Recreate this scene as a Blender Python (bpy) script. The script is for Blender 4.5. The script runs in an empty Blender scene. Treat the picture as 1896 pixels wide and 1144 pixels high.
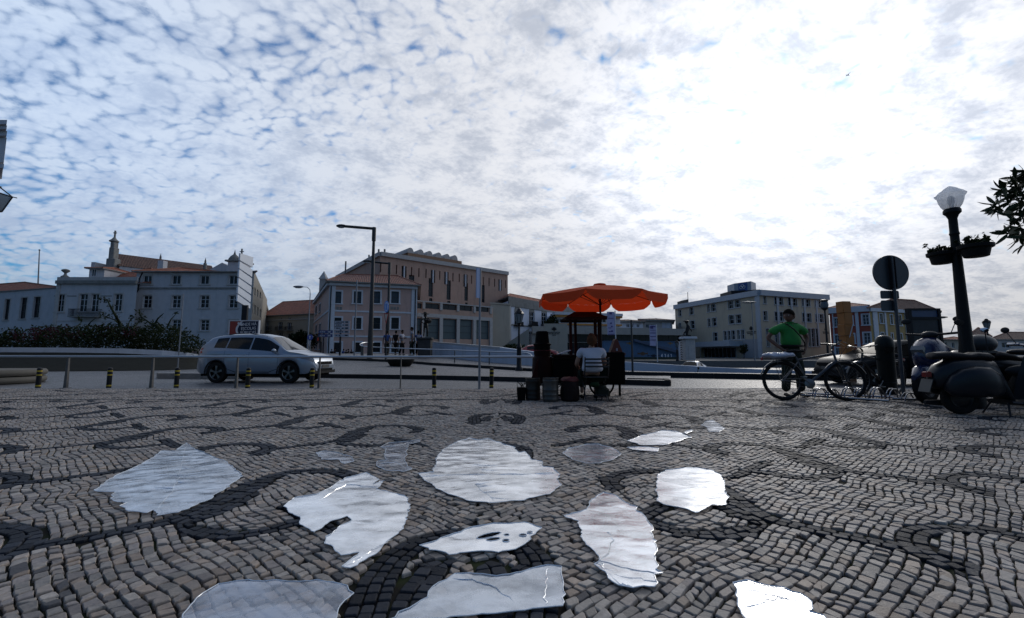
import bpy, bmesh, math, random
import numpy as np
from mathutils import Vector, Matrix, noise
from mathutils.geometry import tessellate_polygon
R = math.radians
rnd = random.Random(7)
sc = bpy.context.scene
COL = sc.collection

# ---------------------------------------------------------------- camera, sky, sun, exposure
CAMH = 0.85
FPX = 803.0
PITCH = math.atan(83.0/FPX)
cam_d = bpy.data.cameras.new('camera')
cam = bpy.data.objects.new('camera', cam_d); COL.objects.link(cam)
cam.location = (0, 0, CAMH)
cam.rotation_euler = (R(90)+PITCH, 0, 0)
cam_d.sensor_width = 36; cam_d.lens = FPX/1896*36
cam_d.clip_end = 3000; cam_d.clip_start = 0.05
sc.camera = cam

SUN_EL, SUN_AZ = R(22.5), R(32)          # azimuth measured from +Y towards +X
world = bpy.data.worlds.new('World'); sc.world = world; world.use_nodes = True

SKYB = 0.95
def wn():
    nt = world.node_tree; nt.nodes.clear()
    N = nt.nodes.new; L = nt.links.new
    def math_(op, a, b=None, c=None, clamp=False):
        n = N('ShaderNodeMath'); n.operation = op; n.use_clamp = clamp
        for i, v in enumerate((a, b, c)):
            if v is None: continue
            if isinstance(v, (int, float)): n.inputs[i].default_value = v
            else: L(v, n.inputs[i])
        return n.outputs[0]
    def vmath(op, a, b=None):
        n = N('ShaderNodeVectorMath'); n.operation = op
        for i, v in enumerate((a, b)):
            if v is None: continue
            if isinstance(v, tuple): n.inputs[i].default_value = v
            else: L(v, n.inputs[i])
        return n
    def mixc(f, a, b):
        n = N('ShaderNodeMix'); n.data_type = 'RGBA'; n.clamp_factor = True
        for i, v in ((0, f), (6, a), (7, b)):
            if isinstance(v, (int, float)): n.inputs[i].default_value = v
            elif isinstance(v, tuple): n.inputs[i].default_value = (*v, 1)
            else: L(v, n.inputs[i])
        return n.outputs[2]
    def scale(col, f):
        n = N('ShaderNodeVectorMath'); n.operation = 'SCALE'
        if isinstance(col, tuple): n.inputs[0].default_value = col
        else: L(col, n.inputs[0])
        if isinstance(f, (int, float)): n.inputs[3].default_value = f
        else: L(f, n.inputs[3])
        return n.outputs[0]
    def smooth(v, a, b):
        n = N('ShaderNodeMapRange'); n.interpolation_type = 'SMOOTHSTEP'
        L(v, n.inputs[0]); n.inputs[1].default_value = a; n.inputs[2].default_value = b
        return n.outputs[0]
    def N2(c, t):
        n = N('ShaderNodeVectorMath'); n.operation = 'MULTIPLY'; L(c, n.inputs[0]); L(mixc(t, (1.0, 1.0, 1.0), (0.92, 0.975, 1.07)), n.inputs[1]); return n.outputs[0]
    sky = N('ShaderNodeTexSky'); sky.sky_type = 'NISHITA'; sky.sun_disc = False
    sky.sun_elevation = SUN_EL; sky.sun_rotation = SUN_AZ
    sky.air_density = 1.0; sky.dust_density = 0.6; sky.ozone_density = 2.0
    tc = N('ShaderNodeTexCoord'); d = tc.outputs['Generated']
    sep = N('ShaderNodeSeparateXYZ'); L(d, sep.inputs[0])
    x, y, z = sep.outputs
    zc = math_('ADD', math_('MAXIMUM', z, 0.0), 0.33)
    px = math_('DIVIDE', x, zc); py = math_('DIVIDE', y, zc)
    cmb = N('ShaderNodeCombineXYZ'); L(px, cmb.inputs[0]); L(py, cmb.inputs[1])
    P = cmb.outputs[0]
    sundir = (math.cos(SUN_EL)*math.sin(SUN_AZ), math.cos(SUN_EL)*math.cos(SUN_AZ), math.sin(SUN_EL))
    nrm = vmath('NORMALIZE', d).outputs[0]
    dt = vmath('DOT_PRODUCT', nrm, sundir).outputs[1]
    def noise_(vec, sca, det, rough, dist=0.0, lac=2.0):
        n = N('ShaderNodeTexNoise'); n.inputs['Scale'].default_value = sca; n.inputs['Detail'].default_value = det
        n.inputs['Roughness'].default_value = rough; n.inputs['Distortion'].default_value = dist
        n.inputs['Lacunarity'].default_value = lac
        L(vec, n.inputs['Vector']); return n.outputs[0]
    def mapped(vec, rot, scl, loc=(0, 0, 0)):
        m = N('ShaderNodeMapping'); m.inputs['Rotation'].default_value = (0, 0, rot)
        m.inputs['Scale'].default_value = scl; m.inputs['Location'].default_value = loc
        L(vec, m.inputs['Vector']); return m.outputs[0]
    # ripples of altocumulus, drawn out along one wind direction
    Pr = mapped(P, R(-38), (1.0, 1.22, 1), (3.1, 1.7, 0))
    wob = N('ShaderNodeTexNoise'); wob.inputs['Scale'].default_value = 2.5; wob.inputs['Detail'].default_value = 3
    L(Pr, wob.inputs['Vector'])
    off = scale(vmath('SUBTRACT', wob.outputs[1], (.5, .5, .5)).outputs[0], 0.13)
    Pw = vmath('ADD', Pr, off).outputs[0]
    vor = N('ShaderNodeTexVoronoi'); vor.feature = 'SMOOTH_F1'; vor.inputs['Scale'].default_value = 36
    vor.inputs['Smoothness'].default_value = 0.35; vor.inputs['Randomness'].default_value = 1.0
    L(Pw, vor.inputs['Vector'])
    cell = math_('SUBTRACT', 0.75, vor.outputs[0])                      # high in cell centres
    fine = noise_(Pw, 60.0, 8.0, 0.6, 0.1)
    big = noise_(mapped(P, R(-38), (0.8, 1.7, 1), (0.4, 0.2, 0)), 2.2, 4.0, 0.55)
    mid = noise_(Pw, 16.0, 6.0, 0.55, 0.1)
    # cover: thicker towards the sun side and towards the horizon
    cov = math_('ADD', math_('MULTIPLY', math_('MINIMUM', math_('MAXIMUM', dt, -0.05), 0.78), 0.62), math_('MULTIPLY', math_('SUBTRACT', 1.0, z), 0.50))
    dens = math_('ADD', math_('MULTIPLY', cell, 0.85), math_('MULTIPLY', fine, 0.62))
    dens = math_('ADD', dens, math_('MULTIPLY', mid, 0.45))
    dens = math_('ADD', dens, math_('MULTIPLY', big, 0.75))
    dens = math_('ADD', dens, cov)
    alpha = math_('ADD', math_('MULTIPLY', smooth(dens, 1.10, 1.74), 0.90), 0.10)
    # glow of the sun through the sheet
    gw = math_('POWER', math_('MAXIMUM', dt, 0.0), 7.0)
    gn = math_('POWER', math_('MAXIMUM', dt, 0.0), 30.0)
    back = smooth(dt, -0.45, 0.30)
    lum = math_('ADD', math_('MULTIPLY', back, 0.54), 0.13)
    lum = math_('ADD', lum, math_('MULTIPLY', gw, 0.20))
    lum = math_('ADD', lum, math_('MULTIPLY', gn, 0.50))
    # thickness shading: the middles of thick clumps are greyer
    thick = smooth(math_('ADD', math_('MULTIPLY', noise_(mapped(P, R(-30), (1, 1.4, 1), (5, 2, 0)), 9.0, 7.0, 0.55, 0.2), 1.0), math_('MULTIPLY', fine, 0.45)), 0.58, 0.98)
    shade = math_('SUBTRACT', 1.14, math_('MULTIPLY', thick, math_('ADD', 0.15, math_('MULTIPLY', math_('MAXIMUM', dt, 0.0), 0.24))))
    lum = math_('MULTIPLY', lum, shade)
    tint = mixc(smooth(dt, 0.25, 0.9), (0.80, 0.955, 1.20), (0.97, 0.99, 1.05))
    tint = mixc(smooth(dt, -0.35, 0.1), (0.98, 0.97, 1.0), tint)
    tint = mixc(math_('MULTIPLY', smooth(z, 0.22, 0.02), smooth(dt, -0.3, 0.0)), tint, mixc(smooth(dt, 0.3, 0.9), (0.62, 0.85, 1.10), (0.985, 0.985, 1.01)))
    cloud = scale(tint, math_('MULTIPLY', lum, 10.0))
    cloud = N2(cloud, thick)
    hz = math_('ADD', 0.72, math_('MULTIPLY', smooth(z, 0.0, 0.40), 0.28))
    cloud = scale(cloud, hz)
    blue = N('ShaderNodeMix'); blue.data_type = 'RGBA'; blue.blend_type = 'MULTIPLY'; blue.inputs[0].default_value = 1.0
    L(sky.outputs[0], blue.inputs[6]); blue.inputs[7].default_value = (0.22, 0.78, 1.25, 1)
    col = mixc(alpha, scale(blue.outputs[2], SKYB), cloud)
    bg = N('ShaderNodeBackground'); bg.inputs['Strength'].default_value = 0.10
    L(col, bg.inputs['Color'])
    out = N('ShaderNodeOutputWorld'); L(bg.outputs[0], out.inputs[0])
wn()
world.cycles.sampling_method = 'AUTOMATIC'

sun_d = bpy.data.lights.new('sun', 'SUN'); sun_d.energy = 0.7; sun_d.angle = R(11); sun_d.color = (1.0, 0.95, 0.88)
sun = bpy.data.objects.new('sun', sun_d); COL.objects.link(sun)
sun.rotation_euler = Vector((math.cos(SUN_EL)*math.sin(SUN_AZ), math.cos(SUN_EL)*math.cos(SUN_AZ), math.sin(SUN_EL))).to_track_quat('Z', 'Y').to_euler()
sun.location = (20, 30, 40)
sc.view_settings.view_transform = 'Standard'; sc.view_settings.look = 'None'
sc.view_settings.exposure = 0.0; sc.view_settings.gamma = 1.0; sc.view_settings.use_curve_mapping = False

# ---------------------------------------------------------------- geometry of the shot: where a pixel of the 1896 px photo lies
CP, SP = math.cos(PITCH), math.sin(PITCH)
def ray(px, py):
    u = (px-948)/FPX; v = (572-py)/FPX
    return Vector((u, CP - v*SP, SP + v*CP))
def at(px, py, Y):
    r = ray(px, py); t = Y/r.y
    return Vector((r.x*t, Y, CAMH + r.z*t))
def gp(px, py, z=0.0):
    r = ray(px, py); t = (z-CAMH)/r.z
    return Vector((r.x*t, r.y*t, z))

# ---------------------------------------------------------------- objects, tags
def tag(o, label=None, cat=None, group=None, kind=None):
    if label: o['label'] = label
    if cat: o['category'] = cat
    if group: o['group'] = group
    if kind: o['kind'] = kind
    return o
def thing(name, label, cat, loc=(0, 0, 0), rz=0, group=None):
    o = bpy.data.objects.new(name, None); COL.objects.link(o)
    o.location = loc; o.rotation_euler = (0, 0, rz); o.empty_display_size = 0.2
    return tag(o, label, cat, group)
def copy_tree(o, parent=None):
    c = o.copy(); COL.objects.link(c); c.parent = parent
    for ch in [k for k in list(bpy.data.objects) if k.parent == o]:
        copy_tree(ch, c)
    return c
def top(o):
    while o.parent: o = o.parent
    return o

class MB:
    """collects vertices and faces, builds ONE mesh object"""
    def __init__(s): s.v = []; s.f = []; s.M = None; s.sm = []
    def add(s, vs, fs, smooth=False):
        o = len(s.v)
        for p in vs:
            p = Vector(p)
            if s.M is not None: p = s.M @ p
            s.v.append(p)
        for f in fs:
            s.f.append([i+o for i in f]); s.sm.append(smooth)
        return s
    def box(s, x0, x1, y0, y1, z0, z1):
        return s.add([(x0,y0,z0),(x1,y0,z0),(x1,y1,z0),(x0,y1,z0),(x0,y0,z1),(x1,y0,z1),(x1,y1,z1),(x0,y1,z1)],
              [(0,3,2,1),(4,5,6,7),(0,1,5,4),(1,2,6,5),(2,3,7,6),(3,0,4,7)])
    def bbox(s, x0, x1, y0, y1, z0, z1, b=0.01):
        """box with chamfered vertical and top edges"""
        r0 = [(x0+b,y0),(x1-b,y0),(x1,y0+b),(x1,y1-b),(x1-b,y1),(x0+b,y1),(x0,y1-b),(x0,y0+b)]
        cx, cy = (x0+x1)/2, (y0+y1)/2
        def sh(p): return (p[0]+(b if p[0]<cx else -b), p[1]+(b if p[1]<cy else -b))
        vs = [(*p, z0) for p in r0]+[(*p, z1-b) for p in r0]+[(*sh(p), z1) for p in r0]
        fs = [tuple(range(7,-1,-1)), tuple(range(16,24))]
        for k in (0, 8):
            for i in range(8): fs.append((k+i, k+(i+1)%8, k+8+(i+1)%8, k+8+i))
        return s.add(vs, fs)
    def obox(s, c, ax, ay, az):
        """box centred at c with half-axis vectors"""
        c, ax, ay, az = map(Vector, (c, ax, ay, az))
        vs = [c+sx*ax+sy*ay+sz*az for sz in (-1,1) for sx, sy in ((-1,-1),(1,-1),(1,1),(-1,1))]
        return s.add(vs, [(0,3,2,1),(4,5,6,7),(0,1,5,4),(1,2,6,5),(2,3,7,6),(3,0,4,7)])
    def tube(s, pts, rad, n=10, caps=True, smooth=True, closed=False):
        pts = [Vector(p) for p in pts]; m = len(pts)
        if isinstance(rad, (int, float)): rad = [rad]*m
        vs = []; up = None
        for i, p in enumerate(pts):
            a = pts[(i-1) % m] if (i > 0 or closed) else pts[i]
            b = pts[(i+1) % m] if (i < m-1 or closed) else pts[i]
            t = (b-a).normalized()
            if up is None:
                up = Vector((0,0,1)) if abs(t.z) < .9 else Vector((1,0,0))
            sx = t.cross(up)
            if sx.length < 1e-6: sx = t.orthogonal()
            sx.normalize(); up = sx.cross(t).normalized()
            for k in range(n):
                w = 2*math.pi*k/n
                vs.append(p + (sx*math.cos(w)+up*math.sin(w))*rad[i])
        fs = []
        for i in range(m if closed else m-1):
            j = (i+1) % m
            for k in range(n):
                fs.append((i*n+k, i*n+(k+1)%n, j*n+(k+1)%n, j*n+k))
        s.add(vs, fs, smooth)
        if caps and not closed:
            o = len(s.v)-len(vs)
            s.f.append([o+k for k in range(n-1,-1,-1)]); s.sm.append(False)
            s.f.append([o+(m-1)*n+k for k in range(n)]); s.sm.append(False)
        return s
    def lathe(s, prof, c=(0,0,0), n=24, smooth=True, sy=1.0, axis='z', caps=True):
        vs = []; c = Vector(c)
        for r, z in prof:
            for k in range(n):
                w = 2*math.pi*k/n
                q = (r*math.cos(w), sy*r*math.sin(w), z)
                if axis == 'y': q = (q[0], q[2], q[1])
                if axis == 'x': q = (q[2], q[0], q[1])
                vs.append(c+Vector(q))
        fs = []
        for i in range(len(prof)-1):
            for k in range(n):
                fs.append((i*n+k, i*n+(k+1)%n, (i+1)*n+(k+1)%n, (i+1)*n+k))
        s.add(vs, fs, smooth)
        o = len(s.v)-len(vs)
        if caps and prof[0][0] > 1e-4: s.f.append([o+k for k in range(n-1,-1,-1)]); s.sm.append(False)
        if caps and prof[-1][0] > 1e-4: s.f.append([o+(len(prof)-1)*n+k for k in range(n)]); s.sm.append(False)
        return s
    def ell(s, c, rx, ry, rz, n=16, m=10):
        c = Vector(c); vs = []; fs = []
        for i in range(m+1):
            a = math.pi*i/m
            for k in range(n):
                w = 2*math.pi*k/n
                vs.append(c+Vector((rx*math.sin(a)*math.cos(w), ry*math.sin(a)*math.sin(w), -rz*math.cos(a))))
        for i in range(m):
            for k in range(n): fs.append((i*n+k, i*n+(k+1)%n, (i+1)*n+(k+1)%n, (i+1)*n+k))
        return s.add(vs, fs, True)
    def prism(s, poly, z0, z1):
        """vertical prism over a CCW polygon [(x,y)..]; z1 may be a list"""
        n = len(poly); z1s = z1 if isinstance(z1, (list, tuple)) else [z1]*n
        z0s = z0 if isinstance(z0, (list, tuple)) else [z0]*n
        vs = [(p[0],p[1],z) for p, z in zip(poly, z0s)]+[(p[0],p[1],z) for p, z in zip(poly, z1s)]
        fs = [tuple(range(n-1,-1,-1)), tuple(range(n,2*n))]+[(i,(i+1)%n,n+(i+1)%n,n+i) for i in range(n)]
        return s.add(vs, fs)
    def extr(s, poly, o, ax, ay, az, t0, t1):
        """outline poly [(a,b)..] in plane (ax, ay) at o, extruded along az from t0 to t1"""
        o, ax, ay, az = map(Vector, (o, ax, ay, az)); n = len(poly)
        vs = [o+ax*a+ay*b+az*t0 for a, b in poly]+[o+ax*a+ay*b+az*t1 for a, b in poly]
        fs = [tuple(range(n-1,-1,-1)), tuple(range(n,2*n))]+[(i,(i+1)%n,n+(i+1)%n,n+i) for i in range(n)]
        return s.add(vs, fs)
    def torus(s, c, r, t, n=32, m=8, axis='z'):
        pts = []
        for k in range(n):
            w = 2*math.pi*k/n; q = (r*math.cos(w), r*math.sin(w), 0)
            if axis == 'y': q = (q[0], 0, q[1])
            if axis == 'x': q = (0, q[0], q[1])
            pts.append(Vector(c)+Vector(q))
        return s.tube(pts, t, m, closed=True)
    def build(s, name, mat, parent=None, local=False, loc=None):
        me = bpy.data.meshes.new(name)
        off = Vector((0,0,0))
        if parent is not None and not local: off = top(parent).location.copy()
        elif loc is not None and not local: off = Vector(loc)
        me.from_pydata([tuple(p-off) for p in s.v], [], s.f)
        me.polygons.foreach_set('use_smooth', s.sm)
        me.update()
        bm = bmesh.new(); bm.from_mesh(me); bmesh.ops.recalc_face_normals(bm, faces=bm.faces); bm.to_mesh(me); bm.free()
        if any(s.sm):
            try: me.set_sharp_from_angle(angle=R(40))
            except Exception: pass
        o = bpy.data.objects.new(name, me); COL.objects.link(o)
        if mat is not None: me.materials.append(mat)
        if parent is not None: o.parent = parent
        elif loc is not None: o.location = loc
        return o
def solo(mb, name, mat, label, cat, loc, group=None):
    return tag(mb.build(name, mat, None, loc=loc), label, cat, group)
def struct(mb, name, mat):
    return tag(mb.build(name, mat), kind='structure')

# ---------------------------------------------------------------- materials
MATS = {}
def mat(name, col, rough=0.6, metal=0.0, var=0.0, vscale=3.0, bump=0.0, bscale=20.0, spec=0.5, stain=None, coat=0.0, trans=0.0, tcol=None):
    if name in MATS: return MATS[name]
    m = bpy.data.materials.new(name); m.use_nodes = True; nt = m.node_tree
    b = nt.nodes['Principled BSDF']
    b.inputs['Base Color'].default_value = (*col, 1); b.inputs['Roughness'].default_value = rough
    if max(col) < .06 and metal < .1 and spec == .5: spec = .12
    b.inputs['Metallic'].default_value = metal; b.inputs['Specular IOR Level'].default_value = spec
    if coat: b.inputs['Coat Weight'].default_value = coat; b.inputs['Coat Roughness'].default_value = 0.08
    N = nt.nodes.new; L = nt.links.new
    tc = N('ShaderNodeTexCoord')
    if var > 0 or stain:
        n1 = N('ShaderNodeTexNoise'); n1.inputs['Scale'].default_value = vscale; n1.inputs['Detail'].default_value = 8; n1.inputs['Roughness'].default_value = .65
        L(tc.outputs['Object'], n1.inputs['Vector'])
        mr = N('ShaderNodeMapRange'); mr.inputs[1].default_value = .25; mr.inputs[2].default_value = .75
        mr.inputs[3].default_value = 1-var; mr.inputs[4].default_value = 1+var*0.6
        L(n1.outputs[0], mr.inputs[0])
        vm = N('ShaderNodeVectorMath'); vm.operation = 'SCALE'; vm.inputs[0].default_value = col
        L(mr.outputs[0], vm.inputs[3]); src = vm.outputs[0]
        if stain:
            # damp, sooty streaks running down the plaster
            mp = N('ShaderNodeMapping'); mp.inputs['Scale'].default_value = (1.3, 1.3, 0.16); L(tc.outputs['Object'], mp.inputs[0])
            n2 = N('ShaderNodeTexNoise'); n2.inputs['Scale'].default_value = 1.1; n2.inputs['Detail'].default_value = 9; n2.inputs['Roughness'].default_value = .7
            L(mp.outputs[0], n2.inputs['Vector'])
            cr = N('ShaderNodeMapRange'); cr.inputs[1].default_value = .52; cr.inputs[2].default_value = .78; cr.inputs[4].default_value = 0.75
            L(n2.outputs[0], cr.inputs[0])
            mx = N('ShaderNodeMix'); mx.data_type = 'RGBA'; L(cr.outputs[0], mx.inputs[0]); L(src, mx.inputs[6]); mx.inputs[7].default_value = (*stain, 1)
            src = mx.outputs[2]
        L(src, b.inputs['Base Color'])
        r2 = N('ShaderNodeMapRange'); r2.inputs[3].default_value = max(0.03, rough-.12); r2.inputs[4].default_value = min(1, rough+.12)
        L(n1.outputs[0], r2.inputs[0]); L(r2.outputs[0], b.inputs['Roughness'])
    if bump > 0:
        n3 = N('ShaderNodeTexNoise'); n3.inputs['Scale'].default_value = bscale; n3.inputs['Detail'].default_value = 6
        L(tc.outputs['Object'], n3.inputs['Vector'])
        bp = N('ShaderNodeBump'); bp.inputs['Strength'].default_value = bump; bp.inputs['Distance'].default_value = .02
        L(n3.outputs[0], bp.inputs['Height']); L(bp.outputs[0], b.inputs['Normal'])
    if trans > 0:
        tr = N('ShaderNodeBsdfTranslucent'); tr.inputs[0].default_value = (*(tcol or col), 1)
        ms = N('ShaderNodeMixShader'); ms.inputs[0].default_value = trans
        L(b.outputs[0], ms.inputs[1]); L(tr.outputs[0], ms.inputs[2])
        L(ms.outputs[0], nt.nodes['Material Output'].inputs[0])
    MATS[name] = m
    return m

def glass_dark(name, col=(0.012, 0.016, 0.022), rough=0.08):
    """window glass of an unlit room: dark behind, glossy in front, each pane slightly out of true"""
    m = mat(name, col, rough, spec=0.22, bump=0.12, bscale=1.5, var=0.5, vscale=0.9)
    return m

def tile_mat(name, col, axis='x', pitch=0.24):
    if name in MATS: return MATS[name]
    m = bpy.data.materials.new(name); m.use_nodes = True; nt = m.node_tree; b = nt.nodes['Principled BSDF']
    N = nt.nodes.new; L = nt.links.new
    tc = N('ShaderNodeUVMap')
    sep = N('ShaderNodeSeparateXYZ'); L(tc.outputs[0], sep.inputs[0])
    def mth(op, a, bb, c=None):
        n = N('ShaderNodeMath'); n.operation = op
        for i, v in enumerate((a, bb, c)):
            if v is None: continue
            if isinstance(v, (int, float)): n.inputs[i].default_value = v
            else: L(v, n.inputs[i])
        return n.outputs[0]
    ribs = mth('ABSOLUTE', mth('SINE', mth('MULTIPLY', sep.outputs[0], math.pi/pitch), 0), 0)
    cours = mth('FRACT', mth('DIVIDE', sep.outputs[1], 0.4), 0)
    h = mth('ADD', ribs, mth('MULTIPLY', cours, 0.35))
    bp = N('ShaderNodeBump'); bp.inputs['Strength'].default_value = 1.0; bp.inputs['Distance'].default_value = 0.08
    L(h, bp.inputs['Height']); L(bp.outputs[0], b.inputs['Normal'])
    no = N('ShaderNodeTexNoise'); no.inputs['Scale'].default_value = 3.0; no.inputs['Detail'].default_value = 10; no.inputs['Roughness'].default_value = .75
    L(tc.outputs[0], no.inputs['Vector'])
    wn_ = N('ShaderNodeTexWhiteNoise'); wn_.noise_dimensions = '2D'
    cb = N('ShaderNodeCombineXYZ'); L(mth('FLOOR', mth('DIVIDE', sep.outputs[0], pitch), 0), cb.inputs[0]); L(mth('FLOOR', mth('DIVIDE', sep.outputs[1], .4), 0), cb.inputs[1])
    L(cb.outputs[0], wn_.inputs[0])
    f = mth('ADD', mth('MULTIPLY', no.outputs[0], 0.9), mth('MULTIPLY', wn_.outputs[0], 0.35))
    cr = N('ShaderNodeValToRGB'); cr.color_ramp.elements[0].position = .3; cr.color_ramp.elements[1].position = .85
    cr.color_ramp.elements[0].color = (col[0]*.35, col[1]*.4, col[2]*.5, 1); cr.color_ramp.elements[1].color = (*[min(1, c*1.25) for c in col], 1)
    L(f, cr.inputs[0])
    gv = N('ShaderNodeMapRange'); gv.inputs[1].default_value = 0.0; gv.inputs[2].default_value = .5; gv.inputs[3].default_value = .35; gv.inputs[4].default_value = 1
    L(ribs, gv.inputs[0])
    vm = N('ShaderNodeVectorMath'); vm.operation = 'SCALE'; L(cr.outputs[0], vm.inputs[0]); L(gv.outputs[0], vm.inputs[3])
    L(vm.outputs[0], b.inputs['Base Color']); b.inputs['Roughness'].default_value = .8
    MATS[name] = m
    return m
# ---------------------------------------------------------------- ground: road, cobbled pavement with its dark wave pattern
def cobble_mat():
    m = bpy.data.materials.new('cobblestone'); m.use_nodes = True; nt = m.node_tree; b = nt.nodes['Principled BSDF']
    N = nt.nodes.new; L = nt.links.new
    at_ = N('ShaderNodeAttribute'); at_.attribute_name = 'stone'
    tc = N('ShaderNodeTexCoord')
    n1 = N('ShaderNodeTexNoise'); n1.inputs['Scale'].default_value = 28; n1.inputs['Detail'].default_value = 8; n1.inputs['Roughness'].default_value = .7
    L(tc.outputs['Object'], n1.inputs['Vector'])
    mr = N('ShaderNodeMapRange'); mr.inputs[1].default_value = .3; mr.inputs[2].default_value = .7; mr.inputs[3].default_value = .62; mr.inputs[4].default_value = 1.25
    L(n1.outputs[0], mr.inputs[0])
    n2 = N('ShaderNodeTexNoise'); n2.inputs['Scale'].default_value = .9; n2.inputs['Detail'].default_value = 5
    L(tc.outputs['Object'], n2.inputs['Vector'])
    m2 = N('ShaderNodeMapRange'); m2.inputs[1].default_value = .3; m2.inputs[2].default_value = .7; m2.inputs[3].default_value = .8; m2.inputs[4].default_value = 1.12
    L(n2.outputs[0], m2.inputs[0])
    mu = N('ShaderNodeMath'); mu.operation = 'MULTIPLY'; L(mr.outputs[0], mu.inputs[0]); L(m2.outputs[0], mu.inputs[1])
    vm = N('ShaderNodeVectorMath'); vm.operation = 'SCALE'; L(at_.outputs[0], vm.inputs[0]); L(mu.outputs[0], vm.inputs[3])
    L(vm.outputs[0], b.inputs['Base Color'])
    r = N('ShaderNodeMapRange'); r.inputs[1].default_value = .3; r.inputs[2].default_value = .7; r.inputs[3].default_value = .5; r.inputs[4].default_value = .72
    L(n1.outputs[0], r.inputs[0]); L(r.outputs[0], b.inputs['Roughness'])
    sl = N('ShaderNodeMapRange'); sl.inputs[1].default_value = .03; sl.inputs[2].default_value = .25; sl.inputs[3].default_value = .07; sl.inputs[4].default_value = .34; L(at_.outputs[2], sl.inputs[0]); L(sl.outputs[0], b.inputs['Specular IOR Level'])
    n3 = N('ShaderNodeTexNoise'); n3.inputs['Scale'].default_value = 75; n3.inputs['Detail'].default_value = 5
    L(tc.outputs['Object'], n3.inputs['Vector'])
    bp = N('ShaderNodeBump'); bp.inputs['Strength'].default_value = .55; bp.inputs['Distance'].default_value = .004
    L(n3.outputs[0], bp.inputs['Height']); L(bp.outputs[0], b.inputs['Normal'])
    return m
def joint_mat():
    m = bpy.data.materials.new('joint_soil'); m.use_nodes = True; nt = m.node_tree; b = nt.nodes['Principled BSDF']
    N = nt.nodes.new; L = nt.links.new
    tc = N('ShaderNodeTexCoord'); n = N('ShaderNodeTexNoise'); n.inputs['Scale'].default_value = 5; n.inputs['Detail'].default_value = 8
    L(tc.outputs['Object'], n.inputs['Vector'])
    cr = N('ShaderNodeValToRGB'); e = cr.color_ramp.elements
    e[0].position = .45; e[0].color = (.014, .012, .010, 1); e[1].position = .68; e[1].color = (.022, .030, .010, 1)
    L(n.outputs[0], cr.inputs[0]); L(cr.outputs[0], b.inputs['Base Color']); b.inputs['Roughness'].default_value = .95
    b.inputs['Specular IOR Level'].default_value = .1
    return m
def road_mat(name, col, scl=9.0, strength=.7, gap=.35):
    """sett paving seen from far off: worn block tops with dark joints"""
    m = bpy.data.materials.new(name); m.use_nodes = True; nt = m.node_tree; b = nt.nodes['Principled BSDF']
    N = nt.nodes.new; L = nt.links.new
    tc = N('ShaderNodeTexCoord')
    v = N('ShaderNodeTexVoronoi'); v.feature = 'DISTANCE_TO_EDGE'; v.inputs['Scale'].default_value = scl; L(tc.outputs['Object'], v.inputs['Vector'])
    v2 = N('ShaderNodeTexVoronoi'); v2.inputs['Scale'].default_value = scl; L(tc.outputs['Object'], v2.inputs['Vector'])
    mr = N('ShaderNodeMapRange'); mr.inputs[1].default_value = 0.01; mr.inputs[2].default_value = .09; L(v.outputs[0], mr.inputs[0])
    n = N('ShaderNodeTexNoise'); n.inputs['Scale'].default_value = .35; n.inputs['Detail'].default_value = 8; n.inputs['Roughness'].default_value = .6
    L(tc.outputs['Object'], n.inputs['Vector'])
    sh = N('ShaderNodeSeparateXYZ'); L(v2.outputs['Color'], sh.inputs[0])
    a = N('ShaderNodeMath'); a.operation = 'MULTIPLY_ADD'; L(sh.outputs[0], a.inputs[0]); a.inputs[1].default_value = .55; a.inputs[2].default_value = .55
    c = N('ShaderNodeMath'); c.operation = 'MULTIPLY'; L(a.outputs[0], c.inputs[0])
    g = N('ShaderNodeMapRange'); g.inputs[3].default_value = gap; g.inputs[4].default_value = 1.0; L(mr.outputs[0], g.inputs[0]); L(g.outputs[0], c.inputs[1])
    d = N('ShaderNodeMapRange'); d.inputs[1].default_value = .3; d.inputs[2].default_value = .7; d.inputs[3].default_value = .7; d.inputs[4].default_value = 1.2; L(n.outputs[0], d.inputs[0])
    e = N('ShaderNodeMath'); e.operation = 'MULTIPLY'; L(c.outputs[0], e.inputs[0]); L(d.outputs[0], e.inputs[1])
    vm = N('ShaderNodeVectorMath'); vm.operation = 'SCALE'; vm.inputs[0].default_value = col; L(e.outputs[0], vm.inputs[3])
    L(vm.outputs[0], b.inputs['Base Color']); b.inputs['Roughness'].default_value = .5
    bp = N('ShaderNodeBump'); bp.inputs['Strength'].default_value = strength; bp.inputs['Distance'].default_value = .02
    L(mr.outputs[0], bp.inputs['Height']); L(bp.outputs[0], b.inputs['Normal'])
    return m

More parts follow.
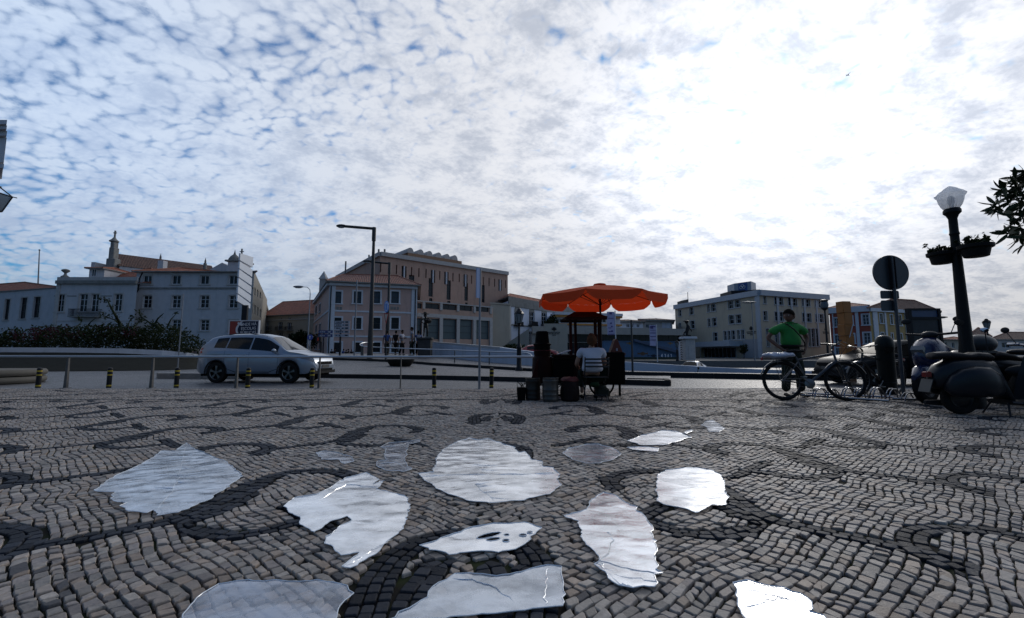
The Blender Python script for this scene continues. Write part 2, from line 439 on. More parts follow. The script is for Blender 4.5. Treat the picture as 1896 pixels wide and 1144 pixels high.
AX = -0.20                         # the pattern is mirrored about this line
PL = []                            # (points Nx2, widths N) of the dark bands
def smooth_line(pts, step=0.05):
    """Catmull-Rom through (x, y, w)"""
    P = [np.array(p, float) for p in pts]
    P = [2*P[0]-P[1]]+P+[2*P[-1]-P[-2]]
    out = []
    for i in range(1, len(P)-2):
        n = max(2, int(np.hypot(*(P[i+1]-P[i])[:2])/step))
        for k in range(n):
            t = k/n
            out.append(.5*((2*P[i])+(-P[i-1]+P[i+1])*t+(2*P[i-1]-5*P[i]+4*P[i+1]-P[i+2])*t*t+(-P[i-1]+3*P[i]-3*P[i+1]+P[i+2])*t**3))
    out.append(P[-2])
    return np.array(out)
def px_line(pts):
    return [(gp(x, y).x, gp(x, y).y, w) for x, y, w in pts]
MOTIF = [px_line(l) for l in (
    [(-60,1040,.12),(60,1012,.125),(170,992,.125),(287,969,.125),(337,956,.12),(388,935,.14),(440,908,.17),(506,881,.15),(557,872,.13),(608,872,.13),(642,877,.14),(658,890,.15),(640,903,.13)],
    [(622,893,.12),(598,904,.16)],
    [(462,919,.10),(405,944,.15),(352,963,.11),(338,972,.07),(371,985,.13),(430,990,.11),(489,983,.11),(545,967,.10),(590,962,.10)],
    [(510,885,.06),(452,915,.07),(420,930,.03)],
)]
DIAG = [(-.20,-.54,.10),(.06,-.78,.11),(.26,-.95,.07)]
TIP = np.array([gp(661,884).x, gp(661,884).y])
P1 = np.array([-1.11, .95]); P2 = np.array([1.11, 1.05])
Y_LINE, Y_EDGE = 8.25, 10.83
ARCH = [px_line(l) for l in (
    [(640,1230,.17),(674,1144,.18),(701,1072,.18),(735,1028,.17),(785,1000,.15),(836,988,.14),(892,984,.14)],
    [(745,1150,.13),(762,1105,.15),(785,1076,.16),(806,1048,.15),(822,1040,.08)],
)]
def add_pl(pts):
    pts = [(x, y, w*.80) for x, y, w in pts]
    L_ = smooth_line(pts)
    # keep to the left of the axis and inside the field
    keep = (L_[:,0] < AX-.02) & (L_[:,1] > -1.0) & (L_[:,1] < Y_LINE-.08) & (L_[:,0] > -15)
    i = 0
    while i < len(L_):
        if keep[i]:
            j = i
            while j < len(L_) and keep[j]: j += 1
            if j-i > 3:
                PL.append(L_[i:j].copy())
                q = L_[i:j].copy(); q[:,0] = 2*AX-q[:,0]; PL.append(q)
            i = j
        else: i += 1
for i in range(-6, 14):
    for j in range(-6, 9):
        o = i*P1+j*P2; t = TIP+o
        if t[0] > AX-.45 or t[1] > 9.4 or t[1] < -.5 or t[0] < -14: continue
        for l in MOTIF: add_pl([(x+o[0], y+o[1], w) for x, y, w in l])
        add_pl([(t[0]+x, t[1]+y, w) for x, y, w in DIAG])
for k in range(0, 4):
    for l in ARCH: add_pl([(x, y+k*2.08, w) for x, y, w in l])
# straight border line, then the loose long strokes of the outer strip
PL.append(np.array([(x, Y_LINE+.02*math.sin(x*.7), .10) for x in np.arange(-17, 17, .1)]))
for x0 in np.arange(-15, 15, 2.35):
    for pts in ([(x0,8.5,.05),(x0+.5,8.75,.09),(x0+1.1,9.5,.12),(x0+1.7,10.0,.08)], [(x0+.9,8.7,.09),(x0+1.25,9.2,.15),(x0+1.7,9.5,.12)],
                [(x0-.4,10.3,.08),(x0+.2,10.0,.13),(x0+.7,10.2,.07)]):
        PL.append(smooth_line(pts))

def nearest(pts):
    """distance to the nearest band edge, and the outward push"""
    n = len(pts); best = np.full(n, 9.0); push = np.zeros((n, 2))
    for L_ in PL:
        if len(L_) < 2: continue
        lo = L_[:,:2].min(0)-.3; hi = L_[:,:2].max(0)+.3
        m = np.where((pts[:,0]>lo[0])&(pts[:,0]<hi[0])&(pts[:,1]>lo[1])&(pts[:,1]<hi[1]))[0]
        if len(m) == 0: continue
        for c in range(0, len(m), 20000):
            mm = m[c:c+20000]; p = pts[mm]
            a = L_[:-1,:2]; b = L_[1:,:2]; ab = b-a
            ap = p[:,None,:]-a[None]
            t = np.clip((ap*ab[None]).sum(2)/np.maximum((ab*ab).sum(1), 1e-9)[None], 0, 1)
            q = a[None]+t[...,None]*ab[None]
            d = np.linalg.norm(p[:,None,:]-q, axis=2)
            w = (L_[:-1,2][None]*(1-t)+L_[1:,2][None]*t)/2
            e = d-w; k = e.argmin(1); ar = np.arange(len(mm)); ee = e[ar,k]
            upd = ee < best[mm]; idx = mm[upd]
            best[idx] = ee[upd]
            v = (p-q[ar,k])[upd]; ln = np.linalg.norm(v, axis=1)[:,None]+1e-9
            push[idx] = v/ln
    return best, push

def build_cobbles():
    rs = np.random.RandomState(3)
    quads = []; cols = []
    LIGHT = np.array([(.235,.205,.182),(.20,.185,.17),(.265,.24,.215),(.185,.165,.155),(.235,.19,.155)])*1.28*np.array([1.04,1.0,.95])
    e1 = P1/np.linalg.norm(P1); e2 = np.array([e1[1], -e1[0]])
    XL, YB = 13.0, 0.35
    ph = rs.uniform(0, 6.28, (8, 2)); kv = rs.uniform(6, 26, (8, 2))*rs.choice([-1, 1], (8, 2))
    def warp(u, v):
        u = u+sum(.0045*np.sin(kv[i,0]*u+kv[i,1]*v+ph[i,0]) for i in range(8)); v = v+sum(.0038*np.sin(kv[i,1]*u*.6-kv[i,0]*v*.5+ph[i,1]) for i in range(8))
        du = .016*np.sin(2*np.pi*(v/1.5)+.6)+.03*np.sin(5.1*v+2*u)
        dv = (.010*np.sin(2*np.pi*(u/1.46)+.4)+.006*np.sin(2*np.pi*(u/.97)+v))
        return np.stack([e1[0]*(u+du)+e2[0]*(v+dv), e1[1]*(u+du)+e2[1]*(v+dv)], -1)
    for side in (0, 1):
        v = -18.0
        while v < 18:
            h = .045+rs.uniform(-.006, .007)
            u = -18+rs.uniform(0, .1)
            us = [u]
            while u < 18:
                u += rs.uniform(.038, .076); us.append(u)
            us = np.array(us)
            mid = warp((us[:-1]+us[1:])/2, v+h/2)
            ok = (mid[:,0] < AX+.004)&(mid[:,0] > -XL-.2)&(mid[:,1] > YB)&(mid[:,1] < Y_EDGE-.05)
            for k in np.where(ok)[0]:
                g = .0026+.0012*rs.rand()
                quads.append((side, us[k]+g, us[k+1]-g, v+g, v+h-g))
            v += h
    Q = np.array(quads); n = len(Q)
    j = lambda s=.006: rs.uniform(-s, s, n)
    # octagon outline of each stone with unequal cut corners
    u0, u1, v0, v1 = Q[:,1]+j(), Q[:,2]+j(), Q[:,3], Q[:,4]
    c = rs.uniform(.002, .007, (n, 4))
    sk = j(.010)
    UV = [(u0+c[:,0], v0), (u1-c[:,1], v0), (u1, v0+c[:,1]), (u1+sk, v1-c[:,2]), (u1-c[:,2]+sk, v1), (u0+c[:,3]+sk, v1), (u0+sk, v1-c[:,3]), (u0, v0+c[:,0])]
    P = np.stack([warp(a+rs.uniform(-.0045,.0045,n), b+rs.uniform(-.0045,.0045,n)) for a, b in UV], 1)       # n x 8 x 2
    P[...,1] = np.clip(P[...,1], YB, Y_EDGE-.01)
    s = Q[:,0] == 1
    P[s,:,0] = 2*AX-P[s,:,0]; P[s] = P[s][:, ::-1]
    cen = P.mean(1)
    # thin out what the photo can never see
    keep = (np.abs(cen[:,0]) < 1.35*cen[:,1]+1.6)
    P = P[keep]; cen = cen[keep]; n = len(P)
    near = np.where(np.abs(cen[:,0]-AX) < .07)[0]; lft = near[cen[near,0] <= AX]; rgt = near[cen[near,0] > AX]; drop = np.ones(n, bool)
    for k in rgt:
        if len(lft) and np.min(np.hypot(*(cen[lft]-cen[k]).T)) < .043: drop[k] = False
    P = P[drop]; cen = cen[drop]; n = len(P)
    d, pu = nearest(cen)
    keep = d > .008; REJ = P[~keep]
    P = P[keep]; cen = cen[keep]; n = len(P)
    fl = P.reshape(-1, 2); d, pu = nearest(fl)
    m = d < .004
    fl[m] += pu[m]*(.005-d[m])[:,None]
    P = fl.reshape(n, 8, 2)
    area = .5*np.abs((P[:,:,0]*np.roll(P[:,:,1],-1,1)-P[:,:,1]*np.roll(P[:,:,0],-1,1)).sum(1))
    keep = area > .0008
    P = P[keep]; n = len(P)
    cols = LIGHT[rs.randint(0, 5, n)]*rs.uniform(.72, 1.2, (n, 1))
    odd = rs.rand(n) < .02; cols[odd] = (.09,.085,.085)
    sets = [(P, cols)]
    # dark basalt stones laid along the bands
    D = []
    for L_ in PL:
        if len(L_) < 4: continue
        seg = np.hypot(*(L_[1:,:2]-L_[:-1,:2]).T); S = np.concatenate([[0], np.cumsum(seg)])
        tg = np.gradient(L_[:,:2], axis=0); tg /= np.linalg.norm(tg, axis=1)[:,None]+1e-9
        def ev(s_):
            x = np.interp(s_, S, L_[:,0]); y = np.interp(s_, S, L_[:,1]); w = np.interp(s_, S, L_[:,2])
            tx = np.interp(s_, S, tg[:,0]); ty = np.interp(s_, S, tg[:,1]); return x, y, w, -ty, tx
        W = L_[:,2].mean(); rows = max(1, int(round(W/.047)))
        for r in range(rows):
            s_ = rs.uniform(0, .05)
            while s_ < S[-1]-.03:
                e = min(S[-1], s_+rs.uniform(.045, .075)); g = .003
                a0, a1 = -.5+r/rows, -.5+(r+1)/rows
                out = []
                cc = rs.uniform(.003, .009, 4)
                for (ss, f, ds, df) in ((s_+g,a0,1,0),(e-g,a0,-1,0),(e-g,a0,0,1),(e-g,a1,0,-1),(e-g,a1,-1,0),(s_+g,a1,1,0),(s_+g,a1,0,-1),(s_+g,a0,0,1)):
                    ss2 = ss+ds*rs.uniform(.003, .009)
                    x, y, w, nx, ny = ev(ss2)
                    o = f*w+(g if f == a0 else -g)+df*rs.uniform(.003, .009)
                    out.append((x+nx*o, y+ny*o))
                D.append(out); s_ = e
    D = np.array(D); D = D[(np.abs(D.mean(1)[:,0]) < 1.35*D.mean(1)[:,1]+1.6) & (D.mean(1)[:,1] > YB)]
    # drop those that fall on one already laid
    cen = D.mean(1); cell = {}; kp = []
    for i_, (x, y) in enumerate(cen):
        k = (int(x/.04), int(y/.04)); hit = False
        for dx in (-1,0,1):
            for dy in (-1,0,1):
                for q in cell.get((k[0]+dx, k[1]+dy), ()):
                    if (q[0]-x)**2+(q[1]-y)**2 < .034**2: hit = True
        if not hit: cell.setdefault(k, []).append((x, y)); kp.append(i_)
    D = D[kp]
    # where the laid bands leave a hole, a loose dark stone fills it
    rc = REJ.mean(1); add = []
    for i_, (x, y) in enumerate(rc):
        k = (int(x/.04), int(y/.04)); hit = False
        for dx in (-1,0,1):
            for dy in (-1,0,1):
                for q in cell.get((k[0]+dx, k[1]+dy), ()):
                    if (q[0]-x)**2+(q[1]-y)**2 < .036**2: hit = True
        if not hit: cell.setdefault(k, []).append((x, y)); add.append(i_)
    D = np.concatenate([D, REJ[add]]); nd = len(D)
    dc = np.array((.028,.031,.038))*rs.uniform(.6, 1.5, (nd, 1))
    sets.append((D, dc))
    P = np.concatenate([a for a, _ in sets]); C = np.concatenate([b for _, b in sets]); n = len(P)
    # orient every outline counter-clockwise
    ar = (P[:,:,0]*np.roll(P[:,:,1],-1,1)-P[:,:,1]*np.roll(P[:,:,0],-1,1)).sum(1)
    P[ar < 0] = P[ar < 0][:, ::-1]
    cen = P.mean(1, keepdims=True)
    V = P-cen; ln = np.linalg.norm(V, axis=2, keepdims=True)+1e-6
    zc = rs.uniform(-.003, .004, n); tx = rs.normal(0, .035, n); ty = rs.normal(0, .035, n)
    def ring(inset, z):
        q = cen+V*(1-inset/ln)
        zz = z+zc[:,None]+tx[:,None]*(q[...,0]-cen[...,0])+ty[:,None]*(q[...,1]-cen[...,1])
        return np.concatenate([q, zz[...,None]], 2)
    rings = [ring(-.001, -.03), ring(0.0, -.005), ring(.0018, -.001), ring(.0050, .0006)]
    allv = np.stack(rings, 1).reshape(-1, 3)                      # n x 4 x 8
    ft = []
    for r in range(3):
        for k in range(8): ft.append((r*8+k, r*8+(k+1)%8, (r+1)*8+(k+1)%8, (r+1)*8+k))
    ft = np.array(ft); base = np.arange(n)*32
    quadsF = (ft[None]+base[:,None,None]).reshape(-1, 4)
    topF = (np.arange(24, 32)[None]+base[:,None])
    me = bpy.data.meshes.new('pavement')
    nv = len(allv); me.vertices.add(nv); me.vertices.foreach_set('co', allv.ravel())
    loops = np.concatenate([quadsF.ravel(), topF.ravel()])
    ls = np.concatenate([np.arange(len(quadsF))*4, len(quadsF)*4+np.arange(n)*8])
    lt = np.concatenate([np.full(len(quadsF), 4), np.full(n, 8)])
    me.loops.add(len(loops)); me.loops.foreach_set('vertex_index', loops.astype(np.int32))
    me.polygons.add(len(ls)); me.polygons.foreach_set('loop_start', ls.astype(np.int32)); me.polygons.foreach_set('loop_total', lt.astype(np.int32))
    sm = np.zeros(len(ls), bool); me.polygons.foreach_set('use_smooth', sm)
    me.update(calc_edges=True); me.validate()
    at_ = me.attributes.new('stone', 'FLOAT_COLOR', 'POINT')
    cc = np.repeat(np.concatenate([C, np.ones((n, 1))], 1), 32, 0)
    at_.data.foreach_set('color', cc.ravel().astype(np.float32))
    me.materials.append(cobble_mat())
    o = bpy.data.objects.new('pavement', me); COL.objects.link(o)
    tag(o, kind='structure')
    print('stones', n)
build_cobbles()
mb = MB(); mb.add([(-14, .2, -.012), (14, .2, -.012), (14, Y_EDGE+.02, -.012), (-14, Y_EDGE+.02, -.012)], [(0,1,2,3)])
struct(mb, 'pavement_joints', joint_mat())
# pavement outside the laid field (beside and behind the camera)
pvm = road_mat('pavement_far', (.20,.18,.165), 20, .8)
mb = MB()
mb.add([(-80,-40,-.02),(80,-40,-.02),(80,.34,-.02),(-80,.34,-.02)], [(0,1,2,3)])
mb.add([(-80,.34,-.02),(-14,.34,-.02),(-14,Y_EDGE,-.02),(-80,Y_EDGE,-.02)], [(0,1,2,3)])
mb.add([(14,.34,-.02),(80,.34,-.02),(80,Y_EDGE,-.02),(14,Y_EDGE,-.02)], [(0,1,2,3)])
struct(mb, 'pavement_margin', pvm)
kerb = mat('kerb_stone', (.20,.195,.19), .6, var=.35, vscale=6, bump=.5, bscale=30)
mb = MB(); x = -60.0
while x < 60:
    w = rnd.uniform(.8, 1.1); mb.bbox(x+.004, x+w-.004, Y_EDGE+.01, Y_EDGE+.13, -.2, .003+rnd.uniform(-.003,.003), .01); x += w
struct(mb, 'kerb', kerb)
mb = MB(); mb.add([(-400, Y_EDGE+.02, -.05), (400, Y_EDGE+.02, -.05), (400, 28, -.05), (-400, 28, -.05)], [(0,1,2,3)])
mb.add([(-400,28,-.05),(12,28,-.05),(12,40,-.05),(-400,40,-.05)], [(0,1,2,3)]); mb.add([(46,28,-.05),(400,28,-.05),(400,40,-.05),(46,40,-.05)], [(0,1,2,3)])
struct(mb, 'road', road_mat('road_setts', (.12,.122,.132), 18, .8))
mb = MB()
for x0, x1, y0, y1, z in ((-3000,12,39.9,58,-.06),(46,3000,39.9,58,-.06),(-3000,3000,58,3000,-.06),(-3000,3000,-3000,28,-.15)):
    mb.add([(x0,y0,z),(x1,y0,z),(x1,y1,z),(x0,y1,z)], [(0,1,2,3)])
struct(mb, 'ground', mat('far_ground', (.09,.09,.085), .8, var=.3, vscale=.3))

# ---------------------------------------------------------------- clear plastic sheets stuck on the cobbles
def plastic_mat(name, milk, alpha):
    m = bpy.data.materials.new(name); m.use_nodes = True; nt = m.node_tree; b = nt.nodes['Principled BSDF']
    N = nt.nodes.new; L = nt.links.new
    tc = N('ShaderNodeTexCoord')
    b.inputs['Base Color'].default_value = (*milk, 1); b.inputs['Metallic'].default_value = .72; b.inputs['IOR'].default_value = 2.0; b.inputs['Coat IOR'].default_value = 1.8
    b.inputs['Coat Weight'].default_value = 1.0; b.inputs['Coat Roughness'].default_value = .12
    mp = N('ShaderNodeMapping'); mp.inputs['Scale'].default_value = (1.0, 1.7, 1); mp.inputs['Rotation'].default_value = (0, 0, .25); L(tc.outputs['Object'], mp.inputs[0])
    n = N('ShaderNodeTexNoise'); n.inputs['Scale'].default_value = 7; n.inputs['Detail'].default_value = 7; n.inputs['Roughness'].default_value = .62; n.inputs['Distortion'].default_value = .6
    L(mp.outputs[0], n.inputs['Vector'])
    bp = N('ShaderNodeBump'); bp.inputs['Strength'].default_value = .16; bp.inputs['Distance'].default_value = .012; L(n.outputs[0], bp.inputs['Height'])
    L(bp.outputs[0], b.inputs['Normal']); L(bp.outputs[0], b.inputs['Coat Normal'])
    r = N('ShaderNodeMapRange'); r.inputs[1].default_value = .35; r.inputs[2].default_value = .7; r.inputs[3].default_value = .16; r.inputs[4].default_value = .38; L(n.outputs[0], r.inputs[0]); L(r.outputs[0], b.inputs['Roughness'])
    a = N('ShaderNodeMapRange'); a.inputs[1].default_value = .32; a.inputs[2].default_value = .68; a.inputs[1].default_value = .38; a.inputs[2].default_value = .60; a.inputs[3].default_value = max(.1, alpha-.24); a.inputs[4].default_value = min(1, alpha+.10); n5 = N('ShaderNodeTexNoise'); n5.inputs['Scale'].default_value = 2.6; n5.inputs['Detail'].default_value = 6; n5.inputs['Roughness'].default_value = .7; L(mp.outputs[0], n5.inputs['Vector']); L(n5.outputs[0], a.inputs[0])
    L(a.outputs[0], b.inputs['Alpha'])
    return m
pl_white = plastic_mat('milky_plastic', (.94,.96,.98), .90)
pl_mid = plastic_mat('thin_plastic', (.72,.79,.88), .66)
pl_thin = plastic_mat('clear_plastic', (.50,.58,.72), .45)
edge_m = mat('plastic_edge', (.62,.67,.72), .25, spec=.7)
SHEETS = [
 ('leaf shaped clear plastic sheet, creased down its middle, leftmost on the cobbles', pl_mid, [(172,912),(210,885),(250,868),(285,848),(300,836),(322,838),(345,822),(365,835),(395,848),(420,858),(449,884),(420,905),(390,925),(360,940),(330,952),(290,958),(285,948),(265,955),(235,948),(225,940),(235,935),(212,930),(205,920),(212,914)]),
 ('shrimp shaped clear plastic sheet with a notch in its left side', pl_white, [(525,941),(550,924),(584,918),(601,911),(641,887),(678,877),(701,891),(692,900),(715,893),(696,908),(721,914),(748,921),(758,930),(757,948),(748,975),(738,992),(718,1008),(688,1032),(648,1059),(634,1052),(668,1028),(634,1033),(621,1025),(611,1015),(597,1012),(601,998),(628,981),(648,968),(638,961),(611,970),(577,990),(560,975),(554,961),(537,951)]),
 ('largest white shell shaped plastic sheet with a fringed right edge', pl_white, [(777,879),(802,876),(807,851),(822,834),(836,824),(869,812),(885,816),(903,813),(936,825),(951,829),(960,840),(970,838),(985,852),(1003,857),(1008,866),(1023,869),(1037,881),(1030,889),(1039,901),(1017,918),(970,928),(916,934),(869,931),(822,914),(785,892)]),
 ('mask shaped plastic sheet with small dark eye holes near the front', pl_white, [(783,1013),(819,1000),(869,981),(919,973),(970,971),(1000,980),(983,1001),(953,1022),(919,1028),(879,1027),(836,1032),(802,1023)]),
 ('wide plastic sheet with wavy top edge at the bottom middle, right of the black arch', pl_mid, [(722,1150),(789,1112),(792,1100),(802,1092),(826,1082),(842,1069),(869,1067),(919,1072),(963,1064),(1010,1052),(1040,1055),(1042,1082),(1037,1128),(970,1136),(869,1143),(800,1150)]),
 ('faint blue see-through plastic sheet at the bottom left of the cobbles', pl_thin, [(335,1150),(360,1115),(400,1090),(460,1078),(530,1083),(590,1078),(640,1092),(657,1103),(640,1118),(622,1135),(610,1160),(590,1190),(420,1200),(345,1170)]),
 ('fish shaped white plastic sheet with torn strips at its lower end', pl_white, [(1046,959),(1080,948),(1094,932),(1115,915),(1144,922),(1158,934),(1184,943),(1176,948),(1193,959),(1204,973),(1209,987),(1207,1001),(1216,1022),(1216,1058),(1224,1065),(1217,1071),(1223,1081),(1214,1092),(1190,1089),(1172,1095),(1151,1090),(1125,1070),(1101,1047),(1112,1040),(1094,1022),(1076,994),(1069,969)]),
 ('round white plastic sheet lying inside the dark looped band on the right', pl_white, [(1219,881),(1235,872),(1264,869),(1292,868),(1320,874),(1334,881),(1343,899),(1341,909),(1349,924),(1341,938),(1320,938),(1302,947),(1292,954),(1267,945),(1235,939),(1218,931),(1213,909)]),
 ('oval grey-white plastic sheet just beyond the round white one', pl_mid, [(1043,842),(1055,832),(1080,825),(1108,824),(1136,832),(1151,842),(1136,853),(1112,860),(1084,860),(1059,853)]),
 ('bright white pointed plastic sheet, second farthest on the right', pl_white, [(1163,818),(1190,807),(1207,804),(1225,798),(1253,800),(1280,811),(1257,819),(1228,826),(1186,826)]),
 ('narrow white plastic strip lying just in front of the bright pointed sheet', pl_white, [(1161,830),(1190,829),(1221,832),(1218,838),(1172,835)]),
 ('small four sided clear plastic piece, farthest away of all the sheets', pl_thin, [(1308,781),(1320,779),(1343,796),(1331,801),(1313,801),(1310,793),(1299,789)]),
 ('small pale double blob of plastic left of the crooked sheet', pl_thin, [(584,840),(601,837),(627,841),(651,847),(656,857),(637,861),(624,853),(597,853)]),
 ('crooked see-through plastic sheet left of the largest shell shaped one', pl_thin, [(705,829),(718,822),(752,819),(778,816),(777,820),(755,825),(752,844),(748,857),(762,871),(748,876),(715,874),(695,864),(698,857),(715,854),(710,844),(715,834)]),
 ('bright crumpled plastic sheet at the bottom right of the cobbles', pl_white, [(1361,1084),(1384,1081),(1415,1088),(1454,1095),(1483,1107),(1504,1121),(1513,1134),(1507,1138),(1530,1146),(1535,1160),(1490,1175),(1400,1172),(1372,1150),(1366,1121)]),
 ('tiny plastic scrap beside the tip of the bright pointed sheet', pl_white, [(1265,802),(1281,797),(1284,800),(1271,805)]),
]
def sheet(label, m, pix, holes=()):
    P = [gp(x, y) for x, y in pix]
    c = sum(P, Vector())/len(P)
    def dense(Q, amp):
        out = []
        for i, a in enumerate(Q):
            b = Q[(i+1) % len(Q)]; n = max(1, int((b-a).length/.022))
            for k in range(n):
                p = a.lerp(b, k/n); s = (noise.noise(p*9)+.7*noise.noise(p*37))*amp; s2 = (noise.noise(p*9+Vector((5,5,5)))+.5*noise.noise(p*37+Vector((5,5,5))))*amp
                out.append(Vector((p.x+s, p.y+s2, 0)))
        return out
    loops = [dense(P, .019)]+[dense([gp(x, y) for x, y in h], .003) for h in holes]
    tris = tessellate_polygon(loops)
    flat = [p for l in loops for p in l]
    bm = bmesh.new()
    vs = [bm.verts.new((p.x-c.x, p.y-c.y, 0)) for p in flat]
    for t in tris:
        try: bm.faces.new([vs[i] for i in t])
        except ValueError: pass
    for _ in range(4):
        long_ = [e for e in bm.edges if e.calc_length() > .09]
        if not long_: break
        bmesh.ops.subdivide_edges(bm, edges=long_, cuts=1, use_grid_fill=False)
        bmesh.ops.triangulate(bm, faces=bm.faces)
        bmesh.ops.beautify_fill(bm, faces=bm.faces, edges=[e for e in bm.edges if not e.is_boundary])
    for v in bm.verts:
        w = Vector((v.co.x+c.x, v.co.y+c.y, 0))
        v.co.z = .0105+.0035*noise.noise(Vector((w.x*6, w.y*11, 1)))+.002*noise.noise(Vector((w.x*25, w.y*30, 4)))
    bmesh.ops.recalc_face_normals(bm, faces=bm.faces)
    if sum(f.normal.z for f in bm.faces) < 0: bmesh.ops.reverse_faces(bm, faces=bm.faces)
    for f in bm.faces: f.smooth = True
    me = bpy.data.meshes.new('plastic_sheet'); bm.to_mesh(me); bm.free(); me.materials.append(m)
    o = bpy.data.objects.new('plastic_sheet', me); COL.objects.link(o); o.location = (c.x, c.y, 0)
    tag(o, label, 'plastic sheet', 'plastic sheets stuck on the cobbles')
    rim = MB()
    for l in loops:
        rim.tube([(p.x-c.x, p.y-c.y, .0115) for p in l], .0022, 5, closed=True)
    rim.build('edge', edge_m, o, local=True)
    return o, c
def ellipse_px(cx, cy, a, b, rot=0, n=10):
    return [(cx+a*math.cos(t)*math.cos(rot)-b*math.sin(t)*math.sin(rot), cy+a*math.cos(t)*math.sin(rot)+b*math.sin(t)*math.cos(rot)) for t in [2*math.pi*k/n for k in range(n)]]
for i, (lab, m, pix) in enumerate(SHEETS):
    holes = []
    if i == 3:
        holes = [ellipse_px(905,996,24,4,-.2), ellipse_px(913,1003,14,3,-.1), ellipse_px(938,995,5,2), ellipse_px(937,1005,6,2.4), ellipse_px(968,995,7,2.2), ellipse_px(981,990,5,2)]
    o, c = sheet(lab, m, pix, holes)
    # folds: thin raised creases in the film, each its own piece
    rr = random.Random(i)
    folds = {0: [((345,826),(330,880),(325,900),(290,950))], 2: [((885,816),(900,850),(880,900),(915,930)), ((790,884),(900,881),(1030,880))], 1: [((590,930),(640,900),(700,905)), ((718,1010),(680,1028),(640,1052)), ((725,1004),(690,1022),(650,1050))],
             6: [((1105,1040),(1150,1056),(1222,1068)), ((1102,1046),(1150,1075),(1222,1082)), ((1108,1043),(1145,1085),(1172,1093)), ((1115,1040),(1135,1005),(1125,985))],
             4: [((842,1075),(900,1085),(950,1120)), ((1012,1056),(1008,1090),(1010,1125))], 14: [((1375,1095),(1420,1105),(1500,1125)), ((1380,1130),(1440,1112),(1490,1112))], 13: [((706,830),(740,826),(775,818)), ((700,862),(730,858),(760,872))]}.get(i, [])
    for f in folds:
        pts = [gp(x, y) for x, y in f]; q = []; cr = MB()
        for a, b in zip(pts, pts[1:]):
            for k in range(6): q.append(a.lerp(b, k/6)+Vector((rr.uniform(-.010,.010), rr.uniform(-.010,.010), .0115)))
        q.append(pts[-1]+Vector((0,0,.0115)))
        cr.tube([p-Vector((c.x, c.y, 0)) for p in q], [.0004]+[.0016]*(len(q)-2)+[.0004], 5)
        if i in (0, 2):
            for k in range(9):
                p = q[rr.randrange(1, len(q)-1)]; w = rr.uniform(.05, .16)*rr.choice((-1, 1))
                cr.tube([p-Vector((c.x,c.y,0)), p+Vector((w, rr.uniform(-.06,.06), 0))-Vector((c.x,c.y,0))], [.0016,.0005], 4)
        cr.build('crease', pl_white, o, local=True)
# ---------------------------------------------------------------- buildings
white_pl = mat('white_plaster', (.46,.46,.48), .85, var=.14, vscale=1.2, bump=.15, bscale=8, stain=(.26,.28,.31))
white2 = mat('clean_white_plaster', (.56,.60,.69), .85, var=.10, vscale=1.0, stain=(.42,.46,.52))
pink_pl = mat('pink_plaster', (.46,.31,.265), .85, var=.10, vscale=.8, bump=.1, stain=(.24,.18,.17))
theatre_pl = mat('theatre_plaster', (.41,.275,.215), .85, var=.14, vscale=.7, stain=(.17,.13,.12))
stone_t = mat('pale_stone_trim', (.40,.39,.38), .8, var=.22, vscale=3, bump=.2)
stone_w = mat('white_trim', (.52,.54,.58), .8, var=.15, vscale=3)
stone_d = mat('weathered_stone_eave_shade', (.20,.20,.19), .85, var=.3, vscale=1.5, stain=(.06,.06,.06))
beige_pl = mat('beige_plaster', (.34,.315,.265), .85, var=.10, vscale=.5, stain=(.22,.20,.17))
hotel_pl = mat('hotel_render', (.43,.375,.285), .85, var=.10, vscale=.6, stain=(.22,.205,.18))
hotel_cor = mat('hotel_cornice', (.38,.41,.45), .7, var=.12, vscale=1)
red_pl = mat('red_facade', (.27,.055,.035), .8, var=.12, vscale=1.5)
ochre_pl = mat('ochre_facade', (.34,.235,.09), .8, var=.12, vscale=1.5)
frame_w = mat('window_white_paint', (.55,.58,.62), .5)
frame_d = mat('window_dark_paint', (.045,.05,.055), .5)
g_dark = glass_dark('window_glass')
g_blue = glass_dark('window_glass_curtained', (.05,.065,.085), .12)
shutter_g = mat('grey_green_shutter', (.055,.085,.095), .6, var=.15, vscale=4, bump=.3, bscale=40)
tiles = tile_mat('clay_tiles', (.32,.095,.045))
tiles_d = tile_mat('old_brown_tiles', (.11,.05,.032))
dark_met = mat('dark_metal', (.02,.021,.024), .45, var=.2)
concrete = mat('concrete', (.26,.26,.25), .85, var=.18, vscale=2, bump=.25, stain=(.15,.15,.14))

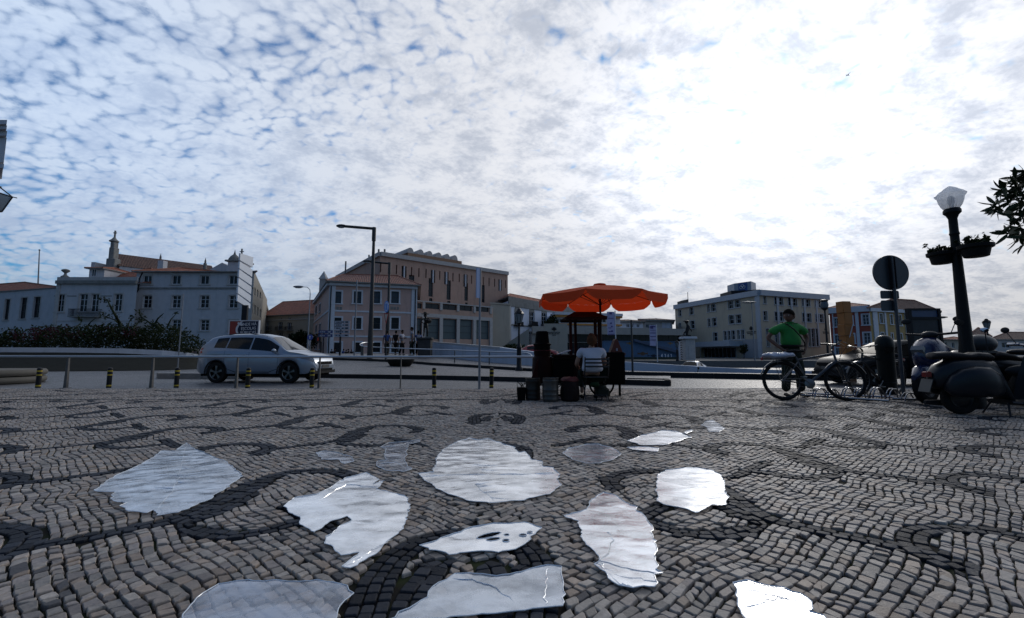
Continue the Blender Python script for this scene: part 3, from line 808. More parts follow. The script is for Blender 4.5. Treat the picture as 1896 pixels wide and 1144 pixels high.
def hit(A, B, px, py):
    """where the pixel's ray meets the vertical plane through A and B: (s, z), s in metres from A"""
    r = ray(px, py); d = Vector((B[0]-A[0], B[1]-A[1])); l = d.length; d /= l
    den = r.x*d.y-r.y*d.x
    t = (A[0]*d.y-A[1]*d.x)/den
    return (r.x*t-A[0])*d.x+(r.y*t-A[1])*d.y, CAMH+r.z*t
def corner(px, Y): 
    return (ray(px, 655).x/ray(px, 655).y*Y, Y)
def zat(px, py, Y): return at(px, py, Y).z
class Facade:
    """a wall from A to B (seen left to right), with real openings; frames and panes are parts of the building"""
    def __init__(s, A, B, z0, z1, zB=None):
        s.A = Vector((A[0], A[1])); s.B = Vector((B[0], B[1])); s.z0 = z0; s.z1 = z1; s.zB = z1 if zB is None else zB
        s.d = (s.B-s.A); s.L = s.d.length; s.d.normalize(); s.n = Vector((s.d.y, -s.d.x)); s.w = []
    def P(s, a, z, out=0.0):
        return Vector((s.A.x+s.d.x*a+s.n.x*out, s.A.y+s.d.y*a+s.n.y*out, z))
    def px(s, x, y): return hit(s.A, s.B, x, y)
    def win(s, x0, y0, x1, y1, style='sash', **k):
        """opening given by the two corners it has in the photo"""
        ym = (y0+y1)/2; xm = (x0+x1)/2
        a0 = s.px(x0, ym)[0]; a1 = s.px(x1, ym)[0]; zt = s.px(xm, y0)[1]; zb = s.px(xm, y1)[1]
        if a0 < .05: a0 = .05
        if a1 > s.L-.05: a1 = s.L-.05
        if a1-a0 > .1: s.w.append((a0, a1, max(zb, s.z0+.02), zt, style, k))
    def wall(s, mb):
        ws = s.w
        xs = sorted(set([0, s.L]+[v for w in ws for v in w[:2]])); zs = sorted(set([s.z0, s.z1]+[v for w in ws for v in w[2:4]]))
        zs = [z for z in zs if z <= s.z1]
        for i in range(len(xs)-1):
            for j in range(len(zs)-1):
                cx, cz = (xs[i]+xs[i+1])/2, (zs[j]+zs[j+1])/2
                if any(w[0] < cx < w[1] and w[2] < cz < w[3] for w in ws): continue
                za, zb_ = zs[j+1], zs[j+1]
                if j == len(zs)-2: za = s.z1+(s.zB-s.z1)*xs[i]/s.L; zb_ = s.z1+(s.zB-s.z1)*xs[i+1]/s.L
                mb.add([s.P(xs[i], zs[j]), s.P(xs[i+1], zs[j]), s.P(xs[i+1], zb_), s.P(xs[i], za)], [(0,1,2,3)])
        for w in ws:                                       # reveals
            a0, a1, z0, z1 = w[:4]; dp = w[5].get('depth', .22)
            q = [s.P(a0,z0), s.P(a1,z0), s.P(a1,z1), s.P(a0,z1)]; b = [s.P(a0,z0,-dp), s.P(a1,z0,-dp), s.P(a1,z1,-dp), s.P(a0,z1,-dp)]
            mb.add(q+b, [(0,1,5,4),(1,2,6,5),(2,3,7,6),(3,0,4,7)])
    def bar(s, mb, a0, a1, z0, z1, o0, o1):
        vs = [s.P(a0,z0,o0), s.P(a1,z0,o0), s.P(a1,z1,o0), s.P(a0,z1,o0), s.P(a0,z0,o1), s.P(a1,z0,o1), s.P(a1,z1,o1), s.P(a0,z1,o1)]
        mb.add(vs, [(0,1,2,3),(7,6,5,4),(0,4,5,1),(1,5,6,2),(2,6,7,3),(3,7,4,0)])
    def windows(s, root, fm, gm, sur=None, surw=.16):
        for a0, a1, z0, z1, st, k in s.w:
            dp = k.get('depth', .22); f = MB(); fw = min(.07, (a1-a0)*.09)
            ym = -dp+.012
            s.bar(f, a0, a0+fw, z0, z1, ym, ym+.05); s.bar(f, a1-fw, a1, z0, z1, ym, ym+.05)
            s.bar(f, a0+fw, a1-fw, z0, z0+fw, ym, ym+.05); s.bar(f, a0+fw, a1-fw, z1-fw, z1, ym, ym+.05)
            m = (a0+a1)/2; h = z1-z0
            if st in ('sash', 'cross'):
                s.bar(f, m-fw*.5, m+fw*.5, z0+fw, z1-fw, ym, ym+.045)
                t = z0+h*.68
                s.bar(f, a0+fw, m-fw*.5, t-fw*.4, t+fw*.4, ym, ym+.044); s.bar(f, m+fw*.5, a1-fw, t-fw*.4, t+fw*.4, ym, ym+.044)
                for zz in (z0+h*.35,):
                    s.bar(f, a0+fw, m-fw*.5, zz-.015, zz+.015, ym, ym+.03); s.bar(f, m+fw*.5, a1-fw, zz-.015, zz+.015, ym, ym+.03)
            elif st == 'two':
                s.bar(f, m-fw*.5, m+fw*.5, z0+fw, z1-fw, ym, ym+.045)
            elif st == 'rail':
                for zz in (z0+h*.5,): s.bar(f, a0+fw, a1-fw, zz-.03, zz+.03, ym, ym+.04)
            elif st == 'grid':
                n = max(1, int((a1-a0)/1.2))
                for i in range(1, n): s.bar(f, a0+(a1-a0)*i/n-.03, a0+(a1-a0)*i/n+.03, z0+fw, z1-fw, ym, ym+.04)
            elif st == 'shop':
                n = max(1, int(h/.8))
                for i in range(1, n): s.bar(f, a0+fw, a1-fw, z0+h*i/n-.025, z0+h*i/n+.025, ym, ym+.04)
            o = f.build('window', k.get('fm', fm), root)
            g = MB(); g.add([s.P(a0+fw*.5,z0+fw*.5,-dp+.008), s.P(a1-fw*.5,z0+fw*.5,-dp+.008), s.P(a1-fw*.5,z1-fw*.5,-dp+.008), s.P(a0+fw*.5,z1-fw*.5,-dp+.008)], [(0,1,2,3)])
            s.bar(g, a0+fw*.5, a1-fw*.5, z0+fw*.5, z1-fw*.5, -dp-.03, -dp+.004)
            g.build('pane', k.get('gm', gm), o)
            if sur is not None and k.get('sur', True):
                q = MB(); w = surw
                s.bar(q, a0-w, a0-.003, z0-.003, z1+w, .0, .045); s.bar(q, a1+.003, a1+w, z0-.003, z1+w, .0, .045)
                s.bar(q, a0-.003, a1+.003, z1+.003, z1+w, .0, .043)
                s.bar(q, a0-w-.08, a1+w+.08, z0-.14, z0-.006, .0, .13)
                q.build('surround', sur, o)
    def band(s, root, name, m, z0, z1, out, a0=0.0, a1=None):
        mb = MB(); s.bar(mb, a0, s.L if a1 is None else a1, z0, z1, -.02, out); return mb.build(name, m, root)

def uv_roof(mb_faces, name, m, root):
    """faces given as lists of points; UVs in metres along the eave and up the slope"""
    vs = []; fs = []; uvs = []
    for f in mb_faces:
        a, b, c = f[0], f[1], f[-1]
        eu = (b-a).normalized(); nn = eu.cross(c-a).normalized(); ev = nn.cross(eu)
        fs.append(list(range(len(vs), len(vs)+len(f))))
        for p in f: vs.append(p); uvs.append(((p-a).dot(eu)+rnd.random()*0, (p-a).dot(ev)))
    off = top(root).location
    me = bpy.data.meshes.new(name); me.from_pydata([tuple(p-off) for p in vs], [], fs); me.update()
    uv = me.uv_layers.new(name='UVMap')
    for p in me.polygons:
        for li, vi in zip(p.loop_indices, p.vertices): uv.data[li].uv = uvs[vi]
    me.materials.append(m); o = bpy.data.objects.new(name, me); COL.objects.link(o); o.parent = root
    return o
def hip_roof(root, quad, z, rise, over=.5, m=None, gable=False, inset=None, name='roof'):
    """quad: 4 corners (front-left, front-right, back-right, back-left)"""
    q = [Vector((p[0], p[1])) for p in quad]; c = sum(q, Vector((0,0)))/4
    e = [p+(p-c).normalized()*over*1.4 for p in q]
    m0 = (e[0]+e[3])/2; m1 = (e[1]+e[2])/2; l = (m1-m0).length; w = ((e[0]-e[3]).length+(e[1]-e[2]).length)/2
    ins = 0 if gable else min(l*.48, (w/2) if inset is None else inset)
    u = (m1-m0).normalized(); r0 = m0+u*ins; r1 = m1-u*ins
    E = [Vector((p.x, p.y, z)) for p in e]; R0 = Vector((r0.x, r0.y, z+rise)); R1 = Vector((r1.x, r1.y, z+rise))
    fs = [[E[0],E[1],R1,R0], [E[2],E[3],R0,R1], [E[1],E[2],R1], [E[3],E[0],R0]]
    o = uv_roof(fs, name, m or tiles, root)
    mb = MB(); mb.prism([(p.x, p.y) for p in e], z-.14, z-.006)
    mb.build('eave', stone_d, root)  # trim darkened so its colour carries the shade under the roof edge
    cap = MB(); cap.tube([R0, R1], .13, 6)
    if not gable:
        for a, b in ((E[0],R0),(E[1],R1),(E[2],R1),(E[3],R0)): cap.tube([a, b], .11, 6)
    cap.build('ridge_tiles', mat('ridge_clay', (.22,.08,.045), .8, var=.3), o)
    return o
def rear(A, B, depth, skew=(0,0)):
    """back corners for a front A-B"""
    k = 1+depth/max(A[1], B[1])
    return ((B[0]*k, B[1]*k), (A[0]*k, A[1]*k))
def shell(mb, pts, z0, z1, skip=(), topz=True):
    """plain walls on the remaining sides, and a flat top"""
    n = len(pts)
    for i in range(n):
        if i in skip: continue
        a, b = pts[i], pts[(i+1) % n]
        mb.add([(a[0],a[1],z0),(b[0],b[1],z0),(b[0],b[1],z1),(a[0],a[1],z1)], [(0,1,2,3)])
    if topz: mb.add([(p[0],p[1],z1-.02) for p in pts], [tuple(range(n))])
def balcony(root, F, x0, x1, ytop, ybot, out=.9):
    a0 = F.px(x0, ybot)[0]; a1 = F.px(x1, ybot)[0]; zt = F.px((x0+x1)/2, ytop)[1]; zb = F.px((x0+x1)/2, ybot)[1]
    sl = MB(); F.bar(sl, a0, a1, zb-.14, zb, .0, out); o = sl.build('balcony', stone_d, root)
    g = MB(); n = max(4, int((a1-a0)/.13))
    for i in range(n+1):
        a = a0+.04+(a1-a0-.08)*i/n; g.obox(F.P(a, (zt+zb)/2, out-.05), F.d.to_3d()*.014, F.n.to_3d()*.014, (0,0,(zt-zb)/2))
    for i in range(1, int(out/.14)):
        for a in (a0+.04, a1-.04): g.obox(F.P(a, (zt+zb)/2, out-.05-i*.14), F.d.to_3d()*.012, F.n.to_3d()*.012, (0,0,(zt-zb)/2))
    F.bar(g, a0, a1, zt-.02, zt+.03, out-.075, out-.02)
    F.bar(g, a0+.01, a0+.05, zt-.02, zt+.028, .0, out-.08); F.bar(g, a1-.05, a1-.01, zt-.02, zt+.028, .0, out-.08)
    g.build('railing', dark_met, o)

# --- low white house at far left
A, B = corner(-130, 70), corner(93, 61); zt = zat(93, 532, 61)
r = thing('house', 'low white house with tall dark windows under a tiled roof, leftmost building', 'house', (*B, 0))
F = Facade(A, B, 0, zt)
for w in ((-40,556,-27,596),(8,554,17.5,592),(37.5,551,49,590),(62,549.5,74,588)): F.win(*w, 'sash')
mb = MB(); F.wall(mb); bk = rear(A, B, 12); pts = [A, B, *bk]; shell(mb, pts, 0, zt, (0,)); mb.build('wall', white_pl, r)
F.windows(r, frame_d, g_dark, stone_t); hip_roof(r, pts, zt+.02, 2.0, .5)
# --- white mansion with parapet, dormer and balcony
A, B = corner(92, 58), corner(243, 58); zt = zat(170, 521, 58)
r = thing('mansion', 'white mansion with stone parapet, dormer and iron balcony behind the hedge', 'house', (*A, 0))
F = Facade(A, B, 0, zt)
for w in ((103.5,545,119,577),(146,544,162,577),(168,544,183,577),(211,544,226,576)): F.win(*w, 'sash')
mb = MB(); F.wall(mb); bk = rear(A, B, 14); pts = [A, B, *bk]; shell(mb, pts, 0, zt, (0,)); mb.build('wall', white_pl, r)
F.windows(r, frame_w, g_dark, stone_t)
zp = zat(170, 513, 58)
F.band(r, 'cornice', stone_d, zt-.35, zt+.1, .32); F.band(r, 'parapet', stone_t, zt+.103, zp, .10)
F.band(r, 'string_course', stone_d, zat(170,548,58)-.05, zat(170,548,58)+.07, .035, 0, F.px(100,548)[0]); F.band(r, 'string_course', stone_d, zat(170,548,58)-.05, zat(170,548,58)+.07, .035, F.px(124,548)[0], F.px(142,548)[0])
F.band(r, 'string_course', stone_d, zat(170,548,58)-.05, zat(170,548,58)+.07, .035, F.px(187,548)[0], F.px(207,548)[0])
F.band(r, 'string_course', stone_t, zat(170,594,58)-.08, zat(170,594,58)+.06, .05)
F.band(r, 'corner_pilaster', stone_t, 0, zt-.36, .09, 0, .5)
balcony(r, F, 137, 188, 573, 586)
u = MB(); p = F.P(F.px(116, 515)[0], zp, -.3)
u.lathe([(.45,0),(.45,.12),(.22,.3),(.14,.45),(.14,.6),(.42,.85),(.46,1.0),(.30,1.12),(.06,1.2)], p, 14); u.build('urn', stone_d, r)
Rz = zp-.5
rf = hip_roof(r, [(A[0]+2.2,60),(B[0],60),(B[0],70),(A[0]+2.2,70)], Rz, zat(205,497,65)-Rz, .2)
d = MB(); x0, x1 = at(165,505,60).x, at(193,505,60).x; zd0, zd1 = zat(175,513,60), zat(175,497,60)
d.box(x0, x1, 60.0, 64, zd0-.3, zd1); d.build('dormer', white_pl, r)
Fd = Facade((x0,59.99),(x1,59.99), zd0, zd1); Fd.w.append((.45, x1-x0-1.05, zd0+.1, zd1-.12, 'two', {'depth':.0}))
Fd.windows(r, frame_w, g_dark)
hip_roof(r, [(x0,59.9),(x1,59.9),(x1,65),(x0,65)], zd1+.03, .55, .35, name='dormer_roof')
# --- white three-storey building with a side wall down the street
A, B = corner(240, 60), corner(462, 60); C_ = corner(489, 92); zt = zat(350, 503, 60)
r = thing('apartment_building', 'white three storey building with tiled eaves, right of the mansion', 'building', (*A, 0))
F = Facade(A, B, 0, zt)
for ys, hs in ((510,526),(547,570),(592,612)):
    for x in (264.5,318,370.5,423.5):
        if ys == 592 and x < 300: continue
        F.win(x, ys, x+16.5, hs, 'sash' if ys > 520 else 'two')
mb = MB(); F.wall(mb)
G = Facade(B, C_, 0, zt)
for x in (466,471,476,481): 
    for ys, hs in ((528,545),(560,580),(598,618)): G.win(x, ys+(x-466)*.8, x+2.4, hs+(x-466)*.5, 'plain')
gw_ = MB(); G.wall(gw_); gw_.build('side_wall', beige_pl, r); D_ = (C_[0]-14, C_[1]+2); E_ = (A[0], 74); shell(mb, [A, B, C_, D_, E_], 0, zt, (0,1)); mb.build('wall', white_pl, r)
F.windows(r, frame_w, g_dark, stone_t); G.windows(r, frame_w, g_dark, None)
F.band(r, 'string_course', stone_d, zat(350,535,60), zat(350,532,60), .12); F.band(r, 'corner_pilaster', stone_t, 0, zt, .08, F.L-.55, F.L-.01)
F.band(r, 'plinth', stone_t, 0, 1.6, .08)
hip_roof(r, [A, B, (C_[0]-3,84), (A[0],72)], zt+.02, 1.9, .45, inset=1.5)
gm = MB(); gm.tube([F.P(.9, zt, .1), F.P(.5, zt-1, .1), F.P(.5, zt-2.6, .1), F.P(.1, zt-3.2,.1), F.P(.1, 1, .1)], .07, 6); gm.build('drainpipe', dark_met, r)
# further houses down that street
A2 = corner(480, 92); B2 = corner(491, 125); zt2 = zat(480, 561, 92)
r = thing('town_house', 'tall grey stone-fronted house further down the narrow street', 'building', (*A2, 0))
F = Facade(A2, B2, 0, zt2)
for x in (483,486.5):
    for ys in (575, 592, 612, 628): F.win(x, ys+(x-483)*1, x+1.6, ys+10, 'plain')
mb = MB(); F.wall(mb); shell(mb, [A2, B2, (B2[0]-12,B2[1]), (A2[0]-12,A2[1]+2)], 0, zt2, (0,)); mb.build('wall', beige_pl, r)
F.windows(r, frame_w, g_dark); F.band(r, 'cornice', stone_d, zt2-.5, zt2+.2, .8)
# --- church behind
r = thing('church', 'long brown church roof with bell gable and stone crosses above the houses', 'church', (*corner(205,80), 0))
zr = zat(215, 469, 84); Y0 = 84; P0 = at(214,469,84); P1_ = at(392,489,96)
P1_.z = P0.z
dv = (P1_-P0).normalized(); nv = Vector((dv.y,-dv.x,0))
e0, e1 = P0+nv*5.5-Vector((0,0,3.2)), P1_+nv*5.5-Vector((0,0,3.2)); f0, f1 = P0-nv*5.5-Vector((0,0,3.2)), P1_-nv*5.5-Vector((0,0,3.2))
uv_roof([[e0,e1,P1_,P0],[f1,f0,P0,P1_],[e1,f1,P1_],[f0,e0,P0]], 'roof', tiles_d, r)
mb = MB(); mb.prism([(e0.x+.0,e0.y+.3),(e1.x,e1.y+.3),(f1.x,f1.y-.3),(f0.x,f0.y-.3)], 0, e0.z-.03)
mb.prism([(P0.x-.6,e0.y-.4),(P0.x+.1,e0.y-.4),(P0.x+.1,f0.y),(P0.x-.6,f0.y)], 0, e0.z+.6); mb.build('wall', white_pl, r)
bc = MB(); b0 = at(197,470,80); b1 = at(213,470,80); z1 = zat(205,489,80); z2 = zat(205,468,80)
bc.bbox(b0.x, b1.x, 80, 81.4, z1-4, zat(205,478,80), .1); bc.bbox(b0.x+.25, at(209,470,80).x, 80.1, 81.3, zat(205,478,80)-.05, zat(205,457,80), .1)
bc.bbox(at(201,460,80).x, at(208.5,460,80).x, 80.2, 81.2, zat(205,457,80)-.05, zat(205,446,80), .1)
bc.lathe([(.75,0),(.75,.2),(.4,.5),(.15,.9)], (at(205,446,80).x, 80.7, zat(205,446,80)), 8)
bc.build('bell_gable', stone_d, r)
cr = MB(); xx = at(206,440,80).x; cr.box(xx-.11, xx+.11, 80.6, 80.8, zat(205,446,80)+.6, zat(205,425,80)); cr.box(xx-.3, xx+.3, 80.62, 80.78, zat(205,430,80), zat(205,428.5,80)); cr.build('cross', stone_d, r)
for x, y in ((297,480),(380,488)):
    p = at(x, y, 90); q = MB(); q.lathe([(.32,-1.2),(.32,0),(.18,.15),(.18,.5),(.08,.9),(.02,1.3)], p, 8); q.build('pinnacle', stone_d, r)
q = MB(); p = at(297, 489, 78); q.box(p.x-.5, p.x+.5, 78, 79, p.z-1.5, p.z+.7); q.build('chimney', white_pl, r)
q = MB(); a, b, c = at(388,499,88), at(411,486,88), at(437,499,88)
q.prism([(a.x,88),(c.x,88),(c.x,92),(a.x,92)], a.z-3, a.z); q.add([a,(b.x,88,b.z),c,(a.x,92,a.z),(b.x,92,b.z),(c.x,92,c.z)], [(0,2,1),(3,4,5),(0,1,4,3),(1,2,5,4)]); q.build('gable', white_pl, r)
r2 = thing('bell_tower', 'small white church tower top with ball finial and cross behind the sign boards', 'tower', (*corner(432,84), 0))
q = MB(); x0, x1 = at(418,480,84).x, at(452,480,84).x
q.bbox(x0+.4, x1-.4, 84, 87, 0, zat(430,484,84), .1); q.build('wall', white_pl, r2)
q = MB(); q.bbox(x0, x1, 83.6, 87.4, zat(430,484,84)+.003, zat(430,481,84), .08); q.build('cornice', stone_d, r2)
q = MB(); q.lathe([(1.0,0),(1.05,.3),(.7,.9),(.25,1.3),(.12,1.7),(.02,2.3)], (at(428,480,84).x, 85, zat(430,481,84)), 12); q.build('finial', stone_d, r2)
q = MB(); q.lathe([(.5,0),(.7,.4),(.5,.8),(.05,1)], (at(446,480,84).x, 85, zat(430,481,84)), 12); q.build('finial', stone_d, r2)
q = MB(); xx = at(441,470,84).x; zz = zat(441,480,84); q.box(xx-.12, xx+.12, 85, 85.2, zz, zat(441,458,84)); q.box(xx-.4, xx+.4, 85.02, 85.18, zat(441,464,84), zat(441,462.6,84)); q.build('cross', stone_d, r2)
# flagpole
q = MB(); p = at(70.5, 525, 66); t_ = at(73, 464, 66); q.tube([(p.x,66,0),(p.x,66,p.z),(t_.x,66,t_.z)], [.09,.09,.06], 8); q.ell((t_.x,66,t_.z+.1), .12,.12,.12)
solo(q, 'flagpole', mat('grey_paint', (.16,.17,.18), .5), 'bare thin flagpole rising behind the low white house', 'flagpole', (p.x,66,0))
# --- house with orange roof at the end of the street
A, B = corner(487, 92), corner(640, 84); zt = zat(520, 583, 90)
r = thing('house', 'cream house with balconies and a bright orange hipped roof, left of the pink building', 'house', (*A, 0))
F = Facade(A, B, 0, zt)
for w in ((493,596,497,610),(515,596,523,611),(532,597,540,612),(493,617,497,630),(515,616,523,630),(532,617,540,630)): F.win(*w, 'two')
for x in (519.5, 536): F.win(x-2, 587.5, x+2, 590.5, 'plain')
mb = MB(); F.wall(mb); pts = [A, B, *rear(A, B, 18)]; shell(mb, pts, 0, zt, (0,)); mb.build('wall', beige_pl, r); F.windows(r, frame_w, g_blue)
F.band(r, 'string_course', stone_t, zat(520,592,90)-.1, zat(520,592,90)+.1, .15)
for x in (491, 513.5, 530.5): balcony(r, F, x, x+13, 605, 611, .7)
hip_roof(r, pts, zt+.02, zat(545,558,98)-zt, .5, inset=6)
# --- pink corner building
A, B = corner(605, 56), corner(770, 59.5); zt = zat(605, 521, 56)
D0 = corner(578, 78)
r = thing('corner_building', 'pink three storey building with white window surrounds and hipped tile roof', 'building', (*A, 0))
F = Facade(A, B, 0, zt)
for x in (618, 655, 690, 724.5):
    F.win(x, 539.5, x+14, 561.5, 'rail', gm=g_blue); F.win(x, 588, x+14, 609, 'rail'); F.win(x, 634, x+14, 652, 'plain')
mb = MB(); F.wall(mb); G = Facade(D0, A, 0, zt)
for x in (584, 591): 
    for ys in (567+(x-584)*-.6, 602-(x-584)*.3, 632): G.win(x, ys, x+3, ys+14, 'plain')
G.wall(mb); Bk = (B[0]*1.32, B[1]*1.32); shell(mb, [A, B, Bk, D0], 0, zt, (0,3)); mb.build('wall', pink_pl, r)
F.windows(r, frame_d, g_dark, stone_w, .2); G.windows(r, frame_d, g_dark, stone_w, .15)
za = F.px(680, 577)[1]; F.band(r, 'string_course', stone_w, za-.1, za+.12, .07); G.band(r, 'string_course', stone_w, za-.1, za+.12, .07)
za = F.px(680, 623)[1]; F.band(r, 'string_course', stone_w, za-.1, za+.12, .07)
F.band(r, 'corner_pilaster', stone_w, 0, zt-.5, .1, 0, .75); F.band(r, 'corner_pilaster', stone_w, 0, zt-.5, .1, F.L-.75, F.L-.003)
F.band(r, 'cornice', stone_w, zt-.5, zt-.15, .35); G.band(r, 'cornice', stone_w, zt-.5, zt-.15, .35)
for x in (625, 731):
    q = MB(); a, z = F.px(x, 570.5); 
    for k in range(3): F.bar(q, a-.55+k*.4, a-.25+k*.4, z-.2, z+.2, .0, .04)
    q.build('relief', stone_d, r)
for x in (602, 768):
    q = MB(); a = F.px(x, 600)[0]; q.tube([F.P(max(a,.2), 0, .16), F.P(max(a,.2), zt-.6, .16)], .07, 6); q.build('drainpipe', dark_met, r)
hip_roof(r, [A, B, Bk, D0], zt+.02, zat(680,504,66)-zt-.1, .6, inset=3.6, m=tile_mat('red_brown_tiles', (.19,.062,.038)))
q = MB(); p = at(600, 505, 88); q.prism([(p.x-.6,87.4),(p.x+.6,87.4),(p.x+.6,88.6),(p.x-.6,88.6)], 0, p.z-1.4); q.add([(p.x-.75,87.2,p.z-1.4),(p.x+.75,87.2,p.z-1.4),(p.x+.75,88.8,p.z-1.4),(p.x-.75,88.8,p.z-1.4),(p.x,88,p.z+.4)], [(0,1,4),(1,2,4),(2,3,4),(3,0,4),(3,2,1,0)])
solo(q, 'roof_turret', stone_t, 'small pale pyramid-topped turret peeping over the left eave of the pink building', 'turret', (p.x,88,0))
# --- theatre
A, B = corner(699, 70), corner(940, 87.5); D0 = corner(618, 92); zt = zat(699, 474, 70); zc = zat(699, 469, 70)
r = thing('theatre_building', 'large brown-pink theatre block with slit windows and small vaults on its roof', 'building', (*A, 0))
F = Facade(A, B, 0, zt); G = Facade(D0, A, 0, zt)
for x0, y0, x1, y1 in ((757,509,767,526),(793.5,515,801.5,549),(827,519,834.5,555),(860,524,866.5,557),(892,528,897.5,560),(794.5,552,800.5,559),(828,557,834,563),(861,560,866,566)): F.win(x0,y0,x1,y1,'shop')
a, b = F.px(705, 487)[0], F.px(936, 512)[0]
n = 20; sk = []
for i in range(n):
    s_ = a+(b-a)*i/(n-1); wide = i in (3, 7, 9, 12, 18)
    F.w.append((s_-(.45 if wide else .12), s_+(.45 if wide else .12), zt-(3.4 if wide else 2.7), zt-1.1, 'plain', {'depth': .5}))
mb = MB(); F.wall(mb); G.wall(mb); Bk = (B[0]-9, B[1]+16); shell(mb, [A, B, Bk, D0], 0, zt, (0,3)); mb.build('wall', theatre_pl, r)
F.windows(r, frame_d, g_dark)
F.band(r, 'cornice', stone_t, zt+.003, zc+.25, .35); G.band(r, 'cornice', stone_t, zt+.003, zc+.25, .34)
for i in (3, 7, 9, 12, 18):
    s_ = a+(b-a)*i/(n-1); q = MB(); F.bar(q, s_-.1, s_+.1, zt-3.4, zt-1.1, -.25, .12); q.build('fin', stone_w, r)
u0, u1 = corner(735, 86), corner(751, 78); u2 = corner(853, 85.5)
zu = zat(751, 467.5, 78); q = MB(); q.prism([u1, u2, (u2[0]-4,u2[1]+9), u0], zt-.5, zu); q.build('roof_block', mat('upper_block', (.26,.16,.10), .85, var=.2), r)
def vault(p, d, w, l):
    q = MB(); d = Vector((d[0], d[1], 0)).normalized(); nn = Vector((-d.y, d.x, 0)); vs = []
    k = 9
    for t_ in (0, l):
        for i in range(k): a_ = math.pi*i/(k-1); vs.append(Vector((p[0],p[1],zu))+d*(w/2*-math.cos(a_))+nn*t_+Vector((0,0,w*.75*math.sin(a_))))
    q.add(vs, [tuple(range(k)), tuple(range(2*k-1,k-1,-1))]+[(i,i+1,k+i+1,k+i) for i in range(k-1)], True); return q
dd = Vector((u2[0]-u1[0], u2[1]-u1[1])); 
for i, t_ in enumerate((.02,.2,.36,.53,.69,.84)):
    p = Vector(u1)+dd*(t_+.02); vault(p, dd, 1.35, 6).build('vault', stone_t, r)
d2 = Vector((u1[0]-u0[0], u1[1]-u0[1]))
for t_ in (.15,.45,.75):
    p = Vector(u0)+d2*t_; vault((p.x,p.y), d2, 1.2, .9).build('vault', stone_t, r)
q = MB(); s1 = corner(878, 90); s2 = corner(925, 94); q.prism([s1, s2, (s2[0],s2[1]+5), (s1[0],s1[1]+5)], zt-.5, zat(890,495,90)); q.build('roof_block', concrete, r)
# its lower front wing
A, B = corner(770, 63), corner(911, 72); zw = zat(770, 558, 63)
W = Facade(A, B, 0, zw)
xs = [(771,781),(786,813.5),(818,845),(850,874),(881,905)]
for x0, x1 in xs:
    W.win(x0, 589+(x0-770)*.035, x1, 628, 'shop', gm=shutter_g, fm=frame_d)
    W.win(x0, 561+(x0-770)*.06, x1, 571+(x0-770)*.055, 'grid')
mb = MB(); W.wall(mb); shell(mb, [A, B, (B[0],B[1]+14), (A[0],A[1]+12)], 0, zw, (0,)); 
r3 = mb.build('front_wing', theatre_pl, r)
W.windows(r, frame_d, g_dark)
W.band(r, 'lintel_band', stone_t, W.px(840,590)[1], W.px(840,583.5)[1], .12)
for x in (783.5, 816, 847.5, 878, 908.5):
    a = W.px(x, 600)[0]; a = min(max(a, .3), W.L-.3); q = MB(); W.bar(q, a-.28, a+.28, 0, W.px(840,590)[1]-.003, .0, .22); q.build('pier', stone_t, r)
    q = MB(); W.bar(q, a-.22, a+.22, W.px(840,576)[1], zw, .0, .15); q.build('pier', stone_t, r)
q = MB(); W.bar(q, -.1, W.L+.1, zw, zw+.18, -.5, .18); q.build('coping', stone_t, r)
for x in (683, 701, 712, 640):                                   # roof-edge pipes
    p = at(x, 471 if x > 690 else (480 if x > 660 else 492), 72 if x > 690 else 84); q = MB(); q.tube([(p.x,p.y,p.z-1.6),(p.x,p.y,p.z+.9)], .16, 8); q.build('vent_pipe', stone_d, r)
# beige wall and low garden wall beside the theatre
A, B = corner(908, 74), corner(944, 76); zt = zat(920, 562, 75)
q = MB(); q.prism([A, B, (B[0],B[1]+8), (A[0],A[1]+8)], 0, zt); q.prism([(A[0]-.1,A[1]-.15),(B[0]+.1,B[1]-.15),(B[0]+.1,B[1]-.003),(A[0]-.1,A[1]-.003)], zt-.15, zt+.1)
solo(q, 'annexe', beige_pl, 'plain beige windowless annexe between the theatre and the arched white house', 'building', (*A, 0))
A, B = corner(938, 66), corner(980, 62); zA, zB = zat(938,636,66), zat(980,608,62)
q = MB(); q.prism([A, B, (B[0],B[1]+.4), (A[0],A[1]+.4)], 0, [zA, zB, zB, zA])
solo(q, 'garden_wall', beige_pl, 'sloping beige wall climbing to the right behind the antique street lantern', 'wall', (*A, 0))
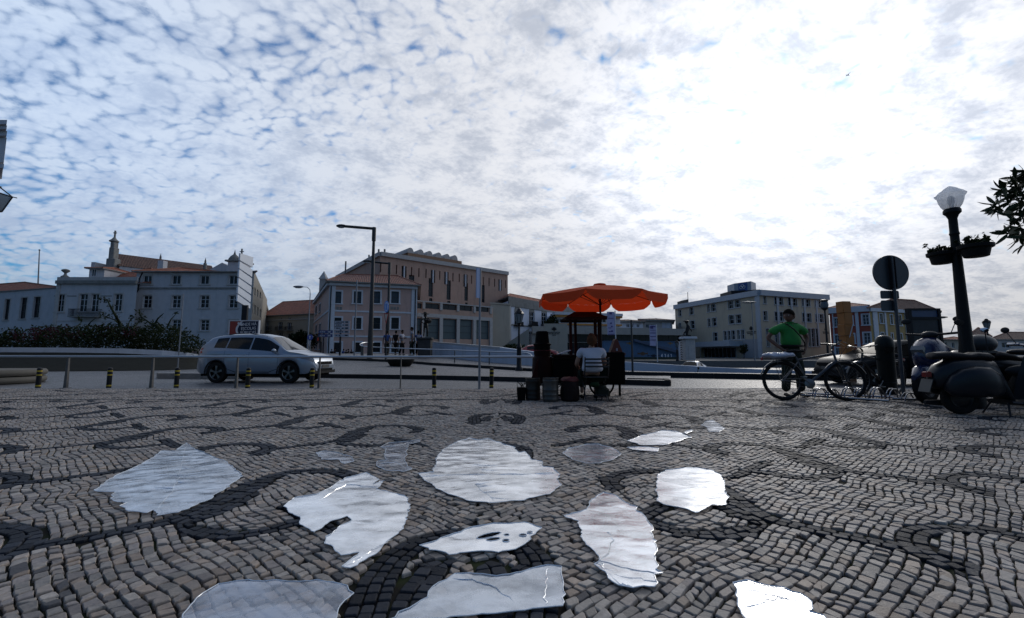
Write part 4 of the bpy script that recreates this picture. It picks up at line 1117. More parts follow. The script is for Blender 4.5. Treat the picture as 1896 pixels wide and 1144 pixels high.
# --- white house with pointed arch windows
A, B = corner(941, 80), corner(1075, 104); zt = zat(941, 557, 80)
r = thing('arched_house', 'white house with pointed arch windows and iron balconies left of the umbrella', 'house', (*A, 0))
F = Facade(A, B, 0, zt)
for x in (957.5, 984.5, 1007.5): F.win(x-4.5, 576+(x-957)*.06, x+4.5, 602+(x-957)*-.02, 'cross')
F.win(979, 614, 989, 633, 'cross')
mb = MB(); F.wall(mb); pts = [A, B, (B[0]-4,B[1]+12), (A[0]-4,A[1]+12)]; shell(mb, pts, 0, zt, (0,)); mb.build('wall', white2, r)
F.windows(r, frame_w, g_dark, stone_d, .1)
for a0, a1, z0, z1, st, k in F.w[:3]:
    q = MB(); m = (a0+a1)/2; w = (a1-a0)/2+.12
    pr = [F.P(m-w, z1, .06)]+[F.P(m-w+w*t, z1+w*1.7*math.sin(math.pi/2*t)**.8, .06) for t in (.2,.4,.6,.8,1)]+[F.P(m+w-w*t, z1+w*1.7*math.sin(math.pi/2*t)**.8, .06) for t in (.8,.6,.4,.2,0)]
    b_ = [p-F.n.to_3d()*.06 for p in pr]; n = len(pr)
    q.add(pr+b_, [tuple(range(n))]+[(i,(i+1)%n,n+(i+1)%n,n+i) for i in range(n)]); q.build('arch', stone_d, r)
    q = MB(); F.bar(q, a0-.35, a1+.35, z0-.25, z0-.02, 0, .8); F.bar(q, a0-.3, a1+.3, z0-.02, z0+.65, .68, .74); q.build('balcony', dark_met, r)
F.band(r, 'cornice', stone_d, zt-.9, zt+.0, .18); F.band(r, 'parapet', stone_d, zt+.003, zt+.9, .1)
za = F.px(1000, 606)[1]; F.band(r, 'string_course', stone_d, za-.12, za+.1, .1)
F.band(r, 'corner_pilaster', stone_t, 0, zt-.9, .12, 0, .8)
hip_roof(r, pts, zt+.9, 1.7, .1, inset=4)
# --- shopping centre: terraces, yellow canopies, sign wall
r = thing('shopping_centre', 'low terraced shopping centre with pale parapets and yellow-edged canopies behind the cart', 'building', (*corner(1040,80), 0))
yel = mat('yellow_band', (.42,.19,.03), .6, var=.15)
A, B = corner(985, 76), corner(1270, 84)
F = Facade(A, B, 0, zat(1040,618,77)); F.win(1052, 618.8, 1262, 634, 'grid', depth=.6); F.win(1000,634.5,1262,655,'grid',depth=.5)
mb = MB(); F.wall(mb); shell(mb, [A, B, (B[0],B[1]+10), (A[0],A[1]+10)], 0, F.z1, (0,)); mb.build('wall', concrete, r); F.windows(r, frame_d, g_dark)
F.band(r, 'parapet', mat('parapet_grey', (.30,.29,.27), .8, var=.15, stain=(.2,.19,.18)), F.z1+.003, zat(1100,606,79), .5)
A, B = corner(1024, 84), corner(1150, 88); z0 = zat(1060,607,85); q = Facade(A, B, z0, zat(1060,580,85))
for x in range(1030, 1140, 16): q.win(x, 590, x+12, 597, 'two')
mb = MB(); q.wall(mb); shell(mb, [A, B, (B[0],96), (A[0],96)], z0, q.z1, (0,)); mb.build('upper_wall', white2, r); q.windows(r, frame_w, g_blue)
q.band(r, 'canopy_edge', yel, zat(1060,587,85)-.05, zat(1060,584,85), .9); q.band(r, 'canopy_edge', yel, zat(1060,602,85), zat(1060,599,85), .7)
q.band(r, 'roof_edge', stone_w, zat(1060,583.8,85), zat(1060,579,85), 1.1)
sw = MB(); a, b = corner(1008, 70), corner(1051, 70); zs0, zs1 = zat(1020,632,70), zat(1020,599,70)
sw.prism([a, b, (b[0],71.2), (a[0],71.2)], 0.3, zs1)
sgn = thing('sign_wall', 'beige sign wall with tree emblem and small dark lettering left of the cart roof', 'sign', (*a, 0))
sw.build('wall', beige_pl, sgn)
def tree_emblem(root, F_, a, z, s):
    q = MB(); 
    for k in range(-3, 4):
        w_ = k*.32; F0 = F_.P(a, z+s*.1, .03); tip = F_.P(a+math.sin(w_)*s*.55, z+s*(.15+.62*math.cos(w_*1.25)), .03); q.tube([F0, F0.lerp(tip,.6), tip], [s*.02, s*.10, s*.02], 6)
    F_.bar(q, a-s*.04, a+s*.04, z-s*.12, z+s*.3, .0, .04); q.build('emblem', dark_met, root)
    for i, w_ in enumerate((1.05, .95, .3)):
        q = MB(); n = (9, 7, 3)[i]
        for k in range(n):
            c0 = a-s*w_+2*s*w_*k/n; F_.bar(q, c0+.02*s, c0+2*s*w_/n*.72, z-s*(.28+.25*i), z-s*(.28+.25*i)+s*.17, .0, .03)
        q.build('lettering', dark_met, root)
Fs = Facade(a, b, 0, zs1); tree_emblem(sgn, Fs, Fs.px(1026,610)[0], Fs.px(1026,613)[1], .95)
# houses beyond the shopping centre
for (x0, x1, yt, Y, lab, m, rt, wn_) in ((1136,1192,594,92,'grey white house with shallow roof behind the umbrella right edge',white2,588,[(1160,600,1166,606),(1167,600,1173,606),(1179,600,1184,606)]),
      (1186,1247,592,98,'pale stone house with flat dark cornice left of the hotel',stone_t,586,[(1196,600,1202,607),(1206,600,1212,607),(1226,597,1243,607)])):
    A, B = corner(x0, Y), corner(x1, Y+3); zt = zat(x0, yt, Y); r = thing('house', lab, 'house', (*A, 0))
    F = Facade(A, B, 0, zt)
    for w in wn_: F.win(*w, 'two', gm=(g_blue if w[0] < 1220 else white2))
    mb = MB(); F.wall(mb); pts = [A, B, *rear(A, B, 12)]; shell(mb, pts, 0, zt, (0,)); mb.build('wall', m, r); F.windows(r, frame_w, g_dark)
    F.band(r, 'cornice', stone_d, zt-.25, zt+.1, .6); hip_roof(r, pts, zt+.1, zat(x0,rt,Y)-zt, .6, m=tiles_d, inset=5)
# --- painted blue wall with stairs, checked pier and stone gate pier with statue
mural = mat('mural_blue', (.035,.10,.20), .7, var=.35, vscale=.5)
r = thing('mural_wall', 'blue painted canal wall with boats and a diagonal stair line right of the vendor', 'wall', (*corner(1125,62), 0))
A, B = corner(1118, 62), corner(1262, 66); F = Facade(A, B, 0, zat(1130,632,62)); F.w = []
q = MB(); F.wall(q); F.bar(q, 0, F.L, F.z1, F.z1+.1, -.5, .08); F.bar(q, 0, F.L, 0, F.z1-.01, -.5, -.01); q.build('wall', mural, r)
q = MB(); a, z = F.px(1172, 631); b, z2 = F.px(1272, 662); 
s0, s1 = F.P(a, z, .3), F.P(b, 0.6, .3); q.extr([(0,-.1),(0,.25),((s1-s0).length,.25),((s1-s0).length,-.1)], s0, (s1-s0).normalized(), Vector((0,0,1)), F.n.to_3d(), -.15, .15); q.build('stair_parapet', mat('dark_blue_paint', (.02,.05,.11), .6), r)
for x, y, w, h, c in ((1166,635,7,2.6,(.16,.10,.03)),(1241,635,6,2.6,(.16,.10,.03)),(1150,655,10,4,(.10,.03,.02)),(1190,654,12,3.5,(.06,.035,.02)),(1222,643,9,4,(.07,.05,.02)),(1235,646,12,4,(.08,.06,.02)),(1210,658,14,2.2,(.02,.03,.05))):
    q = MB(); a, z = F.px(x, y); k = w*.04; F_ = F
    pts = [F_.P(a+w*.075*math.cos(t), z+h*.075*math.sin(t)*(1 if math.sin(t)<0 else .5)+.1*math.sin(5*t), .012) for t in [2*math.pi*i/18 for i in range(18)]]
    q.add(pts, [tuple(range(18))]); q.build('painting', mat('mural_%d_%d' % (x, y), c, .7, var=.5, vscale=2), r)
for i, x in enumerate((1226,1232,1237.5,1243)):
    q = MB(); a, z = F.px(x, 658); F.bar(q, a-.06, a+.06, z-.25, z+.22, 0, .03); F.bar(q, a-.16, a+.06, z+.1, z+.2, 0, .028) if i % 2 else F.bar(q, a-.16, a-.06, z-.2, z+.1, 0, .028); q.build('painted_letter', white2, r)
F.band(r, 'base', mat('dark_base', (.03,.045,.04), .8, var=.3), 0, F.px(1200,661)[1], .2)
r = thing('checked_pier', 'black and white zigzag tiled pier beside the stone gate pier', 'pier', (*corner(1264,60), 0))
A, B = corner(1260, 60), corner(1270.5, 60); z1 = zat(1265,632,60); q = MB(); q.prism([A,B,(B[0],60.6),(A[0],60.6)], 0, z1); q.build('pier', stone_w, r)
q = MB(); F = Facade(A, B, 0, z1); n = 8
for i in range(n):
    zz = z1*i/n
    for k in range(3):
        a0 = F.L*k/3; a1 = F.L*(k+1)/3; am = (a0+a1)/2; h = z1/n
        for c in ([(a0,zz),(am,zz+h*.35),(am,zz+h*.75),(a0,zz+h*.4)], [(am,zz+h*.35),(a1,zz),(a1,zz+h*.4),(am,zz+h*.75)]): q.add([F.P(a_, z_, .012) for a_, z_ in c], [(0,1,2,3)])
q.build('zigzag_tiles', dark_met, r)
r = thing('gate_pier', 'stone gate pier carrying a small dark statue in front of the hotel', 'statue', (*corner(1277,58), 0))
A, B = corner(1270, 58), corner(1288, 58); z1 = zat(1278,627,58); q = MB(); q.bbox(A[0], B[0], 58, 59.2, 0, z1, .05); q.bbox(A[0]+.35, B[0]-.35, 57.94, 58.1, .3, z1-.9, .02); q.build('pier', stone_t, r)
q = MB(); q.bbox(A[0]-.3, B[0]+.2, 57.7, 59.5, z1+.003, z1+.28, .05); q.build('cap', stone_w, r)
q = MB(); c = at(1276,627,58); q.box(c.x-.35, c.x+.35, 58.2, 58.9, z1+.285, z1+.5)
q.tube([(c.x-.1,58.5,z1+.5),(c.x-.05,58.5,z1+1.1),(c.x+.15,58.5,z1+1.6),(c.x+.0,58.5,z1+2.0)], [.16,.22,.26,.12], 8); q.ell((c.x-.05,58.5,z1+2.25), .22,.22,.26); q.tube([(c.x+.1,58.5,z1+1.6),(c.x+.5,58.5,z1+1.2),(c.x+.6,58.5,z1+1.0)], .08, 6); q.tube([(c.x-.0,58.5,z1+1.2),(c.x-.45,58.5,z1+.8),(c.x-.5,58.5,z1+.5)], .1, 6)
q.ell((c.x-.12,58.5,z1+2.4), .42,.42,.1); q.build('figure', dark_met, r)
# --- hotel
A, B, C_ = corner(1253, 112), corner(1412, 85), corner(1540, 92.5)
zt = zat(1412, 547, 85); zc = zat(1412, 539, 85)
r = thing('hotel', 'beige four storey hotel with paired windows and a blue cube sign on its roof', 'hotel', (*B, 0))
def r5(x, y): return 1220+x/4.085, 480+y/4.085
F = Facade(A, B, 0, zt); G = Facade(B, C_, 0, zt)
for x0,y0,x1,y1 in ((148,380,170,430),(232,362,262,418),(365,342,383,398),(395,336,430,392),(522,313,563,372),(575,306,613,363),(728,278,785,340),
    (150,480,166,512),(240,464,270,522),(369,448,388,508),(402,442,435,504),(528,422,568,488),(583,417,622,484),(737,394,780,462),
    (410,553,442,618),(490,543,512,612),(520,540,541,610),(548,538,575,607),(592,535,612,605),(622,532,645,603),(755,512,786,622)):
    F.win(*r5(x0,y0), *r5(x1,y1), 'rail', depth=.35)
F.win(*r5(318,668), *r5(585,762), 'grid', depth=.9)
for x0, y0, x1, y1 in [(792,278,812,335),(875,284,900,342),(907,287,940,345),(978,290,1004,350),(1010,294,1045,352),(1083,300,1103,355),(1112,303,1143,358),(1180,307,1198,360),(1208,310,1238,365)]:
    G.win(*r5(x0,y0), *r5(x1,y1), 'rail', depth=.35)
for x0, y0, x1, y1 in [(792,392,820,462),(878,396,905,465),(915,399,945,467),(1087,405,1110,472),(1118,408,1152,474),(1185,412,1210,476),(1216,415,1245,478)]:
    G.win(*r5(x0,y0), *r5(x1,y1), 'rail', depth=.35)
for x0, x1 in [(815,836),(880,905),(925,955),(1010,1040),(1130,1150),(1156,1182),(1190,1215)]:
    G.win(*r5(x0,524), *r5(x1,660), 'shop', depth=.35)
mb = MB(); F.wall(mb); G.wall(mb); shell(mb, [A, B, C_, (C_[0]-14,C_[1]+26), (A[0]+8,A[1]+14)], 0, zt, (0,1)); mb.build('wall', hotel_pl, r)
F.windows(r, frame_w, g_dark, hotel_cor, .12); G.windows(r, frame_w, g_dark, hotel_cor, .12)
F.band(r, 'cornice', hotel_cor, zt+.003, zc+.25, .5); G.band(r, 'cornice', hotel_cor, zt+.003, zc+.25, .49)
for i, x in enumerate((1441.5, 1467.5, 1491.5, 1514)):
    a = G.px(x, 600)[0]; q = MB(); G.bar(q, a-.22, a+.22, G.px(x,640)[1], zt-.002, 0, .1); q.build('pilaster', hotel_cor, r)
q = MB(); F.bar(q, F.L-.8, F.L+.05, 0, zt-.002, .02, .3); q.build('pilaster', hotel_cor, r)
za = F.px(1300, 641)[1]; q = MB(); a, b = F.px(1300,640)[0], F.px(1377,640)[0]; F.bar(q, a, b, za-.2, za+.9, .01, 3.5); q.build('canopy', hotel_cor, r)
q = MB(); F.bar(q, F.px(1377,640)[0], F.L-.9, 0, F.px(1390,628)[1], .005, .25); q.build('base_wall', mat('hotel_base', (.27,.28,.30), .8, var=.1, stain=(.2,.2,.21)), r)
s0, s1 = corner(1360, 92), corner(1414, 90); q = MB(); q.prism([s0, s1, (s1[0]+2,s1[1]+5), (s0[0],s0[1]+5)], zt, zat(1390,537,91)); q.build('roof_room', dark_met, r)
s0, s1, s2 = corner(1366, 93), corner(1383, 90.5), corner(1407, 92.5)
cube = thing('roof_sign', 'blue and grey cube sign with white emblem on the hotel roof', 'sign', (*s1, zt))
cz0, cz1 = zat(1385,538,91), zat(1385,522,91)
q = MB(); q.prism([s0, corner(1398, 90), s2, (s2[0],s2[1]+3), (s0[0],s0[1]+3)], cz0, cz1); q.build('box', mat('sign_grey', (.20,.25,.32), .4), cube)
Fb = Facade(s0, corner(1398,90), cz0, cz1); q = MB(); Fb.bar(q, Fb.L*.25, Fb.L*.78, cz0+.02, cz1-.05, .0, .03); q.build('blue_panel', mat('sign_blue', (.01,.06,.22), .35), cube)
q = MB(); c = Fb.P(Fb.L*.5, (cz0+cz1)/2, .08)
for dx, dz in ((-.3,-.12),(.3,-.12),(0,.22)):
    pts = [c+Fb.d.to_3d()*(dx+.28*math.cos(t))+Vector((0,0,dz+.28*math.sin(t))) for t in [2*math.pi*i/16 for i in range(16)]]; q.tube(pts, .055, 5, closed=True)
q.build('emblem', frame_w, cube)
s0 = corner(1266, 112); q = MB(); q.prism([s0, corner(1279,109), (corner(1279,109)[0],113), (s0[0],115)], zt, zat(1272,556,110)+.2); q.tube([(corner(1278,110)[0],110,zt),(corner(1278,110)[0],110,zat(1278,541,110))], .07, 6); q.build('roof_room', dark_met, r)
tree_emblem(r, F, F.px(1391,610)[0], F.px(1391,612)[1], 1.2); tree_emblem(r, G, G.px(1529,610)[0], G.px(1529,613)[1], 1.0)
# --- red and ochre houses on the right
def r8(x, y): return 1530+x/8.17, 540+y/8.17
A, B = corner(1541, 74), corner(1616, 70); C_ = corner(1625, 70.5); D_ = corner(1742, 76)
zt = zat(1616, 574, 70)
r = thing('town_house', 'dark red town house with white framed windows behind the orange totem', 'house', (*A, 0))
F = Facade(A, B, 0, zt)
for x0,y0,x1,y1 in ((118,400,182,530),(350,375,395,505),(548,345,645,500),(128,655,200,795),(385,640,425,780),(568,620,668,785),(140,850,210,950),(560,850,650,960)): F.win(*r8(x0,y0), *r8(x1,y1), 'cross')
mb = MB(); F.wall(mb); pts = [A, B, *rear(A, B, 12)]; shell(mb, pts, 0, zt, (0,)); mb.build('wall', red_pl, r); F.windows(r, frame_w, g_blue, stone_w, .18)
F.band(r, 'cornice', stone_w, zt-.2, zt+.75, .35)
for x in ((1584.5,1590.5),(1542,1544)): F.band(r, 'pilaster', stone_w, 0, zt-.21, .12, max(0,F.px(x[0],600)[0]), F.px(x[1],600)[0])
hip_roof(r, pts, zt+.76, 1.3, .2, inset=3)
r = thing('town_house', 'ochre town house with pale pilasters and narrow windows behind the round-topped bin', 'house', (*C_, 0))
F = Facade(B, D_, 0, zt)
for x0,y0,x1,y1 in ((808,335,852,475),(968,350,1002,490),(1092,355,1135,510),(830,620,872,760),(985,630,1012,770),(1110,635,1150,780)): F.win(*r8(x0,y0), *r8(x1,y1), 'cross')
mb = MB(); F.wall(mb); pts = [B, D_, *rear(B, D_, 10)]; shell(mb, pts, 0, zt, (0,)); mb.build('wall', ochre_pl, r); F.windows(r, frame_w, g_blue, stone_w, .14)
for x in ((1616.5,1625),(1638,1641),(1676,1680)): F.band(r, 'pilaster', stone_w, 0, zt-.21, .12, max(0,F.px(x[0],600)[0]), F.px(x[1],600)[0])
F.band(r, 'cornice', stone_w, zt-.2, zt+.35, .3); hip_roof(r, pts, zt+.36, zat(1680,553,76)-zt-.3, .5, m=tiles_d, inset=7)
# far roofs on the right
for (x0,x1,yt,yr,Y,lab,mm,tm) in ((1742,1795,628,621,80,'low house with orange roof and aerials left of the lamp post',beige_pl,tiles),(1795,1838,622,603,95,'house with brown gabled roof seen behind the scooter mirror',beige_pl,tiles_d),
      (1836,1990,628,612,88,'long low house with blue-grey roof at the right edge',stone_t,tiles_d)):
    A, B = corner(x0, Y), corner(x1, Y+2); zt = zat(x0, yt, Y); r = thing('house', lab, 'house', (*A, 0)); F = Facade(A, B, 0, zt)
    w_ = (x1-x0)/4
    for k in range(3): F.win(x0+w_*(k+.5), yt+6, x0+w_*(k+.5)+w_*.4, yt+16, 'two')
    mb = MB(); F.wall(mb); pts = [A, B, *rear(A, B, 12)]; shell(mb, pts, 0, zt, (0,)); mb.build('wall', mm, r); F.windows(r, frame_w, g_dark); hip_roof(r, pts, zt, zat(x0,yr,Y)-zt, .5, m=tm, inset=5)
    if x0 in (1742, 1836):
        q = MB(); p = Vector((A[0]+(2.5 if x0==1742 else 4), Y+4, zt+.5)); q.tube([p, p+Vector((0,0,3.0))], .05, 5)
        for dz in (2.2,2.5,2.8): q.tube([p+Vector((-.7,0,dz)), p+Vector((.7,0,dz))], .03, 4)
        q.build('aerial', dark_met, r)
# near building at the left edge: only its cornice corner and lantern enter the picture
r = thing('corner_house', 'white corner house whose moulded cornice just enters the left edge', 'building', (-15, 10, 0))
p = at(12, 232, 10.2); X = p.x; zc = at(0, 226, 10.2).z
mb = MB(); mb.prism([(X-9,10.8),(X-1.0,10.8),(X*1.8-.9,18),(X*1.8-9,18)], 0, zc-.25); mb.build('wall', white_pl, r); mb = MB(); mb.prism([(X-1,10.45),(X-.26,10.45),((X-.26)*1.1,11.5),(X-3,11.5)], at(0,302,10.5).z,zc-.27); mb.build('pilaster', stone_w, r)
for k, (o, z0, z1) in enumerate(((0.0,-.05,.06),(-.06,-.14,-.053),(-.16,-.26,-.143),(-.28,-1.05,-.95))):
    mb = MB(); mb.prism([(X-9,10.2-o),(X+o,10.2-o),(X*1.8+o,18),(X*1.8-9,18)], zc+z0, zc+z1); mb.build('cornice', stone_w, r)
r = thing('wall_lantern', 'old four sided iron wall lantern at the left edge', 'lantern', (0,0,0))
c = at(-14, 368, 7.2); r.location = c
w0, w1, zt_, zb_, zm = .155, .085, .17, -.20, .03
f = MB()
def ring4(w, z): return [(w,w,z),(-w,w,z),(-w,-w,z),(w,-w,z)]
t4, b4, k4 = ring4(w0, zm+.06), ring4(w1, zb_), ring4(.05, zt_+.05)
for i in range(4):
    f.tube([t4[i], t4[(i+1)%4]], .011, 5); f.tube([b4[i], b4[(i+1)%4]], .011, 5); f.tube([t4[i], b4[i]], .011, 5); f.tube([t4[i], k4[i]], .010, 5); f.tube([t4[i], (t4[i][0]*1.25, t4[i][1]*1.25, zm+.055)], .009, 5)
f.box(-.06,.06,-.06,.06,zt_+.04,zt_+.07); f.lathe([(.03,zt_+.07),(.045,zt_+.1),(.02,zt_+.15)], n=8); f.lathe([(.03,zb_-.0),(.04,zb_-.04),(.01,zb_-.08)], n=8); f.tube([(-.0,0,zb_-.05),(-.1,.0,zb_-.25),(-.5,.1,zb_-.3),(-1.0,.3,zb_-.1)], .015, 6)
f.build('frame', dark_met, r, local=True)
g = MB(); 
for i in range(4):
    j = (i+1) % 4; g.add([t4[i], t4[j], b4[j], b4[i]], [(0,1,2,3)])
gl = mat('lantern_glass', (.18,.22,.26), .2, trans=.5, tcol=(.35,.42,.46)); g.build('glass', gl, r, local=True)
# ---------------------------------------------------------------- street: kerbs, median, ramp, parapet
def grid_sheet(name, rows, m, kind=True):
    """rows: list of lists of Vectors, equal length"""
    mb = MB(); n = len(rows[0])
    vs = [p for r_ in rows for p in r_]
    fs = [(i*n+k, i*n+k+1, (i+1)*n+k+1, (i+1)*n+k) for i in range(len(rows)-1) for k in range(n-1)]
    mb.add(vs, fs, True)
    return struct(mb, name, m)
paving_m = road_mat('ramp_setts', (.13,.13,.14), 17, .6)
def PZ(px, Y, z): x, y = corner(px, Y); return Vector((x, y, z))
def PY(px, py, Y): return at(px, py, Y)
K1 = [(440,17.2),(520,16.9),(600,16.5),(700,16.0),(800,15.4),(900,14.7),(985,14.0),(1100,13.2),(1200,12.6),(1240,12.35)]
K2 = [(440,31,.45),(520,30,.47),(600,28.5,.46),(680,27,.41),(742,26,.33),(800,25,.2),(900,22.5,.10),(985,20.3,.03),(1100,18.2,.0),(1250,16.6,.0),(1410,15.5,.0),(1560,14.8,.0)]
CR = [(440,38,.80),(520,37,.85),(600,36,.87),(680,35,.87),(742,34,.86),(800,31,.70),(900,27,.34),(985,24,.20),(1100,20.6,.08),(1250,18.3,.06),(1410,16.9,.06),(1560,16.0,.06)]
def interp(T, px, k):
    xs = [t[0] for t in T]; return float(np.interp(px, xs, [t[k] for t in T]))
pxs = list(range(440, 1241, 40))
rowA = [[PZ(p, interp(K1,p,1), .10) for p in pxs]]
rowA.append([PZ(p, interp(K1,p,1)*.45+interp(K2,p,1)*.55, .10*.45+interp(K2,p,2)*.55) for p in pxs])
rowA.append([PZ(p, interp(K2,p,1)+.01, interp(K2,p,2)) for p in pxs])
for q in (rowA[1][-1], rowA[2][-1], rowA[1][-2]): q.z = max(q.z, .02)
grid_sheet('median_pavement', rowA, paving_m)
pxb = list(range(440, 1561, 40))
rowB = [[PZ(p, interp(K2,p,1)+.12, interp(K2,p,2)+.13) for p in pxb], [PZ(p, (interp(K2,p,1)+interp(CR,p,1))/2, (interp(K2,p,2)+interp(CR,p,2))/2+.10) for p in pxb],
        [PZ(p, interp(CR,p,1), interp(CR,p,2)) for p in pxb], [PZ(p, interp(CR,p,1)+12, interp(CR,p,2)-(.25 if p < 780 else .5)) for p in pxb]]
rowB[3] = [v if i < 9 else Vector((rowB[2][i].x, rowB[2][i].y+.5, rowB[2][i].z-.3)) for i, v in enumerate(rowB[3])]
grid_sheet('bridge_ramp', rowB, paving_m)
def kerb_line(pts, h, w, m, name='kerb'):
    mb = MB(); pts = [Vector(p) for p in pts]
    for a, b in zip(pts, pts[1:]):
        L_ = (b-a).length; n = max(1, int(L_/1.0)); d = (b-a)/n; nn = Vector((-d.y, d.x, 0)).normalized()
        for k in range(n):
            p, q = a+d*k, a+d*(k+1); g = d.normalized()*.006
            p = p+g; q = q-g
            vs = [p+Vector((0,0,-.3)), q+Vector((0,0,-.3)), q+nn*w+Vector((0,0,-.3)), p+nn*w+Vector((0,0,-.3)), p+Vector((0,0,h)), q+Vector((0,0,h)), q+nn*w+Vector((0,0,h)), p+nn*w+Vector((0,0,h))]
            mb.add(vs, [(0,3,2,1),(4,5,6,7),(0,1,5,4),(1,2,6,5),(2,3,7,6),(3,0,4,7)])
    return struct(mb, name, m)
kerb_dk = mat('dark_kerb_stone', (.028,.028,.028), .75, var=.35, vscale=4, bump=.4, bscale=20)
kerb_line([PZ(p, interp(K1,p,1)-.02, 0) for p in pxs], .085, .16, kerb_dk)
kerb_line([PZ(p, interp(K2,p,1), interp(K2,p,2)) for p in pxb], .14, .16, kerb_dk)
kerb_line([PZ(1240,12.36,0), PZ(1236,13.1,0), PZ(1160,13.5,0)], .115, .15, kerb_dk)
# small island left of the car
mb = MB(); I = [PZ(297,16.6,0), PZ(300,16.1,0), PZ(380,15.9,0), PZ(470,15.9,0), PZ(470,18.2,0), PZ(340,18,0)]
mb.prism([(p.x,p.y) for p in I], -.1, .13); struct(mb, 'traffic_island', paving_m)
kerb_line([I[0]-Vector((0,.1,0)), I[1]-Vector((0,.1,0)), I[2]-Vector((0,.1,0)), I[3]-Vector((0,.1,0))], .145, .1, kerb)
# white parapet of the canal bridge
par = mat('white_parapet', (.46,.50,.57), .8, var=.12, vscale=.8, bump=.1, stain=(.30,.31,.33))
def wall_run(mb, pts, t=.3):
    """pts: (px, Y, y_top, z_bottom)"""
    V = [(PZ(p, Y, 0), at(p, yt, Y).z, zb) for p, Y, yt, zb in pts]
    for (a, za, ba), (b, zb_, bb) in zip(V, V[1:]):
        d = (b-a).normalized(); n = Vector((-d.y, d.x, 0))*t
        q = [a, b, b+n, a+n]
        mb.add([(p.x,p.y,z) for p, z in zip(q, (ba,bb,bb,ba))]+[(p.x,p.y,z) for p, z in zip(q, (za,zb_,zb_,za))], [(0,3,2,1),(4,5,6,7),(0,1,5,4),(1,2,6,5),(2,3,7,6),(3,0,4,7)])
r = thing('parapet_wall', 'long white parapet wall sloping down to the right across the canal bridge', 'wall', (*corner(797,31),0))
q = MB(); wall_run(q, [(797,31,633,.4),(860,28.5,637.5,.2),(925,26,643,0),(985,23.7,651,0)]); q.build('wall', par, r)
q = MB(); wall_run(q, [(985,23.7,651,0),(1045,21.6,662,0),(1160,19.6,670,0),(1300,17.9,679,0),(1410,17.0,684,0),(1560,16.3,689,0)]); q.build('lower_wall', par, r)
q = MB(); wall_run(q, [(933,25.9,650.5,0),(947,25.3,652.5,0)], .29); q.v = [v-Vector((0,.02,0)) for v in q.v]; q.build('recess_panel', concrete, r)
q = MB(); wall_run(q, [(797,30.99,632.4,1.65),(860,28.49,637,1.35),(925,25.99,642.4,1.1)], .36); q.build('coping', stone_t, r)
q = MB(); c = at(1293,681.5,17.8); q.ell((c.x,c.y,c.z), .04,.03,.05); q.tube([(c.x,c.y-.0,c.z),(c.x-.08,c.y-.02,c.z-.3)], .015, 5); q.build('stain', mat('rust_stain', (.02,.02,.02), .9), r)
# sunk quay road beyond the parapet, with its white car
mb = MB(); mb.add([(12,28,-1.7),(46,28,-1.7),(46,58,-1.7),(12,58,-1.7)], [(0,1,2,3)]); mb.add([(12,28,-1.7),(46,28,-1.7),(46,28,-.06),(12,28,-.06)], [(0,1,2,3)]); mb.add([(12,58,-1.7),(46,58,-1.7),(46,58,-.06),(12,58,-.06)], [(0,1,2,3)])
mb.add([(12,28,-1.7),(12,58,-1.7),(12,58,-.06),(12,28,-.06)], [(0,1,2,3)]); mb.add([(46,28,-1.7),(46,58,-1.7),(46,58,-.06),(46,28,-.06)], [(0,1,2,3)])
struct(mb, 'quay_road', mat('quay', (.10,.10,.10), .8, var=.3))

# ---------------------------------------------------------------- rails, bollards
rail_m = mat('galvanised_rail', (.40,.42,.45), .38, .75, var=.15, vscale=5)
post_m = mat('painted_post', (.10,.095,.09), .55, .3, var=.3, vscale=8)
yr = 10.95
r = thing('guard_rail', 'long straight metal rail on tapered posts along the edge of the cobbles', 'railing', (-6,yr,0))
q = MB(); q.tube([(-17,yr,.80),(-11,yr,.782),(-6,yr,.775),(.2,yr,.775),(.58,yr,.775),(.66,yr,.74),(.66,yr,.66),(.58,yr,.62)], .03, 10); q.build('rail', rail_m, r)
for i, x in enumerate((-60,128,285,441,593,743)):
    X = corner(x, yr)[0]; w = (.042,.040,.036,.031,.027,.014)[i]; q = MB()
    q.add([(X-w,yr-.03,-.02),(X+w,yr-.03,-.02),(X+w*.5,yr-.02,.76),(X-w*.5,yr-.02,.76),(X-w,yr+.03,-.02),(X+w,yr+.03,-.02),(X+w*.5,yr+.02,.76),(X-w*.5,yr+.02,.76)], [(0,1,2,3),(7,6,5,4),(0,4,5,1),(1,5,6,2),(2,6,7,3),(3,7,4,0)])
    q.bbox(X-w*1.7, X+w*1.7, yr-.09, yr+.09, -.04, .012, .004); q.build('post', post_m, r)
# second, curved rail on the ramp
r = thing('handrail', 'curved pedestrian handrail looping around the tall lamp on the bridge ramp', 'railing', (*corner(760,27),.6))
pts = [at(692,634.5,31),at(676,634,30.3),at(667,637,29.4),at(672,641,28.6),at(700,643,27.8),at(760,645.5,26.6),at(820,647.5,25.4),at(885,650,24.2),at(940,652,23.3),at(972,653,22.7),at(981,655.5,22.4),at(985,660,22.2),at(986,664,22.0)]
sm = []
for i in range(len(pts)-1):
    p0 = pts[max(i-1,0)]; p1 = pts[i]; p2 = pts[i+1]; p3 = pts[min(i+2,len(pts)-1)]
    for k in range(5):
        t = k/5; sm.append(.5*((2*p1)+(p2-p0)*t+(2*p0-5*p1+4*p2-p3)*t*t+(3*p1-p0-3*p2+p3)*t**3))
sm.append(pts[-1]); q = MB(); q.tube(sm, .035, 8); q.build('rail', rail_m, r)
for px_, py_, Y in ((671,641,28.7),(716,643.8,27.4),(842,648.3,25.0),(906,650.8,23.9)):
    p = at(px_, py_, Y); q = MB(); w = .09 if px_ == 671 else .03; q.box(p.x-w, p.x+w, p.y-.03, p.y+.03, .25 if px_ < 800 else .1, p.z); q.build('post', post_m, r)
